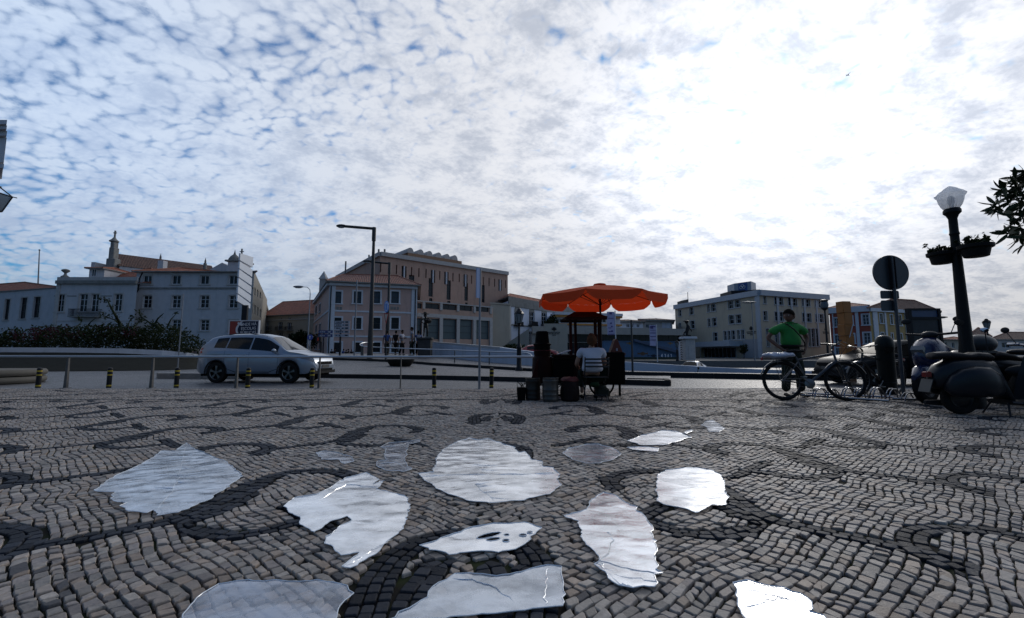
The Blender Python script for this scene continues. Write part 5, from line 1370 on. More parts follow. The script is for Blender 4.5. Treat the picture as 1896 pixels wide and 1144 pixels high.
bol = thing('bollard', 'x', 'bollard', (0,0,0), group='black and yellow bollards at the kerb')
q = MB(); q.lathe([(.055,-.06),(.055,.50),(.045,.525),(.02,.535),(0,.535)], n=16); q.build('post', mat('bollard_black', (.014,.014,.015), .4, var=.3), bol, local=True)
for z0, z1 in ((.05,.085),(.33,.36),(.43,.465)):
    q = MB(); q.lathe([(.0565,z0),(.0565,z1)], n=16); q.build('yellow_band', mat('bollard_yellow', (.42,.30,.015), .5, var=.2), bol, local=True)
BW = [(77,'leftmost bollard, beside the stacked concrete rings'),(207,'bollard between the two leftmost rail posts'),(331,'bollard in front of the small traffic island left of the silver car'),(462,'bollard in front of the middle of the silver car'),
      (580,'bollard in front of the silver car front bumper'),(805,'bollard left of the slim blue banner pole'),(910,'bollard right of the slim blue banner pole')]
bols = []
for i, (px_, lb) in enumerate(BW):
    o = bol if i == 0 else copy_tree(bol); o['label'] = 'black and yellow '+lb; o.location = (*corner(px_, 11.55+.05*(i % 3)), -.05); o.rotation_euler = (rnd.uniform(-.02,.02), rnd.uniform(-.02,.02), rnd.random()*6)
# stacked concrete rings at far left
r = thing('concrete_planter', 'low round planter of two stacked pale concrete rings at the left edge', 'planter', (*corner(-52,13.2), -.05))
cm = mat('ring_concrete', (.09,.083,.07), .8, var=.25, vscale=3, bump=.3, stain=(.12,.11,.09))
for z in (0,.215):
    q = MB(); R_ = 1.62; q.lathe([(R_-.16,z+.02),(R_-.04,z+.02),(R_,z+.07),(R_+.01,z+.11),(R_,z+.16),(R_-.04,z+.205),(R_-.2,z+.21)], n=56); q.build('ring', cm, r, local=True)
q = MB(); q.lathe([(1.5,0),(1.46,.36),(0,.39)], n=40); q.build('soil', mat('soil', (.03,.025,.02), .95, bump=.6, bscale=10), r, local=True)
# bowl planter
bowl_m = mat('bowl_concrete', (.015,.014,.013), .8, var=.3, bump=.3)
c = PZ(742, 22, .2); q = MB(); q.lathe([(.28,-.2),(.36,0),(.52,.12),(.63,.28),(.68,.38),(.68,.43),(.62,.43),(.55,.36),(0,.34)], (c.x,c.y,.15), 28)
solo(q, 'bowl_planter', bowl_m, 'dark round bowl planter standing on the paved median', 'planter', (c.x,c.y,.1))
# dark sloping strip, white curved retaining wall above it, and hedge
r = thing('retaining_wall', 'white curved low retaining wall below the big dark hedge', 'wall', (*corner(200,27),0))
q = MB(); ed = [(-420,26,639,.3),(-200,25,640.5,.3),(0,24.5,643,.3),(120,25,643.5,.3),(220,25.6,645,.3),(300,26.5,648.5,.3),(345,27.5,652.5,.3),(376,29,657,.3),(384,31,656,.3)]
wall_run(q, ed, .35); q.build('wall', par, r)
bank = mat('dark_bank', (.016,.017,.014), .95, var=.4, vscale=2, bump=.6, bscale=10)
rowC = [[PZ(p, Y-2.6, -.03) for p, Y, yt, zb in ed], [PZ(p, Y-.02, at(p, yt+9-(3 if p > 330 else 0), Y).z) for p, Y, yt, zb in ed]]
rowD = [[PZ(p, Y+.2, at(p, yt+1, Y).z) for p, Y, yt, zb in ed], [PZ(p, Y+7, at(p, yt, Y).z+.1) for p, Y, yt, zb in ed], [PZ(p*.9, 46, 0) for p, Y, yt, zb in ed]]
grid_sheet('dark_slope', rowC, bank); grid_sheet('planting_bed', rowD, bank)

# ---------------------------------------------------------------- foliage
def leaf_cloud(mb, blobs, n, size, rs, flat=.6, shape='leaf', edge=.55):
    """leaf-sized folded blades scattered through blobs (centre, rx, ry, rz)"""
    wts = np.array([b[1]*b[2]*b[3] for b in blobs]); wts = wts/wts.sum()
    idx = rs.choice(len(blobs), n, p=wts)
    for k in idx:
        c, rx, ry, rz = blobs[k]
        d = Vector(rs.normal(size=3)); d.normalize(); rr = rs.rand()**(1/ (1+edge*4))
        p = Vector(c)+Vector((d.x*rx*rr, d.y*ry*rr, d.z*rz*rr))
        if noise.noise(p*1.3/ (size*6)) < -.22: continue
        a = Vector(rs.normal(size=3)); a.normalize(); b = a.orthogonal().normalized(); b.rotate(Matrix.Rotation(rs.rand()*6.3, 3, a))
        L_ = size*rs.uniform(.6, 1.3); W_ = L_*(.28 if shape == 'leaf' else .5)
        up = a.cross(b)
        mb.add([p, p+a*L_*.45+b*W_+up*W_*.25, p+a*L_, p+a*L_*.45-b*W_+up*W_*.25], [(0,1,2),(0,2,3)])
leaf_d = mat('dark_leaves', (.016,.024,.010), .7, var=.5, vscale=1.5, trans=.2, tcol=(.02,.035,.01))
leaf_m = mat('olive_leaves', (.02,.03,.014), .7, var=.5, vscale=1.5, trans=.2, tcol=(.03,.045,.015))
rsn = np.random.RandomState(11)
hz_ = [(-420,628),(-200,625),(-60,622),(0,616),(30,610),(70,606),(110,604),(150,607),(185,600),(215,602),(250,600),(290,602),(320,606),(345,622),(362,634),(372,646)]
q = MB(); blobs = []
for p in range(-360, 372, 13):
    yt = np.interp(p, [h[0] for h in hz_], [h[1] for h in hz_]); Y = 29.5+rsn.uniform(-1.5, 1.5); zt_ = at(p, yt, Y).z
    blobs.append((PZ(p, Y, (zt_+.8)/2+.1), .9, 1.6, max(.3, (zt_-.7)/2)))
leaf_cloud(q, blobs, 26000, .17, rsn)
r = thing('hedge', 'big dark unclipped hedge of mixed shrubs behind the white retaining wall', 'hedge', (*corner(150,29.5),.8))
tag(q.build('leaves', leaf_d, r), kind=None)
q = MB()
for (pts_, rad) in (([(226,612),(222,598),(214,585),(205,568),(199,556),(190,554)], .10), ([(300,612),(290,602),(281,600),(262,587),(258,578)], .09), ([(245,610),(255,598),(262,592)], .07), ([(285,604),(292,590),(303,580)], .08), ([(310,605),(316,592),(326,581)], .06),
                   ([(222,600),(212,592),(200,588),(190,583)], .06), ([(140,608),(150,597),(152,588)], .05), ([(160,606),(168,596),(178,588)], .05), ([(300,606),(292,596),(275,602)], .05),([(236,606),(240,594),(246,586)], .05)):
    P_ = [at(a, b, 28.6+rsn.uniform(-.6,.6)) for a, b in pts_]; q.tube(P_, [rad*(1-.75*i/(len(P_)-1)) for i in range(len(P_))], 6)
    for p in P_[2:]: leaf_cloud(q, [(p, .22,.22,.22)], 26, .16, rsn)
q.build('stray_branches', leaf_m, r)
q = MB(); mag = []
for k in range(60):
    p = rsn.uniform(20, 250); yt = np.interp(p, [h[0] for h in hz_], [h[1] for h in hz_]); c = at(p, yt+rsn.uniform(3,22), 28.2); mag.append((c, .25,.25,.2))
leaf_cloud(q, mag, 1100, .09, rsn, shape='round'); q.build('blossoms', mat('magenta_bracts', (.05,.012,.024), .7, trans=.2, tcol=(.08,.015,.03)), r)
def tree(label, c, trunk_h, crown, n, size, m, cat='tree', name='tree', limbs=6, seed=1):
    rs = np.random.RandomState(seed); t = thing(name, label, cat, c)
    q = MB(); c = Vector(c); tp = c+Vector((.1,0,trunk_h)); q.tube([c, c.lerp(tp,.5)+Vector((.05,0,0)), tp], [.18*trunk_h/2.2, .13*trunk_h/2.2, .09*trunk_h/2.2], 8)
    bl = []
    for k in range(limbs):
        w = 2*math.pi*k/limbs+rs.rand(); e = tp+Vector((math.cos(w)*crown[0]*.6, math.sin(w)*crown[1]*.6, crown[2]*rs.uniform(.3,1.5))); q.tube([tp-Vector((0,0,.2)), tp.lerp(e,.5)+Vector((0,0,.1)), e], [.07,.045,.015], 6)
        bl.append((e, crown[0]*.5, crown[1]*.5, crown[2]*.45))
    bl.append((tp+Vector((0,0,crown[2]*.8)), crown[0]*.6, crown[1]*.6, crown[2]*.6))
    q.build('trunk', mat('bark', (.05,.04,.03), .9, var=.3, bump=.5), t)
    q = MB(); leaf_cloud(q, bl, n, size, rs); q.build('crown', m, t); return t
tree('dark round tree between the orange roofed house and the pink building', (*corner(560,62),0), 1.6, (2.2,2.2,1.7), 5200, .34, leaf_d, seed=4)
tree('small dark conifer beside the arched white house', (*corner(1020,82),0), 5.0, (1.3,1.3,1.7), 1500, .45, leaf_d, seed=8)
for i, (x, Y, s) in enumerate(((950,58,1.0),(1000,60,.8),(965,57,.7))):
    tree(('leafy shrub right of the foot of the beige sloping wall','shrub behind the lantern post lower down','small shrub at the lantern post base')[i], (*corner(x,Y),.1), .7*s, (1.6*s,1.2*s,.8*s), 900, .3, leaf_d, 'shrub', 'shrub', seed=20+i)
tree('small cone shaped shrub standing at the hotel entrance', (*corner(1377,80),0), .9, (.7,.7,.9), 800, .25, leaf_d, 'shrub', 'shrub', seed=31)

# ---------------------------------------------------------------- lamps, poles, signs
lamp_m = mat('lamp_dark', (.030,.031,.033), .5, .3, var=.3, vscale=6)
def road_lamp(label, px_, Y, zb, ytop, xarm, wide, curved=False, hy=None, head=.55, m=lamp_m):
    X, _ = corner(px_, Y); tp = at(px_, ytop, Y); a = at(xarm, ytop, Y); r = thing('street_lamp', label, 'street lamp', (X,Y,zb))
    h = tp.z-zb; q = MB(); X = tp.x if False else X
    r_ = wide/2
    q.tube([(X,Y,zb-.1),(X,Y,zb+1.2),(X,Y,zb+h*.5),(X,Y,zb+h-.1)], [r_*1.25,r_*1.1,r_*.8,r_*.55], 12)
    if not curved: q.tube([(X,Y,zb+h-.9),(X,Y,zb+h)], r_*.85, 10)
    q.build('pole', m, r)
    d = 1 if a.x > X else -1; ln = abs(a.x-X); z = zb+h
    q = MB()
    if curved: q.tube([(X,Y,z-.15),(X+d*.05,Y,z+.25),(X+d*.3,Y,z+.48),(X+d*.6,Y,z+.5),(X+d*(ln-head*.6),Y,z+.5)], r_*.45, 8); hz0 = z+.5
    else: q.tube([(X,Y,z-.08),(X+d*(ln-head*.8),Y,z+.08)], r_*.62, 8); hz0 = z+.08
    q.build('arm', m, r)
    q = MB(); q.ell((X+d*(ln-head*.5),Y,hz0+.02), head*.55, head*.28, .11); o = q.build('lamp_head', m, r)
    q = MB(); q.ell((X+d*(ln-head*.5),Y,hz0-.06), head*.36, head*.2, .07); q.build('lens', mat('lamp_lens', (.35,.38,.4), .2), o)
    return r
road_lamp('tallest street lamp, dark pole with one straight arm to the left', 685, 27.5, .6, 421, 623, .30, head=.62)
road_lamp('lower dark street lamp with left arm just behind the tallest one', 716.5, 33, .8, 486, 672, .26, head=.7)
grey_m = mat('galvanised', (.20,.22,.25), .45, .4, var=.2)
road_lamp('thin grey street lamp with curved arm between the orange roof and pink building', 569, 40, .4, 541, 543, .13, True, head=.9, m=grey_m)
road_lamp('slim grey street lamp in front of the hotel corner', 1397, 60, 0, 561, 1374, .16, head=1.9, m=grey_m)
road_lamp('small far street lamp left of the flower basket lamp post', 1716, 46, 0, 589, 1753, .1, head=1.5, m=lamp_m)
# antique street lantern
def lantern_post(label, px_, Y, zb, ytop, s=1.0, base=True):
    X, _ = corner(px_, Y); zt_ = at(px_, ytop, Y).z; h = zt_-zb; r = thing('street_lantern', label, 'street lantern', (X,Y,zb)); L_ = .62*s
    q = MB(); q.lathe([(.16*s,0),(.16*s,.1),(.10*s,.2),(.09*s,.9*s),(.12*s,.95*s),(.05*s,1.1*s),(.045*s,h*.5),(.035*s,h-L_-.12),(.09*s,h-L_-.08),(.03*s,h-L_-.02)] if base else [(.05*s,0),(.04*s,h-L_-.1),(.09*s,h-L_-.06),(.04*s,h-L_-.02)], (X,Y,zb), 12); q.build('pole', dark_met, r)
    f = MB(); z0 = zt_-L_; z1 = zt_-L_*.36; w0, w1 = .10*s, .19*s; N = 6
    lo = [Vector((X+w0*math.cos(2*math.pi*k/N), Y+w0*math.sin(2*math.pi*k/N), z0)) for k in range(N)]; hi = [Vector((X+w1*math.cos(2*math.pi*k/N), Y+w1*math.sin(2*math.pi*k/N), z1)) for k in range(N)]
    for k in range(N): f.tube([lo[k], hi[k]], .012*s, 4); f.tube([hi[k], hi[(k+1)%N]], .016*s, 4); f.tube([lo[k], lo[(k+1)%N]], .014*s, 4)
    f.lathe([(w1*1.12,z1-zt_+.0),(w1*.9,z1-zt_+.09*s),(w1*.5,z1-zt_+.15*s),(w1*.45,z1-zt_+.19*s),(w1*.2,z1-zt_+.23*s),(.02,0)], (X,Y,zt_), 6, False); o = f.build('lantern', dark_met, r)
    g = MB(); g.add(lo+hi, [(k,(k+1)%N,N+(k+1)%N,N+k) for k in range(N)]); g.build('glass', gl, o)
    return r
lantern_post('antique iron lantern on a slim black post left of the chestnut cart', 961, 20.6, .06, 571, 1.15)
lantern_post('far antique lantern on a post at the canal quay by the zigzag pier', 1254, 52, 0, 630, 1.3)
lantern_post('small antique lantern behind the scooter mirror at right', 1833, 40, 0, 590, 1.5)
r = thing('globe_lamp', 'slim dark post with an oval lantern head between hotel and red house', 'street lamp', (*corner(1533,30),0))
X, Y = corner(1533,30); z1 = at(1533,575,30).z; z2 = at(1533,556,30).z; q = MB(); q.tube([(X,Y,0),(X,Y,z1)], [.08,.05], 8); q.lathe([(.06,0),(.2,.12),(.24,.4),(.2,.65),(.26,.66),(.22,.74),(.05,.8)], (X,Y,z1), 12); q.build('pole', dark_met, r)
q = MB(); q.lathe([(.215,.2),(.25,.4),(.215,.6)], (X,Y,z1), 12); q.build('glass', gl, r)
# plain thin poles
for px_, Y, y0, m_, lb, w in ((656,31,519,grey_m,'thin pole between the tall lamp and the pink facade',.06),(1170.5,17.6,592,lamp_m,'thin dark pole behind the black cart panel on the right',.045),(331,23,544,grey_m,'thin white pole standing in front of the hedge',.032)):
    X, Y = corner(px_, Y); zt_ = at(px_, y0, Y).z; q = MB(); q.tube([(X,Y,0),(X,Y,zt_)], [w, w*.8], 8); q.lathe([(w*2,0),(w*2,.04),(w,.06)], (X,Y,.35 if px_==656 else .05), 10)
    solo(q, 'pole', m_, lb, 'pole', (X,Y,0))
# banner pole at the kerb
r = thing('banner_pole', 'slim pole with a tall narrow blue-grey board, standing at the edge of the cobbles', 'sign', (*corner(888,10.6),0)); X, Y = corner(888,10.6)
zt_ = at(888,497,10.6).z; z1 = at(888,552,10.6).z; q = MB(); q.tube([(X,Y,-.02),(X,Y,zt_)], [.03,.026], 10); q.build('pole', grey_m, r)
q = MB(); q.obox((X-.035,Y-.045,(zt_+z1)/2), Vector((.05,.06,0)), Vector((.008,-.007,0)), (0,0,(zt_-z1)/2)); q.build('board', mat('blue_board', (.22,.32,.52), .35), r)
# stacked white sign boards
r = thing('direction_boards', 'seven blank white boards stacked askew on one dark post beside the white building', 'sign', (*corner(450,36),.3)); X, Y = corner(450,36)
q = MB(); q.box(X-.28,X+.16,Y-.1,Y+.1,.2,at(450,565,36).z); q.build('post', dark_met, r)
wb = mat('white_board', (.62,.66,.72), .45, var=.08, vscale=1)
xs0, xs1 = corner(433,35.4), corner(458,37.5); e0 = Vector((*xs0,0)); e1 = Vector((*xs1,0))
yl = [468,483,498,514,529.5,544,559]; yr_ = [477,498,514,530,546,561,573]
for i in range(7):
    if i == 6: continue
    a0 = at(433, yl[i]+.8, 35.4).z; a1 = at(433, yl[i+1]-1.6, 35.4).z; b0 = at(458, yr_[i]+1.2-(2 if i == 0 else 0), 37.5).z; b1 = at(458, yr_[i+1]-1.6 if i else 494, 37.5).z
    if i == 0: b1 = at(458, 495, 37.5).z
    q = MB(); d = (e1-e0).normalized(); n = Vector((d.y,-d.x,0))*.12
    q.add([Vector((*e0.xy,a1)),Vector((*e1.xy,b1)),Vector((*e1.xy,b0)),Vector((*e0.xy,a0))]+[Vector((*e0.xy,a1))-n,Vector((*e1.xy,b1))-n,Vector((*e1.xy,b0))-n,Vector((*e0.xy,a0))-n], [(0,1,2,3),(7,6,5,4),(0,4,5,1),(1,5,6,2),(2,6,7,3),(3,7,4,0)]); q.build('board', wb, r)
# billboard behind the car
def text(s, size, m, parent, loc, rot, name='lettering', ext=.004, align='CENTER', xs=1.0, shear=0.0):
    cu = bpy.data.curves.new(name, 'FONT'); cu.body = s; cu.size = size; cu.extrude = ext; cu.align_x = align; cu.shear = shear
    tmp = bpy.data.objects.new('tmp', cu); COL.objects.link(tmp)
    dg = bpy.context.evaluated_depsgraph_get(); me = bpy.data.meshes.new_from_object(tmp.evaluated_get(dg)); me.name = name
    bpy.data.objects.remove(tmp); bpy.data.curves.remove(cu); me.materials.clear(); me.materials.append(m)
    o = bpy.data.objects.new(name, me); COL.objects.link(o); o.parent = parent
    o.location = Vector(loc)-(top(parent).location if parent else Vector((0,0,0))); o.rotation_euler = rot; o.scale = (xs,1,1); return o
A, B = corner(422,25), corner(475,25); zb, zt_ = at(450,626,25).z, at(450,594.5,25).z
r = thing('billboard', 'dark billboard with white hand lettering and red left edge behind the silver car', 'billboard', (*A, 0))
F = Facade(A, B, zb, zt_); q = MB(); F.bar(q, 0, F.L, zb, zt_, -.12, 0); q.build('panel', mat('billboard_navy', (.012,.022,.05), .5), r)
q = MB(); 
for a0,a1,z0,z1 in ((0,F.L,zt_,zt_+.05),(0,F.L,zb-.05,zb),(-.05,0,zb-.05,zt_+.05),(F.L,F.L+.05,zb-.05,zt_+.05)): F.bar(q, a0,a1,z0,z1,-.13,.03)
q.build('frame', stone_w, r)
q = MB(); n = 12; h = zt_-zb; pts = [F.P(.02,zb+.01,.006)]+[F.P(.35+.28*(1-math.sin(math.pi*k/n)), zb+.01+(h-.02)*k/n, .006) for k in range(n+1)]+[F.P(.02,zt_-.01,.006)]; q.add(pts, [tuple(range(len(pts)))]); q.build('red_field', mat('billboard_red', (.20,.015,.015), .5), r)
q = MB(); pi_ = [F.P(.35+.28*(1-math.sin(math.pi*k/n)), zb+.01+(h-.02)*k/n, .010) for k in range(n+1)]; po = [F.P(.47+.30*(1-math.sin(math.pi*k/n)), zb+.01+(h-.02)*k/n, .010) for k in range(n,-1,-1)]
for k in range(n): q.add([pi_[k], pi_[k+1], po[n-k-1], po[n-k]], [(0,1,2,3)])
q.build('white_arc', stone_w, r)
q = MB()
for k in range(4): q.add([F.P(.50+.07*k+.06*math.cos(t)*(1.3 if k==1 else 1), zt_-.12-.03*k+.06*math.sin(t), .014) for t in [2*math.pi*j/10 for j in range(10)]], [tuple(range(10))]); 
q.v = [v+F.n.to_3d()*.002*(i//10) for i, v in enumerate(q.v)]
q.build('white_blobs', stone_w, r)  # overlapping white discs over the first letters
for s, a, z in (('ONDE HÁ', 1.08, zt_-.26),('ESCOLAS', 1.10, zt_-.50),('PÚBLICAS', 1.10, zt_-.74)):
    p = F.P(a, z, .02); text(s, .245, frame_w, r, p, (R(90), R(-3), 0), xs=.86)
q = MB(); F.bar(q, .3,.42,0,zb-.05,-.2,-.08); F.bar(q, F.L-.42,F.L-.3,0,zb-.05,-.2,-.08); q.build('legs', dark_met, r)
# direction signs near the pink building
blue_s = mat('sign_panel_blue', (.02,.04,.14), .4); wsign = mat('sign_panel_white', (.30,.33,.38), .45)
def sign_rows(label, px0, px1, rows, Y, m, postpx, zb=.3):
    r = thing('direction_sign', label, 'road sign', (*corner(postpx,Y),zb)); A, B = corner(px0,Y), corner(px1,Y); F = Facade(A,B,0,1)
    q = MB(); X, _ = corner(postpx,Y); q.tube([(X,Y+.1,zb),(X,Y+.1,at(postpx,rows[0][0],Y).z)], .07 if postpx > 610 else .04, 8); q.build('post', dark_met, r)
    for y0, y1, mm in rows:
        q = MB(); z0, z1 = F.px(px0,y1)[1], F.px(px0,y0)[1]; F.bar(q, 0, F.L, z0, z1, -.04, 0); o = q.build('panel', mm, r)
        q = MB(); k = 0; a = .12
        while a < F.L-.5: w_ = rnd.uniform(.06,.13); F.bar(q, a, a+w_, z0+(z1-z0)*.3, z0+(z1-z0)*.7, .0, .006); a += w_+(.03 if rnd.random() < .8 else .15)
        F.bar(q, F.L-.32, F.L-.12, z0+(z1-z0)*.25, z0+(z1-z0)*.75, 0, .006)
        q.build('lettering', wsign if mm is blue_s else dark_met, o)
sign_rows('two long dark blue direction panels with white writing left of the white ones', 587.5, 614, [(611.5,617,blue_s),(618.5,624,blue_s)], 30, blue_s, 597)
sign_rows('stack of grey direction panels on one dark post in front of the pink building', 617.5, 645.5, [(594,598.5,wsign),(599.5,604,wsign),(605,610,wsign),(612,616.5,wsign),(618.5,623,wsign)], 31, wsign, 628)
def disc_sign(label, px_, py_, rpx, Y, mface, zb, rimm=None, back=False, polew=.03):
    c = at(px_, py_, Y); R_ = rpx*Y/FPX; r = thing('round_sign', label, 'road sign', (c.x,Y,zb)); q = MB(); q.tube([(c.x,Y+.04,zb),(c.x,Y+.04,c.z+R_*.8)], polew, 10); q.build('post', grey_m, r)
    q = MB(); q.lathe([(0,-.0),(R_,-.0),(R_,.02),(0,.02)], (c.x,Y,c.z), 32, False, axis='y'); q.build('disc', mface, r); return r, c, R_
r, c, R_ = disc_sign('small round blue sign with a white arrow at the pink building corner', 574, 624.5, 5.2, 26, mat('sign_blue2', (.02,.06,.30), .4), .3)
q = MB(); q.extr([(-.02,-.09),(.02,-.09),(.02,.02),(.07,.02),(0,.10),(-.07,.02),(-.02,.02)], (c.x,c.y-.012,c.z), (1,0,0), (0,0,1), (0,-1,0), 0, .004); q.build('arrow', frame_w, r)
q = MB(); q.extr([(-.09,.02),(.09,.02),(0,-.34)], (c.x,c.y-.01,c.z-R_-.05), (1,0,0), (0,0,1), (0,-1,0), 0, .01); q.build('give_way_plate', wsign, r)
r = thing('traffic_light', 'small dark signal box with a red figure beside the pink building', 'traffic light', (*corner(590.5,27),.3)); c = at(590.5,628,27)
q = MB(); q.bbox(c.x-.16,c.x+.16,26.9,27.1,c.z-.16,c.z+.16,.02); q.tube([(c.x+.12,27.1,.3),(c.x+.12,27.1,c.z)], .04, 6); q.build('housing', dark_met, r)
q = MB(); q.ell((c.x-.01,26.89,c.z+.06), .04,.01,.04); q.box(c.x-.05,c.x+.03,26.885,26.895,c.z-.09,c.z+.02); q.build('red_figure', mat('signal_red', (.5,.05,.03), .4), r)
# oval sign and give-way triangle on the second lamp's pole (a post of its own just before it)
r = thing('traffic_sign', 'pale blue oval sign over a red edged triangle, in front of the second tall lamp', 'road sign', (*corner(716,26.5),.4)); c = at(715.5,567.5,26.5)
q = MB(); q.tube([(c.x,26.58,.35),(c.x,26.58,c.z+.3)], .035, 8); q.build('post', dark_met, r)
def oval(cx, cy, cz, a, b, y0, y1, n=28): return [(a*math.cos(2*math.pi*k/n), b*math.sin(2*math.pi*k/n)) for k in range(n)]
q = MB(); q.extr(oval(0,0,0,.145,.36,0,0), (c.x,26.5,c.z), (1,0,0), (0,0,1), (0,1,0), 0, .03); q.build('oval_plate', mat('oval_blue', (.10,.22,.55), .4), r)
q = MB(); q.extr(oval(0,0,0,.10,.29,0,0), (c.x,26.49,c.z), (1,0,0), (0,0,1), (0,1,0), 0, .008); q.build('oval_face', mat('oval_white', (.40,.48,.62), .4), r)
q = MB(); q.extr([(-.05,-.2),(.05,-.2),(.03,.0),(.06,.12),(0,.2),(-.06,.12),(-.03,0)], (c.x,26.48,c.z), (1,0,0), (0,0,1), (0,1,0), 0, .006); q.build('figure', mat('oval_blue', (0,0,0)), r)
q = MB(); q.extr([(-.15,0),(.15,0),(0,-.68)], (c.x,26.5,at(716,580,26.5).z), (1,0,0), (0,0,1), (0,1,0), 0, .02); q.build('triangle_rim', mat('rim_red', (.30,.03,.025), .5), r)
q = MB(); q.extr([(-.10,-.06),(.10,-.06),(0,-.50)], (c.x,26.49,at(716,580,26.5).z), (1,0,0), (0,0,1), (0,1,0), 0, .008); q.build('triangle_face', mat('tri_face', (.42,.36,.30), .5), r)
# banners
def banner(label, px0, px1, y0, y1, Y, ybase, marks, lines=0, bm=None):
    r = thing('banner', label, 'banner', (*corner(px1,Y),.0)); A, B = corner(px0,Y), corner(px1,Y); F = Facade(A,B,0,1); z0, z1 = F.px(px0,y1)[1], F.px(px0,y0)[1]
    q = MB(); q.tube([(B[0]+.06,Y,0),(B[0]+.06,Y,z1+.1)], .05, 8); q.build('pole', stone_w, r)
    q = MB(); nx, nz = 4, 14; vs = []; 
    for j in range(nz+1):
        for i in range(nx+1): vs.append(F.P(F.L*i/nx, z0+(z1-z0)*j/nz, .03*math.sin(j*.9+i)))
    q.add(vs, [(j*(nx+1)+i, j*(nx+1)+i+1, (j+1)*(nx+1)+i+1, (j+1)*(nx+1)+i) for j in range(nz) for i in range(nx)], True)
    q.add([v-F.n.to_3d()*.01 for v in vs], [((j+1)*(nx+1)+i, (j+1)*(nx+1)+i+1, j*(nx+1)+i+1, j*(nx+1)+i) for j in range(nz) for i in range(nx)], True); q.build('cloth', bm or mat('banner_cloth', (.42,.44,.62), .7, trans=.3, tcol=(.4,.42,.6)), r)
    for (a, b, w, h) in marks:
        q = MB(); F.bar(q, F.L*a-w/2, F.L*a+w/2, z0+(z1-z0)*b-h/2, z0+(z1-z0)*b+h/2, .035, .045); q.build('mark', mat('banner_mark', (.06,.05,.18), .6), r)
banner('pale violet banner with dark marks right of the umbrella pole', 1125.5, 1139.5, 577, 620, 40, 700, [(.5,.93,.25,.2),(.5,.72,.5,.06),(.5,.50,.16,.14),(.6,.36,.14,.14),(.3,.30,.3,.05),(.6,.16,.2,.14),(.3,.14,.16,.1),(.5,.03,.6,.08)])
banner('white banner with blue lettering and dark stripes before the blue mural wall', 1204, 1216, 602, 640, 45, 700, [(.35,.90,.30,.3),(.7,.93,.3,.12),(.5,.75,.6,.04),(.5,.62,.6,.07),(.5,.45,.6,.07),(.5,.28,.6,.07)])
# orange totem
X, Y = corner(1569,14); zt_ = at(1565,558,14).z; r = thing('totem', 'tall orange-brown square totem of stacked blocks behind the parked bicycles', 'totem', (X,Y,-.05)); om = mat('totem_orange', (.30,.105,.012), .6, var=.3, vscale=2.5, stain=(.14,.05,.01)); n = 7
q = MB(); q.M = Matrix.Translation((X,Y,0)) @ Matrix.Rotation(.12, 4, 'Z')
for i in range(n):
    z0 = (zt_+.05)*i/n-.05; z1 = (zt_+.05)*(i+1)/n-.058; o_ = .012*((i % 2)*2-1); q.bbox(-.145+o_,.145+o_,-.14,.14,z0,z1,.012)
q.build('column', om, r)
q = MB(); q.tube([(X-.02,Y-.17,at(1565,625,14).z),(X+.13,Y-.17,at(1580,600,14).z)], .012, 5); q.build('cord', stone_w, r)
# round-top bin
X, Y = corner(1639,9.3); zt_ = at(1639,621,9.3).z; r = thing('litter_bin', 'dark round-topped litter bin beside the round sign post', 'bin', (X,Y,0)); bm_ = mat('bin_green', (.012,.016,.016), .35, var=.2)
q = MB(); q.lathe([(.14,0),(.15,.02),(.155,.1),(.155,zt_-.32),(.165,zt_-.30),(.165,zt_-.18),(.155,zt_-.10),(.12,zt_-.03),(.06,zt_),(0,zt_+.005)], (X,Y,0), 28); q.build('body', bm_, r)
q = MB(); q.obox((X-.05,Y-.15,zt_-.30), (.08,0,0), (0,.02,0), (0,0,.05)); q.build('slot', mat('black_void', (.004,.004,.004), .9), r)
q = MB(); q.torus((X,Y,.25), .158, .008, 28, 6); q.build('hoop', dark_met, r)
# big round sign seen from behind
X, Y = corner(1655,8.8); c = at(1650,504,8.8); r = thing('round_sign', 'large grey round traffic sign seen from behind above two small plates', 'road sign', (X,Y,0)); R_ = .365
bk = mat('sign_back', (.055,.065,.075), .45, .5, var=.15, vscale=3); X2 = c.x+.03
q = MB(); q.tube([(X2,Y,0),(X2,Y,c.z+R_-.02)], .033, 12); q.build('post', mat('dark_galvanised', (.06,.065,.075), .45, .5, var=.2), r)
q = MB(); q.lathe([(0,.035),(R_-.012,.035),(R_,.03),(R_,.065),(R_-.01,.07),(0,.07)], (c.x+.03,Y,c.z), 48, False, axis='y'); q.build('disc', bk, r)
q = MB(); q.box(X2-.045,X2-.033,Y-.04,Y+.034,c.z-R_*.9,c.z+R_*.9); q.box(X2+.033,X2+.045,Y-.04,Y+.034,c.z-R_*.9,c.z+R_*.9); q.build('brace', dark_met, r)
for y0, y1, x0, x1 in ((537.5,552.5,1633,1667),(555.5,575,1634,1663)):
    z0, z1 = at(1650,y1,8.8).z, at(1650,y0,8.8).z; q = MB(); xa, xb = at(x0,y0,8.8).x, at(x1,y0,8.8).x; b_ = .02
    q.extr([(xa+b_,z0),(xb-b_,z0),(xb,z0+b_),(xb,z1-b_),(xb-b_,z1),(xa+b_,z1),(xa,z1-b_),(xa,z0+b_)], (0,Y+.038,0), (1,0,0), (0,0,1), (0,1,0), 0, .012); q.build('plate', bk, r)
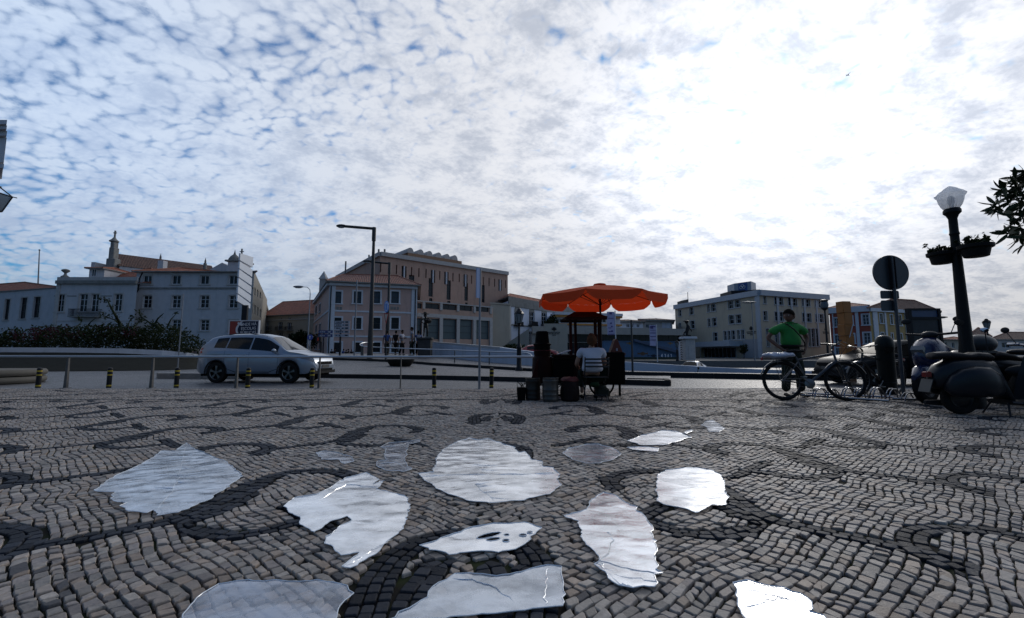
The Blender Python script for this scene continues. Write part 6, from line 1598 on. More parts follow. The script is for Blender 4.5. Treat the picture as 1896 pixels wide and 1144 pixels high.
# notice panel
X, Y = corner(1709,12); r = thing('notice_panel', 'tall dark information panel with a blue header behind the scooters', 'information board', (X,Y,-.05)); x0, x1 = at(1681,600,12).x, at(1741,600,12).x; zt_ = at(1710,571,12).z
q = MB()
for a, b, c0, c1 in ((x0,x0+.09,-.05,zt_),(x1-.07,x1,-.05,zt_),(x0+.09,x1-.07,zt_-.05,zt_),(x0+.09,x1-.07,.3,.4),(x0+.09,x1-.07,zt_-.31,zt_-.24)): q.box(a,b,Y-.05,Y+.06,c0,c1)
q.build('frame', mat('panel_frame', (.012,.014,.018), .4), r)
q = MB(); q.box(x0+.09,x1-.07,Y-.02,Y+.02,zt_-.24,zt_-.05); q.build('header', mat('header_blue', (.015,.045,.11), .4), r)
q = MB(); q.box(x0+.09,x1-.07,Y-.02,Y+.02,.4,zt_-.31); q.build('board', mat('board_grey', (.045,.05,.055), .25, var=.3, vscale=3), r)
# lamp post with flower baskets
Y = 7.0; X = at(1785,600,Y).x; r = thing('lamp_post', 'thick dark lamp post with a frosted glass globe and two flower baskets', 'lamp post', (X,Y,0)); zb_ = at(1766,392,Y).z
q = MB(); q.lathe([(.16,0),(.16,.25),(.12,.32),(.10,.9),(.088,1.0),(.058,zb_-.45),(.058,zb_-.40),(.068,zb_-.38),(.058,zb_-.34),(.057,zb_-.12),(.08,zb_-.06),(.115,zb_-.02),(.115,zb_+.02),(.10,zb_+.05)], (X,Y,0), 20); q.build('pole', mat('post_black', (.014,.015,.015), .5, var=.3), r)
for k in range(10):
    w = 2*math.pi*k/10; q = None
q = MB(); zt_ = at(1762,345,Y).z-zb_
q.lathe([(.095,.045),(.13,.10),(.155,.17),(.17,.25),(.185,zt_*.60),(.20,zt_*.66),(.16,zt_*.76),(.11,zt_*.84),(.10,zt_*.87),(.05,zt_*.95),(.015,zt_)], (X,Y,zb_), 24)
gm_ = bpy.data.materials.new('frosted_globe'); gm_.use_nodes = True; b_ = gm_.node_tree.nodes['Principled BSDF']; b_.inputs['Base Color'].default_value = (.85,.87,.9,1); b_.inputs['Roughness'].default_value = .3; b_.inputs['Alpha'].default_value = .62
tr = gm_.node_tree.nodes.new('ShaderNodeBsdfTranslucent'); tr.inputs[0].default_value = (.9,.92,.95,1); ms = gm_.node_tree.nodes.new('ShaderNodeMixShader'); ms.inputs[0].default_value = .45
gm_.node_tree.links.new(b_.outputs[0], ms.inputs[1]); gm_.node_tree.links.new(tr.outputs[0], ms.inputs[2]); gm_.node_tree.links.new(ms.outputs[0], gm_.node_tree.nodes['Material Output'].inputs[0])
q.build('globe', gm_, r); q = MB(); q.lathe([(.03,.05),(.03,.12),(.045,.14),(.045,.24),(.02,.27)], (X,Y,zb_), 12); q.build('bulb_holder', dark_met, r)
q = MB(); aL, aR = at(1744,474,Y-.25), at(1806,462,Y-.55)
pL, pR = at(1743,471,7.15), at(1806,457,6.7); zc_ = (pL.z+pR.z)/2
q.tube([pL+Vector((.1,0,.06)),(X,Y,zc_+.05),pR+Vector((-.1,0,.06))], .02, 6); q.tube([pL+Vector((.15,0,-.0)),(X,Y,zc_-.08),pR+Vector((-.15,0,0))], .016, 6); q.build('bracket', dark_met, r)
for p, s, nm, sd in ((pL,.195,'smaller hanging flower basket left of the lamp post',3),(pR,.215,'larger flower basket right of the lamp post',5)):
    t = thing('flower_basket', nm, 'flower basket', p); q = MB(); q.lathe([(s*.62,-.16),(s*.68,-.155),(s*.80,-.04),(s*.98,-.02),(s*1.0,.03),(s*.9,.035),(s*.85,0),(0,.0)], p, 24); q.build('basket', mat('basket_black', (.012,.012,.012), .6), t)
    q = MB(); rs = np.random.RandomState(sd); leaf_cloud(q, [(p+Vector((0,0,.05)), s*.85, s*.8, .07)], 420, .045, rs, shape='round')
    for k in range(12):
        w = rs.rand()*6.3; a = p+Vector((math.cos(w)*s*.6, math.sin(w)*s*.5, .08)); b = a+Vector((rs.normal()*.04, rs.normal()*.04, rs.uniform(.03,.10))); q.tube([a,b], .004, 4); leaf_cloud(q, [(b,.03,.03,.03)], 9, .04, rs, shape='round')
    q.build('plant', leaf_d, t)
# tree whose branch enters at the right edge
r = thing('tree', 'broad leaved tree of which one dark leafy branch hangs in at the right edge', 'tree', (9.3,5.6,0)); q = MB()
q.tube([(9.3,5.6,0),(9.25,5.6,1.4),(9.1,5.5,2.4),(8.9,5.4,3.2)], [.16,.13,.11,.08], 10)
Yb = 5.2; br = [at(2060,420,Yb), at(1960,400,Yb), at(1905,380,Yb), at(1885,350,Yb)]
q.tube([(9.15,5.55,2.0)]+br, [.05,.035,.022,.014,.008], 6)
tw = [([(1905,385),(1880,375),(1850,385),(1838,388)],), ([(1905,395),(1885,405),(1870,418),(1866,432)],), ([(1900,370),(1885,345),(1880,330)],), ([(1930,400),(1905,425),(1893,440)],), ([(1925,390),(1905,340),(1900,320)],),([(1885,372),(1865,362),(1858,352)],),([(1905,395),(1888,395),(1872,400)],)]
clus = []
for (t_,) in tw:
    P_ = [at(a, b, Yb+rnd.uniform(-.15,.15)) for a, b in t_]; q.tube(P_, [.009,.006,.004,.003][:len(P_)], 5); clus.append(P_[-1]); clus.append(P_[-2])
for a, b in ((1895,318),(1880,340),(1893,352),(1880,362),(1888,385),(1845,378),(1860,392),(1872,372),(1893,405),(1895,372),(1880,330),(1862,347),(1900,335),(1905,350),(1902,400),(1890,420),(1868,427),(1885,440),(1895,455),(1910,330),(1920,360),(1930,420),(1925,340),(1940,380),(1960,350),(1950,440),(1900,345),(1890,330)): clus.append(at(a, b, Yb+rnd.uniform(-.25,.25)))
q.build('trunk', mat('bark', (.05,.04,.03)), r)
q = MB(); rs = np.random.RandomState(9)
def big_leaf(mb, p, a, L_, W_, rs):
    b = a.orthogonal().normalized(); b.rotate(Matrix.Rotation(rs.rand()*6.3, 3, a)); u = a.cross(b); vs = []; n = 5
    for i in range(n+1):
        t = i/n; w = W_*math.sin(math.pi*min(1,t*.96+.02))**.8; cc = p+a*L_*t-u*L_*.18*t*t; vs += [cc+b*w-u*w*-.25, cc, cc-b*w+u*w*.25]
    mb.add(vs, [f for i in range(n) for f in ((3*i,3*i+1,3*i+4,3*i+3),(3*i+1,3*i+2,3*i+5,3*i+4))], True)
for c in clus:
    for k in range(7):
        a = Vector((rs.normal()-.35, rs.normal()*.7, rs.normal()*.8-.15)).normalized(); big_leaf(q, c, a, rs.uniform(.12,.19), rs.uniform(.016,.024), rs)
extra = []
for k in range(150):
    w = rs.rand()*6.3; c = Vector((9.4+rs.normal()*.7, 5.5+rs.normal()*.8, 3.3+rs.normal()*.5))
    if (c.x-.0)/c.y < 1.35: continue
    for j in range(6): big_leaf(q, c, Vector((rs.normal(), rs.normal(), rs.normal()-.2)).normalized(), rs.uniform(.10,.17), .022, rs)
q.build('crown', mat('broad_leaves', (.022,.035,.014), .45, var=.4, vscale=6), r)
# statue on the bridge
Y = 29; X, _ = corner(787,Y); r = thing('statue', 'dark bronze figure with a wide hat on a stone pedestal beside the group of people', 'statue', (X,Y,.7)); zp_ = at(787,625,Y).z
q = MB(); q.bbox(X-.42,X+.42,Y-.4,Y+.4,.5,zp_-.12,.03); q.bbox(X-.50,X+.50,Y-.48,Y+.48,zp_-.117,zp_,.02); q.bbox(X-.52,X+.52,Y-.5,Y+.5,.45,.72,.02); q.build('pedestal', mat('pedestal_stone', (.05,.05,.05), .8, var=.3), r)
# ---------------------------------------------------------------- figures
def skin(name, verts, edges, m, parent, loc=None, sub=2, root=0, local=True):
    """verts: (x, y, z, r) or (x, y, z, rx, ry); one continuous skinned surface, applied"""
    me = bpy.data.meshes.new('tmp'); me.from_pydata([v[:3] for v in verts], edges, []); me.update()
    o = bpy.data.objects.new('tmp', me); COL.objects.link(o)
    md = o.modifiers.new('s', 'SKIN'); md.use_smooth_shade = True; md.branch_smoothing = .6
    for i, v in enumerate(verts):
        sv = me.skin_vertices[0].data[i]; sv.radius = (v[3], v[4] if len(v) > 4 else v[3]); sv.use_root = (i == root)
    ss = o.modifiers.new('u', 'SUBSURF'); ss.levels = sub; ss.render_levels = sub
    dg = bpy.context.evaluated_depsgraph_get(); dg.update(); ev = o.evaluated_get(dg)
    nm = bpy.data.meshes.new_from_object(ev); bpy.data.objects.remove(o); bpy.data.meshes.remove(me)
    nm.name = name; nm.materials.clear(); nm.materials.append(m)
    for p in nm.polygons: p.use_smooth = True
    r = bpy.data.objects.new(name, nm); COL.objects.link(r)
    if parent: r.parent = parent
    if loc: r.location = loc
    return r
skin_m = mat('skin', (.30,.16,.105), .6, var=.08, vscale=12)
skin_dk = mat('tanned_skin', (.13,.065,.042), .6, var=.08, vscale=12)
def head_bm(mb, c, yaw, s=1.0, pitch=0):
    """a head with brow, nose, lips, chin and ears; facing -y before yaw"""
    M = Matrix.Translation(c) @ Matrix.Rotation(yaw, 4, 'Z') @ Matrix.Rotation(pitch, 4, 'X') @ Matrix.Scale(s, 4)
    nu, nv_ = 28, 20; vs = []; fs = []
    for i in range(nv_+1):
        ph = math.pi*i/nv_
        for k in range(nu):
            th = 2*math.pi*k/nu; x = math.sin(ph)*math.cos(th); y = math.sin(ph)*math.sin(th); z = -math.cos(ph)
            f = max(0, -y); rx, ry, rz = .076, .098, .118
            X, Y_, Z = x*rx, y*ry, z*rz
            if z < 0: X *= 1-.30*min(1,-z)**1.3; Y_ = Y_*(1-.10*(-z)) - (.012*f if z < -.5 else 0)      # jaw and chin
            if f > .75:
                g = math.exp(-(x/.20)**2)
                Y_ -= .022*g*math.exp(-((z+.22)/.16)**2)                 # nose
                Y_ -= .008*math.exp(-(x/.35)**2)*math.exp(-((z+.58)/.10)**2)   # lips
                Y_ += .010*(math.exp(-((abs(x)-.38)/.15)**2))*math.exp(-((z-.02)/.14)**2)   # eye sockets
                Y_ -= .005*math.exp(-((z-.22)/.12)**2)
            vs.append(M @ Vector((X, Y_, Z)))
    for i in range(nv_):
        for k in range(nu): fs.append((i*nu+k, i*nu+(k+1)%nu, (i+1)*nu+(k+1)%nu, (i+1)*nu+k))
    mb.add(vs, fs, True)
    for sx in (-1, 1):
        e = MB(); e.ell((sx*.079, .012, -.015), .010, .020, .032, 10, 8); mb.add([M @ v for v in e.v], e.f, True)
    return M
def hair_bm(mb, M, kind='short', rs=None):
    nu, nv_ = 26, 12; vs = []; fs = []; t = 1.06
    for i in range(nv_+1):
        for k in range(nu):
            th = 2*math.pi*k/nu; back = (math.sin(th)+1)/2                  # 1 at the back of the head
            low = {'short': -.5, 'bob': -1.0, 'curly': -.75}[kind]
            zmin = (.30)*(1-back)+low*back if kind != 'curly' else .35*(1-back)+low*back
            ph0 = math.acos(max(-1, min(1, -zmin))) if False else math.acos(max(-1,min(1,zmin)))
            ph = ph0*(1-i/nv_)
            x = math.sin(ph)*math.cos(th); y = math.sin(ph)*math.sin(th); z = math.cos(ph)
            k_ = t+(.16 if kind == 'curly' else .02)
            p = Vector((x*.076*k_*1.04, y*.098*k_*1.03, z*.118*k_))
            p *= 1+(.035 if kind != 'curly' else .20)*noise.noise(p*(40 if kind != 'curly' else 34))
            vs.append(M @ p)
    for i in range(nv_):
        for k in range(nu): fs.append((i*nu+k, i*nu+(k+1)%nu, (i+1)*nu+(k+1)%nu, (i+1)*nu+k))
    mb.add(vs, fs, True)
def hand_chains(V, E, wi, w, d, palmn, s=1.0, curl=.9, side=1, root=None):
    """palm and five separate fingers grown from the wrist vertex wi at w, pointing along d; palmn is the way the palm faces"""
    w = Vector(w); d = Vector(d).normalized(); n = Vector(palmn).normalized(); a = d.cross(n).normalized()*side
    pc = w+d*.045*s; V.append((*pc, .026*s, .014*s)); i0 = len(V)-1; E.append((wi, i0))
    kn = w+d*.085*s; V.append((*kn, .030*s, .012*s)); i1 = len(V)-1; E.append((i0, i1))
    for k, (o, L_) in enumerate(((-.030,.068),(-.010,.076),(.010,.072),(.029,.056))):
        p = kn+a*o*s+d*.004*s; V.append((*p, .0085*s)); b = len(V)-1; E.append((i1, b)); dd = d.copy()
        for j, fr in enumerate((.45,.32,.23)):
            dd.rotate(Matrix.Rotation(curl*(.35+.2*j), 3, d.cross(n))) if curl else None
            p = p+dd*L_*fr*s; V.append((*p, (.0085-.0012*j)*s)); E.append((b, len(V)-1)); b = len(V)-1
    p = w+d*.03*s-a*.026*s; V.append((*p, .010*s)); b = len(V)-1; E.append((i0, b)); dd = (d*.7-a*.6+n*.35).normalized()
    for fr in (.03,.026): p = p+dd*fr*s; V.append((*p, .009*s)); E.append((b, len(V)-1)); b = len(V)-1; dd = (dd+d*.3+n*.2).normalized()
def body(root, J, H, skm, hands=True, yaw=0, hpitch=0, hairkind='short', hairm=None, sub=2, simple=False, hs=1.0):
    """J: joints as name -> (x, y, z); builds one continuous skin body plus head"""
    V = []; E = []; id_ = {}
    def a(n, r, ry=None): V.append((*J[n], r, ry or r)); id_[n] = len(V)-1; return id_[n]
    s = H/1.74
    a('pelvis', .10*s, .075*s); a('waist', .09*s, .07*s); a('chest', .09*s, .07*s); a('neck', .056*s); a('nape', .052*s)
    E += [(0,1),(1,2),(2,3),(3,4)]
    for sd in ('L','R'):
        a('sh'+sd, .042*s); a('el'+sd, .046*s); a('wr'+sd, .030*s, .025*s); E += [(id_['chest'], id_['sh'+sd]), (id_['sh'+sd], id_['el'+sd]), (id_['el'+sd], id_['wr'+sd])]
        a('hip'+sd, .065*s); a('kn'+sd, .048*s); a('an'+sd, .036*s); E += [(0, id_['hip'+sd]), (id_['hip'+sd], id_['kn'+sd]), (id_['kn'+sd], id_['an'+sd])]
        e, w = Vector(J['el'+sd]), Vector(J['wr'+sd]); d = (w-e).normalized()
        if hands: hand_chains(V, E, id_['wr'+sd], w, J.get('hd'+sd, d), J.get('pn'+sd, (1 if sd == 'L' else -1, 0, 0)), s, J.get('curl', .6), 1 if sd == 'L' else -1)
        else:
            q = w+d*.07*s; V.append((*q, .03*s, .018*s)); E.append((id_['wr'+sd], len(V)-1))
    o = skin('body', V, E, skm, root, sub=sub)
    hb = MB(); hc = Vector(J['head']); M = head_bm(hb, hc, yaw, s*hs, hpitch)
    # neck joins head
    me = o.data; bm = bmesh.new(); bm.from_mesh(me); off = len(bm.verts); vs = [bm.verts.new(v) for v in hb.v]
    for f in hb.f:
        try: nf = bm.faces.new([vs[i] for i in f]); nf.smooth = True
        except ValueError: pass
    bmesh.ops.remove_doubles(bm, verts=vs, dist=1e-6)
    bm.to_mesh(me); bm.free()
    if hairm: hr = MB(); hair_bm(hr, M, hairkind); hr.build('hair', hairm, root, local=True)
    if not simple:
        for sx in (-1,1):
            ey = MB(); e_ = MB(); e_.ell((sx*.030,-.083,.004), .012,.007,.007, 10, 8); ey.add([M @ v for v in e_.v], e_.f, True); ey.build('eye', mat('eye', (.5,.48,.46), .2), root, local=True)
    return o, M, id_
def limb(root, name, pts, m, sub=2):
    V = [p for p in pts]; return skin(name, V, [(i,i+1) for i in range(len(V)-1)], m, root, sub=sub)

# --- man in green
green = mat('green_cloth', (.018,.19,.035), .85, var=.10, vscale=7, bump=.4, bscale=7)
trou = mat('dark_trousers', (.018,.026,.020), .85, var=.2, vscale=5, bump=.4, bscale=9)
shoe = mat('shoe', (.012,.011,.011), .5)
X, Y = corner(1465, 8.75)
r = thing('person', 'man in a green polo shirt standing with hands at his hips beside the bicycle', 'person', (X,Y,0))
J = {'pelvis':(0,0,.96),'waist':(0,-.01,1.10),'chest':(0,.0,1.32),'neck':(-.005,-.01,1.475),'nape':(-.01,-.02,1.53),'head':(-.02,-.035,1.615),
     'shL':(.215,.0,1.41),'elL':(.35,.07,1.17),'wrL':(.255,-.02,.95),'shR':(-.22,0,1.41),'elR':(-.37,.08,1.17),'wrR':(-.20,-.08,.93),
     'hipL':(.10,0,.90),'knL':(.13,-.02,.49),'anL':(.15,.02,.09),'hipR':(-.10,0,.90),'knR':(-.12,-.03,.49),'anR':(-.13,.02,.09),
     'hdR':(.6,-.4,-.4),'pnR':(.3,.8,0),'hdL':(-.5,-.3,-.6),'pnL':(-.3,.8,0),'curl':.5}
o, M, ids = body(r, J, 1.74, skin_dk, True, yaw=-.95, hairm=mat('dark_hair', (.008,.007,.006), .9, bump=.5, bscale=60, spec=.05), hs=1.12)
V = [(0,0,.965,.185,.145),(0,-.02,1.12,.195,.155),(0,-.01,1.27,.205,.15),(0,.0,1.40,.155,.115),(0,-.005,1.47,.08,.075),(.21,.005,1.40,.090),(.305,.05,1.245,.086),(-.215,.005,1.40,.090),(-.32,.055,1.245,.086)]
skin('shirt', V, [(0,1),(1,2),(2,3),(3,4),(3,5),(5,6),(3,7),(7,8)], green, r)
q = MB(); q.torus((0,-.005,1.478), .068, .013, 20, 6); q.build('collar', green, r, local=True)
V = [(0,0,.90,.175,.135),(.095,0,.76,.105),(.13,-.02,.50,.085),(.15,.02,.10,.074),(-.095,0,.76,.105),(-.12,-.03,.50,.085),(-.13,.02,.10,.074),(0,0,.99,.175,.135),(0,0,1.04,.17,.13)]
skin('trousers', V, [(0,1),(1,2),(2,3),(0,4),(4,5),(5,6),(0,7),(7,8)], trou, r); r.scale = (1.1,1.08,1.0)
q = MB(); q.lathe([(.196,.985),(.20,.99),(.20,1.022),(.196,1.027)], n=28, sy=.78); q.build('belt', shoe, r, local=True)
q = MB(); pts = [(-.10,-.11,1.43),(-.02,-.165,1.33),(.07,-.18,1.20),(.16,-.155,1.06),(.215,-.06,1.0),(.19,.10,1.03),(.05,.17,1.2),(-.06,.14,1.35),(-.10,.03,1.485)]; q.tube(pts, .012, 6, closed=True); q.build('bag_strap', shoe, r, local=True)
for sx, x in ((1,.15),(-1,-.13)):
    V = [(x,.06,.05,.042),(x,-.02,.045,.046,.04),(x+sx*.01,-.12,.035,.044,.032),(x+sx*.012,-.18,.03,.03,.024)]; limb(r, 'shoe', V, shoe)
# --- seller on her chair
X, Y = corner(1096, 8.0)
r = thing('person', 'seller in a pale grey T-shirt seated with her back to us under the red umbrella', 'person', (X,Y,0)); 
J = {'pelvis':(0,-.02,.50),'waist':(0,.0,.64),'chest':(0,.04,.84),'neck':(.0,.04,.985),'nape':(.01,.05,1.03),'head':(.015,.06,1.09),
     'shL':(-.20,.03,.92),'elL':(-.27,.10,.66),'wrL':(-.20,.32,.58),'shR':(.20,.03,.92),'elR':(.26,.12,.66),'wrR':(.14,.33,.60),
     'hipL':(-.10,.02,.49),'knL':(-.13,.45,.49),'anL':(-.13,.40,.10),'hipR':(.10,.02,.49),'knR':(.13,.45,.49),'anR':(.14,.43,.10),'pnL':(1,0,0),'pnR':(-1,0,0),'curl':.6}
o, M, ids = body(r, J, 1.64, skin_m, True, yaw=math.pi-.15, hairkind='curly', hairm=mat('auburn_hair', (.085,.036,.018), .8, bump=1.0, bscale=45, spec=.1))
tee = mat('pale_tshirt', (.44,.46,.52), .9, var=.06, vscale=4, bump=.5, bscale=6)
V = [(0,-.02,.50,.215,.165),(0,-.02,.60,.215,.17),(0,.0,.72,.205,.16),(0,.03,.86,.195,.14),(0,.035,.965,.11,.09),(-.195,.03,.915,.088),(-.25,.075,.77,.082),(.195,.03,.915,.088),(.245,.08,.77,.082)]
skin('shirt', V, [(0,1),(1,2),(2,3),(3,4),(3,5),(5,6),(3,7),(7,8)], tee, r)
V = [(0,-.02,.475,.20,.15),(-.10,.12,.49,.12),(-.13,.44,.49,.09),(-.13,.41,.20,.07),(.10,.12,.49,.12),(.13,.44,.49,.09),(.14,.43,.20,.07)]
skin('trousers', V, [(0,1),(1,2),(2,3),(0,4),(4,5),(5,6)], trou, r)
for x in (-.13,.14): limb(r, 'shoe', [(x,.38,.045,.038),(x,.45,.04,.042,.035),(x,.55,.03,.035,.025)], shoe)
# her folding chair
chm = mat('chair_dark', (.014,.014,.016), .4, .2)
r = thing('folding_chair', 'dark slatted folding chair on which the seller sits', 'chair', (X+.03,Y,0))
x0, x1 = -.20, .22
q = MB(); q.bbox(x0,x1,-.16,.24,.425,.445,.005); q.build('seat', chm, r, local=True)
q = MB()
for z in (.61,.675,.74): q.bbox(x0-.01,x1+.01,-.245-(z-.6)*.12,-.228-(z-.6)*.12,z,z+.032,.004)
for x in (x0,x1): q.tube([(x,-.14,.42),(x,-.22,.56),(x,-.25,.79)], .012, 8)
q.build('backrest', chm, r, local=True)
for x in (x0+.02, x1-.02):
    q = MB(); q.tube([(x,.22,.43),(x,-.20,.0)], .011, 8); q.build('leg', chm, r, local=True)
    q = MB(); q.tube([(x+(.02 if x<0 else -.02),-.14,.43),(x+(.02 if x<0 else -.02),.24,.0)], .011, 8); q.build('leg', chm, r, local=True)
q = MB(); q.tube([(x0,-.10,.11),(x1,-.10,.11)], .008, 6); q.build('crossbar', chm, r, local=True)
# --- people on the bridge
def walker(label, px_, Y, zb, H, yaw, top_m, bot_m, pose, hairm, seed, skm=skin_dk, extra=None):
    X, _ = corner(px_, Y); r = thing('person', label, 'person', (X,Y,zb), yaw); s = H/1.74; rs = random.Random(seed)
    st = rs.uniform(.03,.12)
    J = {'pelvis':(0,0,.96),'waist':(0,0,1.1),'chest':(0,.01,1.32),'neck':(0,-.005,1.48),'nape':(0,-.02,1.53),'head':(0,-.03,1.625),
         'shL':(.19,.01,1.41),'shR':(-.19,.01,1.41),'hipL':(.09,0,.9),'knL':(.10,-.03-st,.5),'anL':(.11,.0-st,.08),'hipR':(-.09,0,.9),'knR':(-.10,.0,.5),'anR':(-.11,.05+st,.08)}
    if pose == 'down': J.update({'elL':(.25,.03,1.13),'wrL':(.26,-.03,.88),'elR':(-.25,.03,1.13),'wrR':(-.26,-.03,.88)})
    if pose == 'front': J.update({'elL':(.26,.0,1.15),'wrL':(.08,-.24,1.18),'elR':(-.26,.0,1.15),'wrR':(-.08,-.24,1.2)})
    if pose == 'hip': J.update({'elL':(.33,.06,1.16),'wrL':(.18,-.04,.98),'elR':(-.25,.03,1.13),'wrR':(-.25,-.05,.88)})
    J = {k: tuple(c*s for c in v) for k, v in J.items()}; J['curl'] = .5
    body(r, J, H, skm, True, hairm=hairm, sub=1, simple=True)
    V = [(0,0,.95,.18,.14),(0,0,1.15,.185,.145),(0,.01,1.30,.195,.145),(0,.01,1.45,.10,.085),(*[c/s for c in J['shL']],.088),(*[(a*.45+b*.55)/s for a, b in zip(J['shL'],J['elL'])],.08),(*[c/s for c in J['shR']],.088),(*[(a*.45+b*.55)/s for a, b in zip(J['shR'],J['elR'])],.08)]
    V = [tuple(c*s for c in v) for v in V]; skin('shirt', V, [(0,1),(1,2),(2,3),(2,4),(4,5),(2,6),(6,7)], top_m, r, sub=1)
    V = [(0,0,.94,.175,.14),(.09,0,.80,.11),(.10,-.03-st,.52,.088),(.11,-st,.12,.072),(-.09,0,.80,.11),(-.10,0,.52,.088),(-.11,.05+st,.12,.072)]
    V = [tuple(c*s for c in v) for v in V]; skin('trousers', V, [(0,1),(1,2),(2,3),(0,4),(4,5),(5,6)], bot_m, r, sub=1)
    for n_ in ('anL','anR'):
        a = J[n_]; q = MB(); q.ell((a[0],a[1]-.05,.04), .045,.13,.04, 10, 8); q.build('shoe', shoe, r, local=True)
    if extra: extra(r)
    return r
hr1 = mat('dark_hair', (0,0,0)); blk = mat('black_cloth', (.012,.012,.014), .85); blu = mat('blue_cloth', (.025,.06,.19), .85, bump=.3, bscale=8); whc = mat('white_cloth', (.30,.31,.36), .85, bump=.3, bscale=8); gry = mat('grey_cloth', (.22,.22,.25), .85)
def bag(r):
    q = MB(); q.bbox(.24,.28,-.14,.14,.50,.78,.02); q.tube([(.26,-.06,.78),(.26,-.03,.88),(.26,.06,.78)], .008, 5); q.build('carrier_bag', whc, r, local=True)
def zcr(px_, Y): return float(np.interp(px_, [c[0] for c in CR], [c[2] for c in CR]))
walker('person in a blue shirt with arms hanging, leftmost of the five on the bridge', 715.5, 31, .76, 1.72, math.pi, blu, trou, 'down', hr1, 1)
walker('person all in black carrying a pale bag, second of the five on the bridge', 732, 31.2, .77, 1.74, math.pi-.4, blk, blk, 'down', hr1, 2, extra=bag)
walker('person in white top and dark trousers looking down at their hands on the bridge', 743.5, 30.2, .74, 1.76, 1.2, whc, blk, 'front', hr1, 3)
walker('taller person in a pale T-shirt seen from the side near the statue', 762.5, 29.2, .72, 1.92, -1.4, gry, trou, 'down', hr1, 4)
walker('person in dark blue and white top standing right next to the statue', 774, 29.7, .72, 1.70, math.pi+.3, blu, blk, 'hip', hr1, 5, extra=lambda r: (lambda q: q.build('backpack', whc, r, local=True))(MB().bbox(-.12,.12,.12,.20,1.12,1.40,.03)))
for i, (x, dz) in enumerate(((614,0),(619.5,.04),(635.5,.02),(641,-.05),(645,.05),(651,-.02))):
    walker(('leftmost of the far small figures','second from left of the far small figures','far small figure just left of the door','far small figure in the middle of a trio','far small figure at the right of a trio','far small figure farthest right')[i]+' below the pink facade', x, 50+i*.6, -.12, 1.52+dz, i*1.3, (blk, blk, blu, blk, blk, blk)[i], blk, 'down', hr1, 10+i)
# bronze figure of the statue
X, Y = corner(787, 29); brz = mat('bronze', (.016,.016,.015), .5, .5); zp_ = at(787,625,29).z
J = {'pelvis':(0,0,.90),'waist':(0,0,1.02),'chest':(0,0,1.2),'neck':(0,0,1.36),'nape':(-.02,-.02,1.41),'head':(-.03,-.05,1.48),'shL':(.2,0,1.28),'elL':(.38,-.1,1.12),'wrL':(.22,-.22,1.06),'shR':(-.2,0,1.28),'elR':(-.32,-.06,1.05),'wrR':(-.14,-.2,.98),
     'hipL':(.09,0,.85),'knL':(.13,-.05,.46),'anL':(.12,.05,.06),'hipR':(-.09,0,.85),'knR':(-.08,-.06,.46),'anR':(-.12,.05,.06)}
st = [t for t in bpy.data.objects if t.name == 'statue'][0]
V = []; E = []
o, M, ids = body(st, J, 2.2, brz, True, sub=2, simple=True)
o.location = (0,0,zp_-.7)
o.name = 'figure'
q = MB(); q.lathe([(.0,.0),(.27,.02),(.28,.04),(.12,.06),(.11,.16),(.0,.18)], (X-.03,29-.04,zp_+1.55), 20); q.build('hat', brz, st)
q = MB(); q.lathe([(.0,0),(.17,.02),(.24,.12),(.26,.22),(.22,.24),(.0,.2)], (X+.2,29-.28,zp_+.92), 16); q.build('basket', brz, st)
V = [(0,0,.98,.15,.12),(0,0,.84,.17,.14),(0,0,.62,.17,.15)]; o2 = skin('kilt', V, [(0,1),(1,2)], brz, st); o2.location = (0,0,zp_-.7)

# ---------------------------------------------------------------- chestnut stall
Yc = 8.95; red_t = mat('umbrella_fabric', (.80,.115,.035), .8, var=.08, vscale=3, spec=.15, trans=.45, tcol=(.60,.05,.012), bump=.25, bscale=5)
X, _ = corner(1115, Yc); Xp = at(1112, 600, Yc).x
r = thing('parasol', 'large orange-red eight sided parasol over the chestnut stall', 'parasol', (Xp,Yc,0))
Rr, zE, zA, zM = 1.33, 2.02, at(1115,528,Yc).z, 0
q = MB(); q.tube([(Xp,Yc,0),(Xp,Yc,zA)], .022, 10); q.lathe([(.16,0),(.17,.05),(.04,.08),(.03,.3)], (Xp,Yc,0), 16); q.build('pole', mat('pole_dark', (.02,.012,.010), .5), r)
ang = [R(22.5)+k*math.pi/4 for k in range(8)]
def cp(k, t, sub=0.0):
    """point of the canopy along rib k, t 0..1, sub toward next rib"""
    a0, a1 = ang[k % 8], ang[(k+1) % 8]
    def rib(a): 
        return Vector((Xp+Rr*t*math.cos(a), Yc+Rr*t*math.sin(a), zA-(zA-zE)*(t**1.25)))
    p = rib(a0).lerp(rib(a1), sub); p.z -= .035*math.sin(math.pi*sub)*t*(1-t*.3); return p
q = MB(); nt_, ns = 8, 6
for k in range(8):
    vs = [cp(k, .04+.96*i/nt_, j/ns) for i in range(nt_+1) for j in range(ns+1)]
    q.add(vs, [(i*(ns+1)+j, i*(ns+1)+j+1, (i+1)*(ns+1)+j+1, (i+1)*(ns+1)+j) for i in range(nt_) for j in range(ns)], True)
for v in [q]: pass
can = q.build('canopy', red_t, r)
for k in range(8):
    q = MB(); vs = []
    for j in range(ns*2+1):
        s_ = j/(ns*2); p = cp(k, 1, s_); d = Vector((p.x-Xp, p.y-Yc, 0)).normalized(); h = .175*min(1, .45+4*min(s_, 1-s_))
        s2 = .035+.93*s_; p2 = cp(k, 1, s2)+d*.015; p2.z = p.z-h
        vs += [p, p2]
    q.add(vs, [(2*j, 2*j+1, 2*j+3, 2*j+2) for j in range(ns*2)], True); q.build('valance', red_t, r)
q = MB(); q.lathe([(.14,0),(.12,.03),(.05,.045),(0,.05)], (Xp,Yc,zA-.005), 12); q.build('cap', red_t, r)
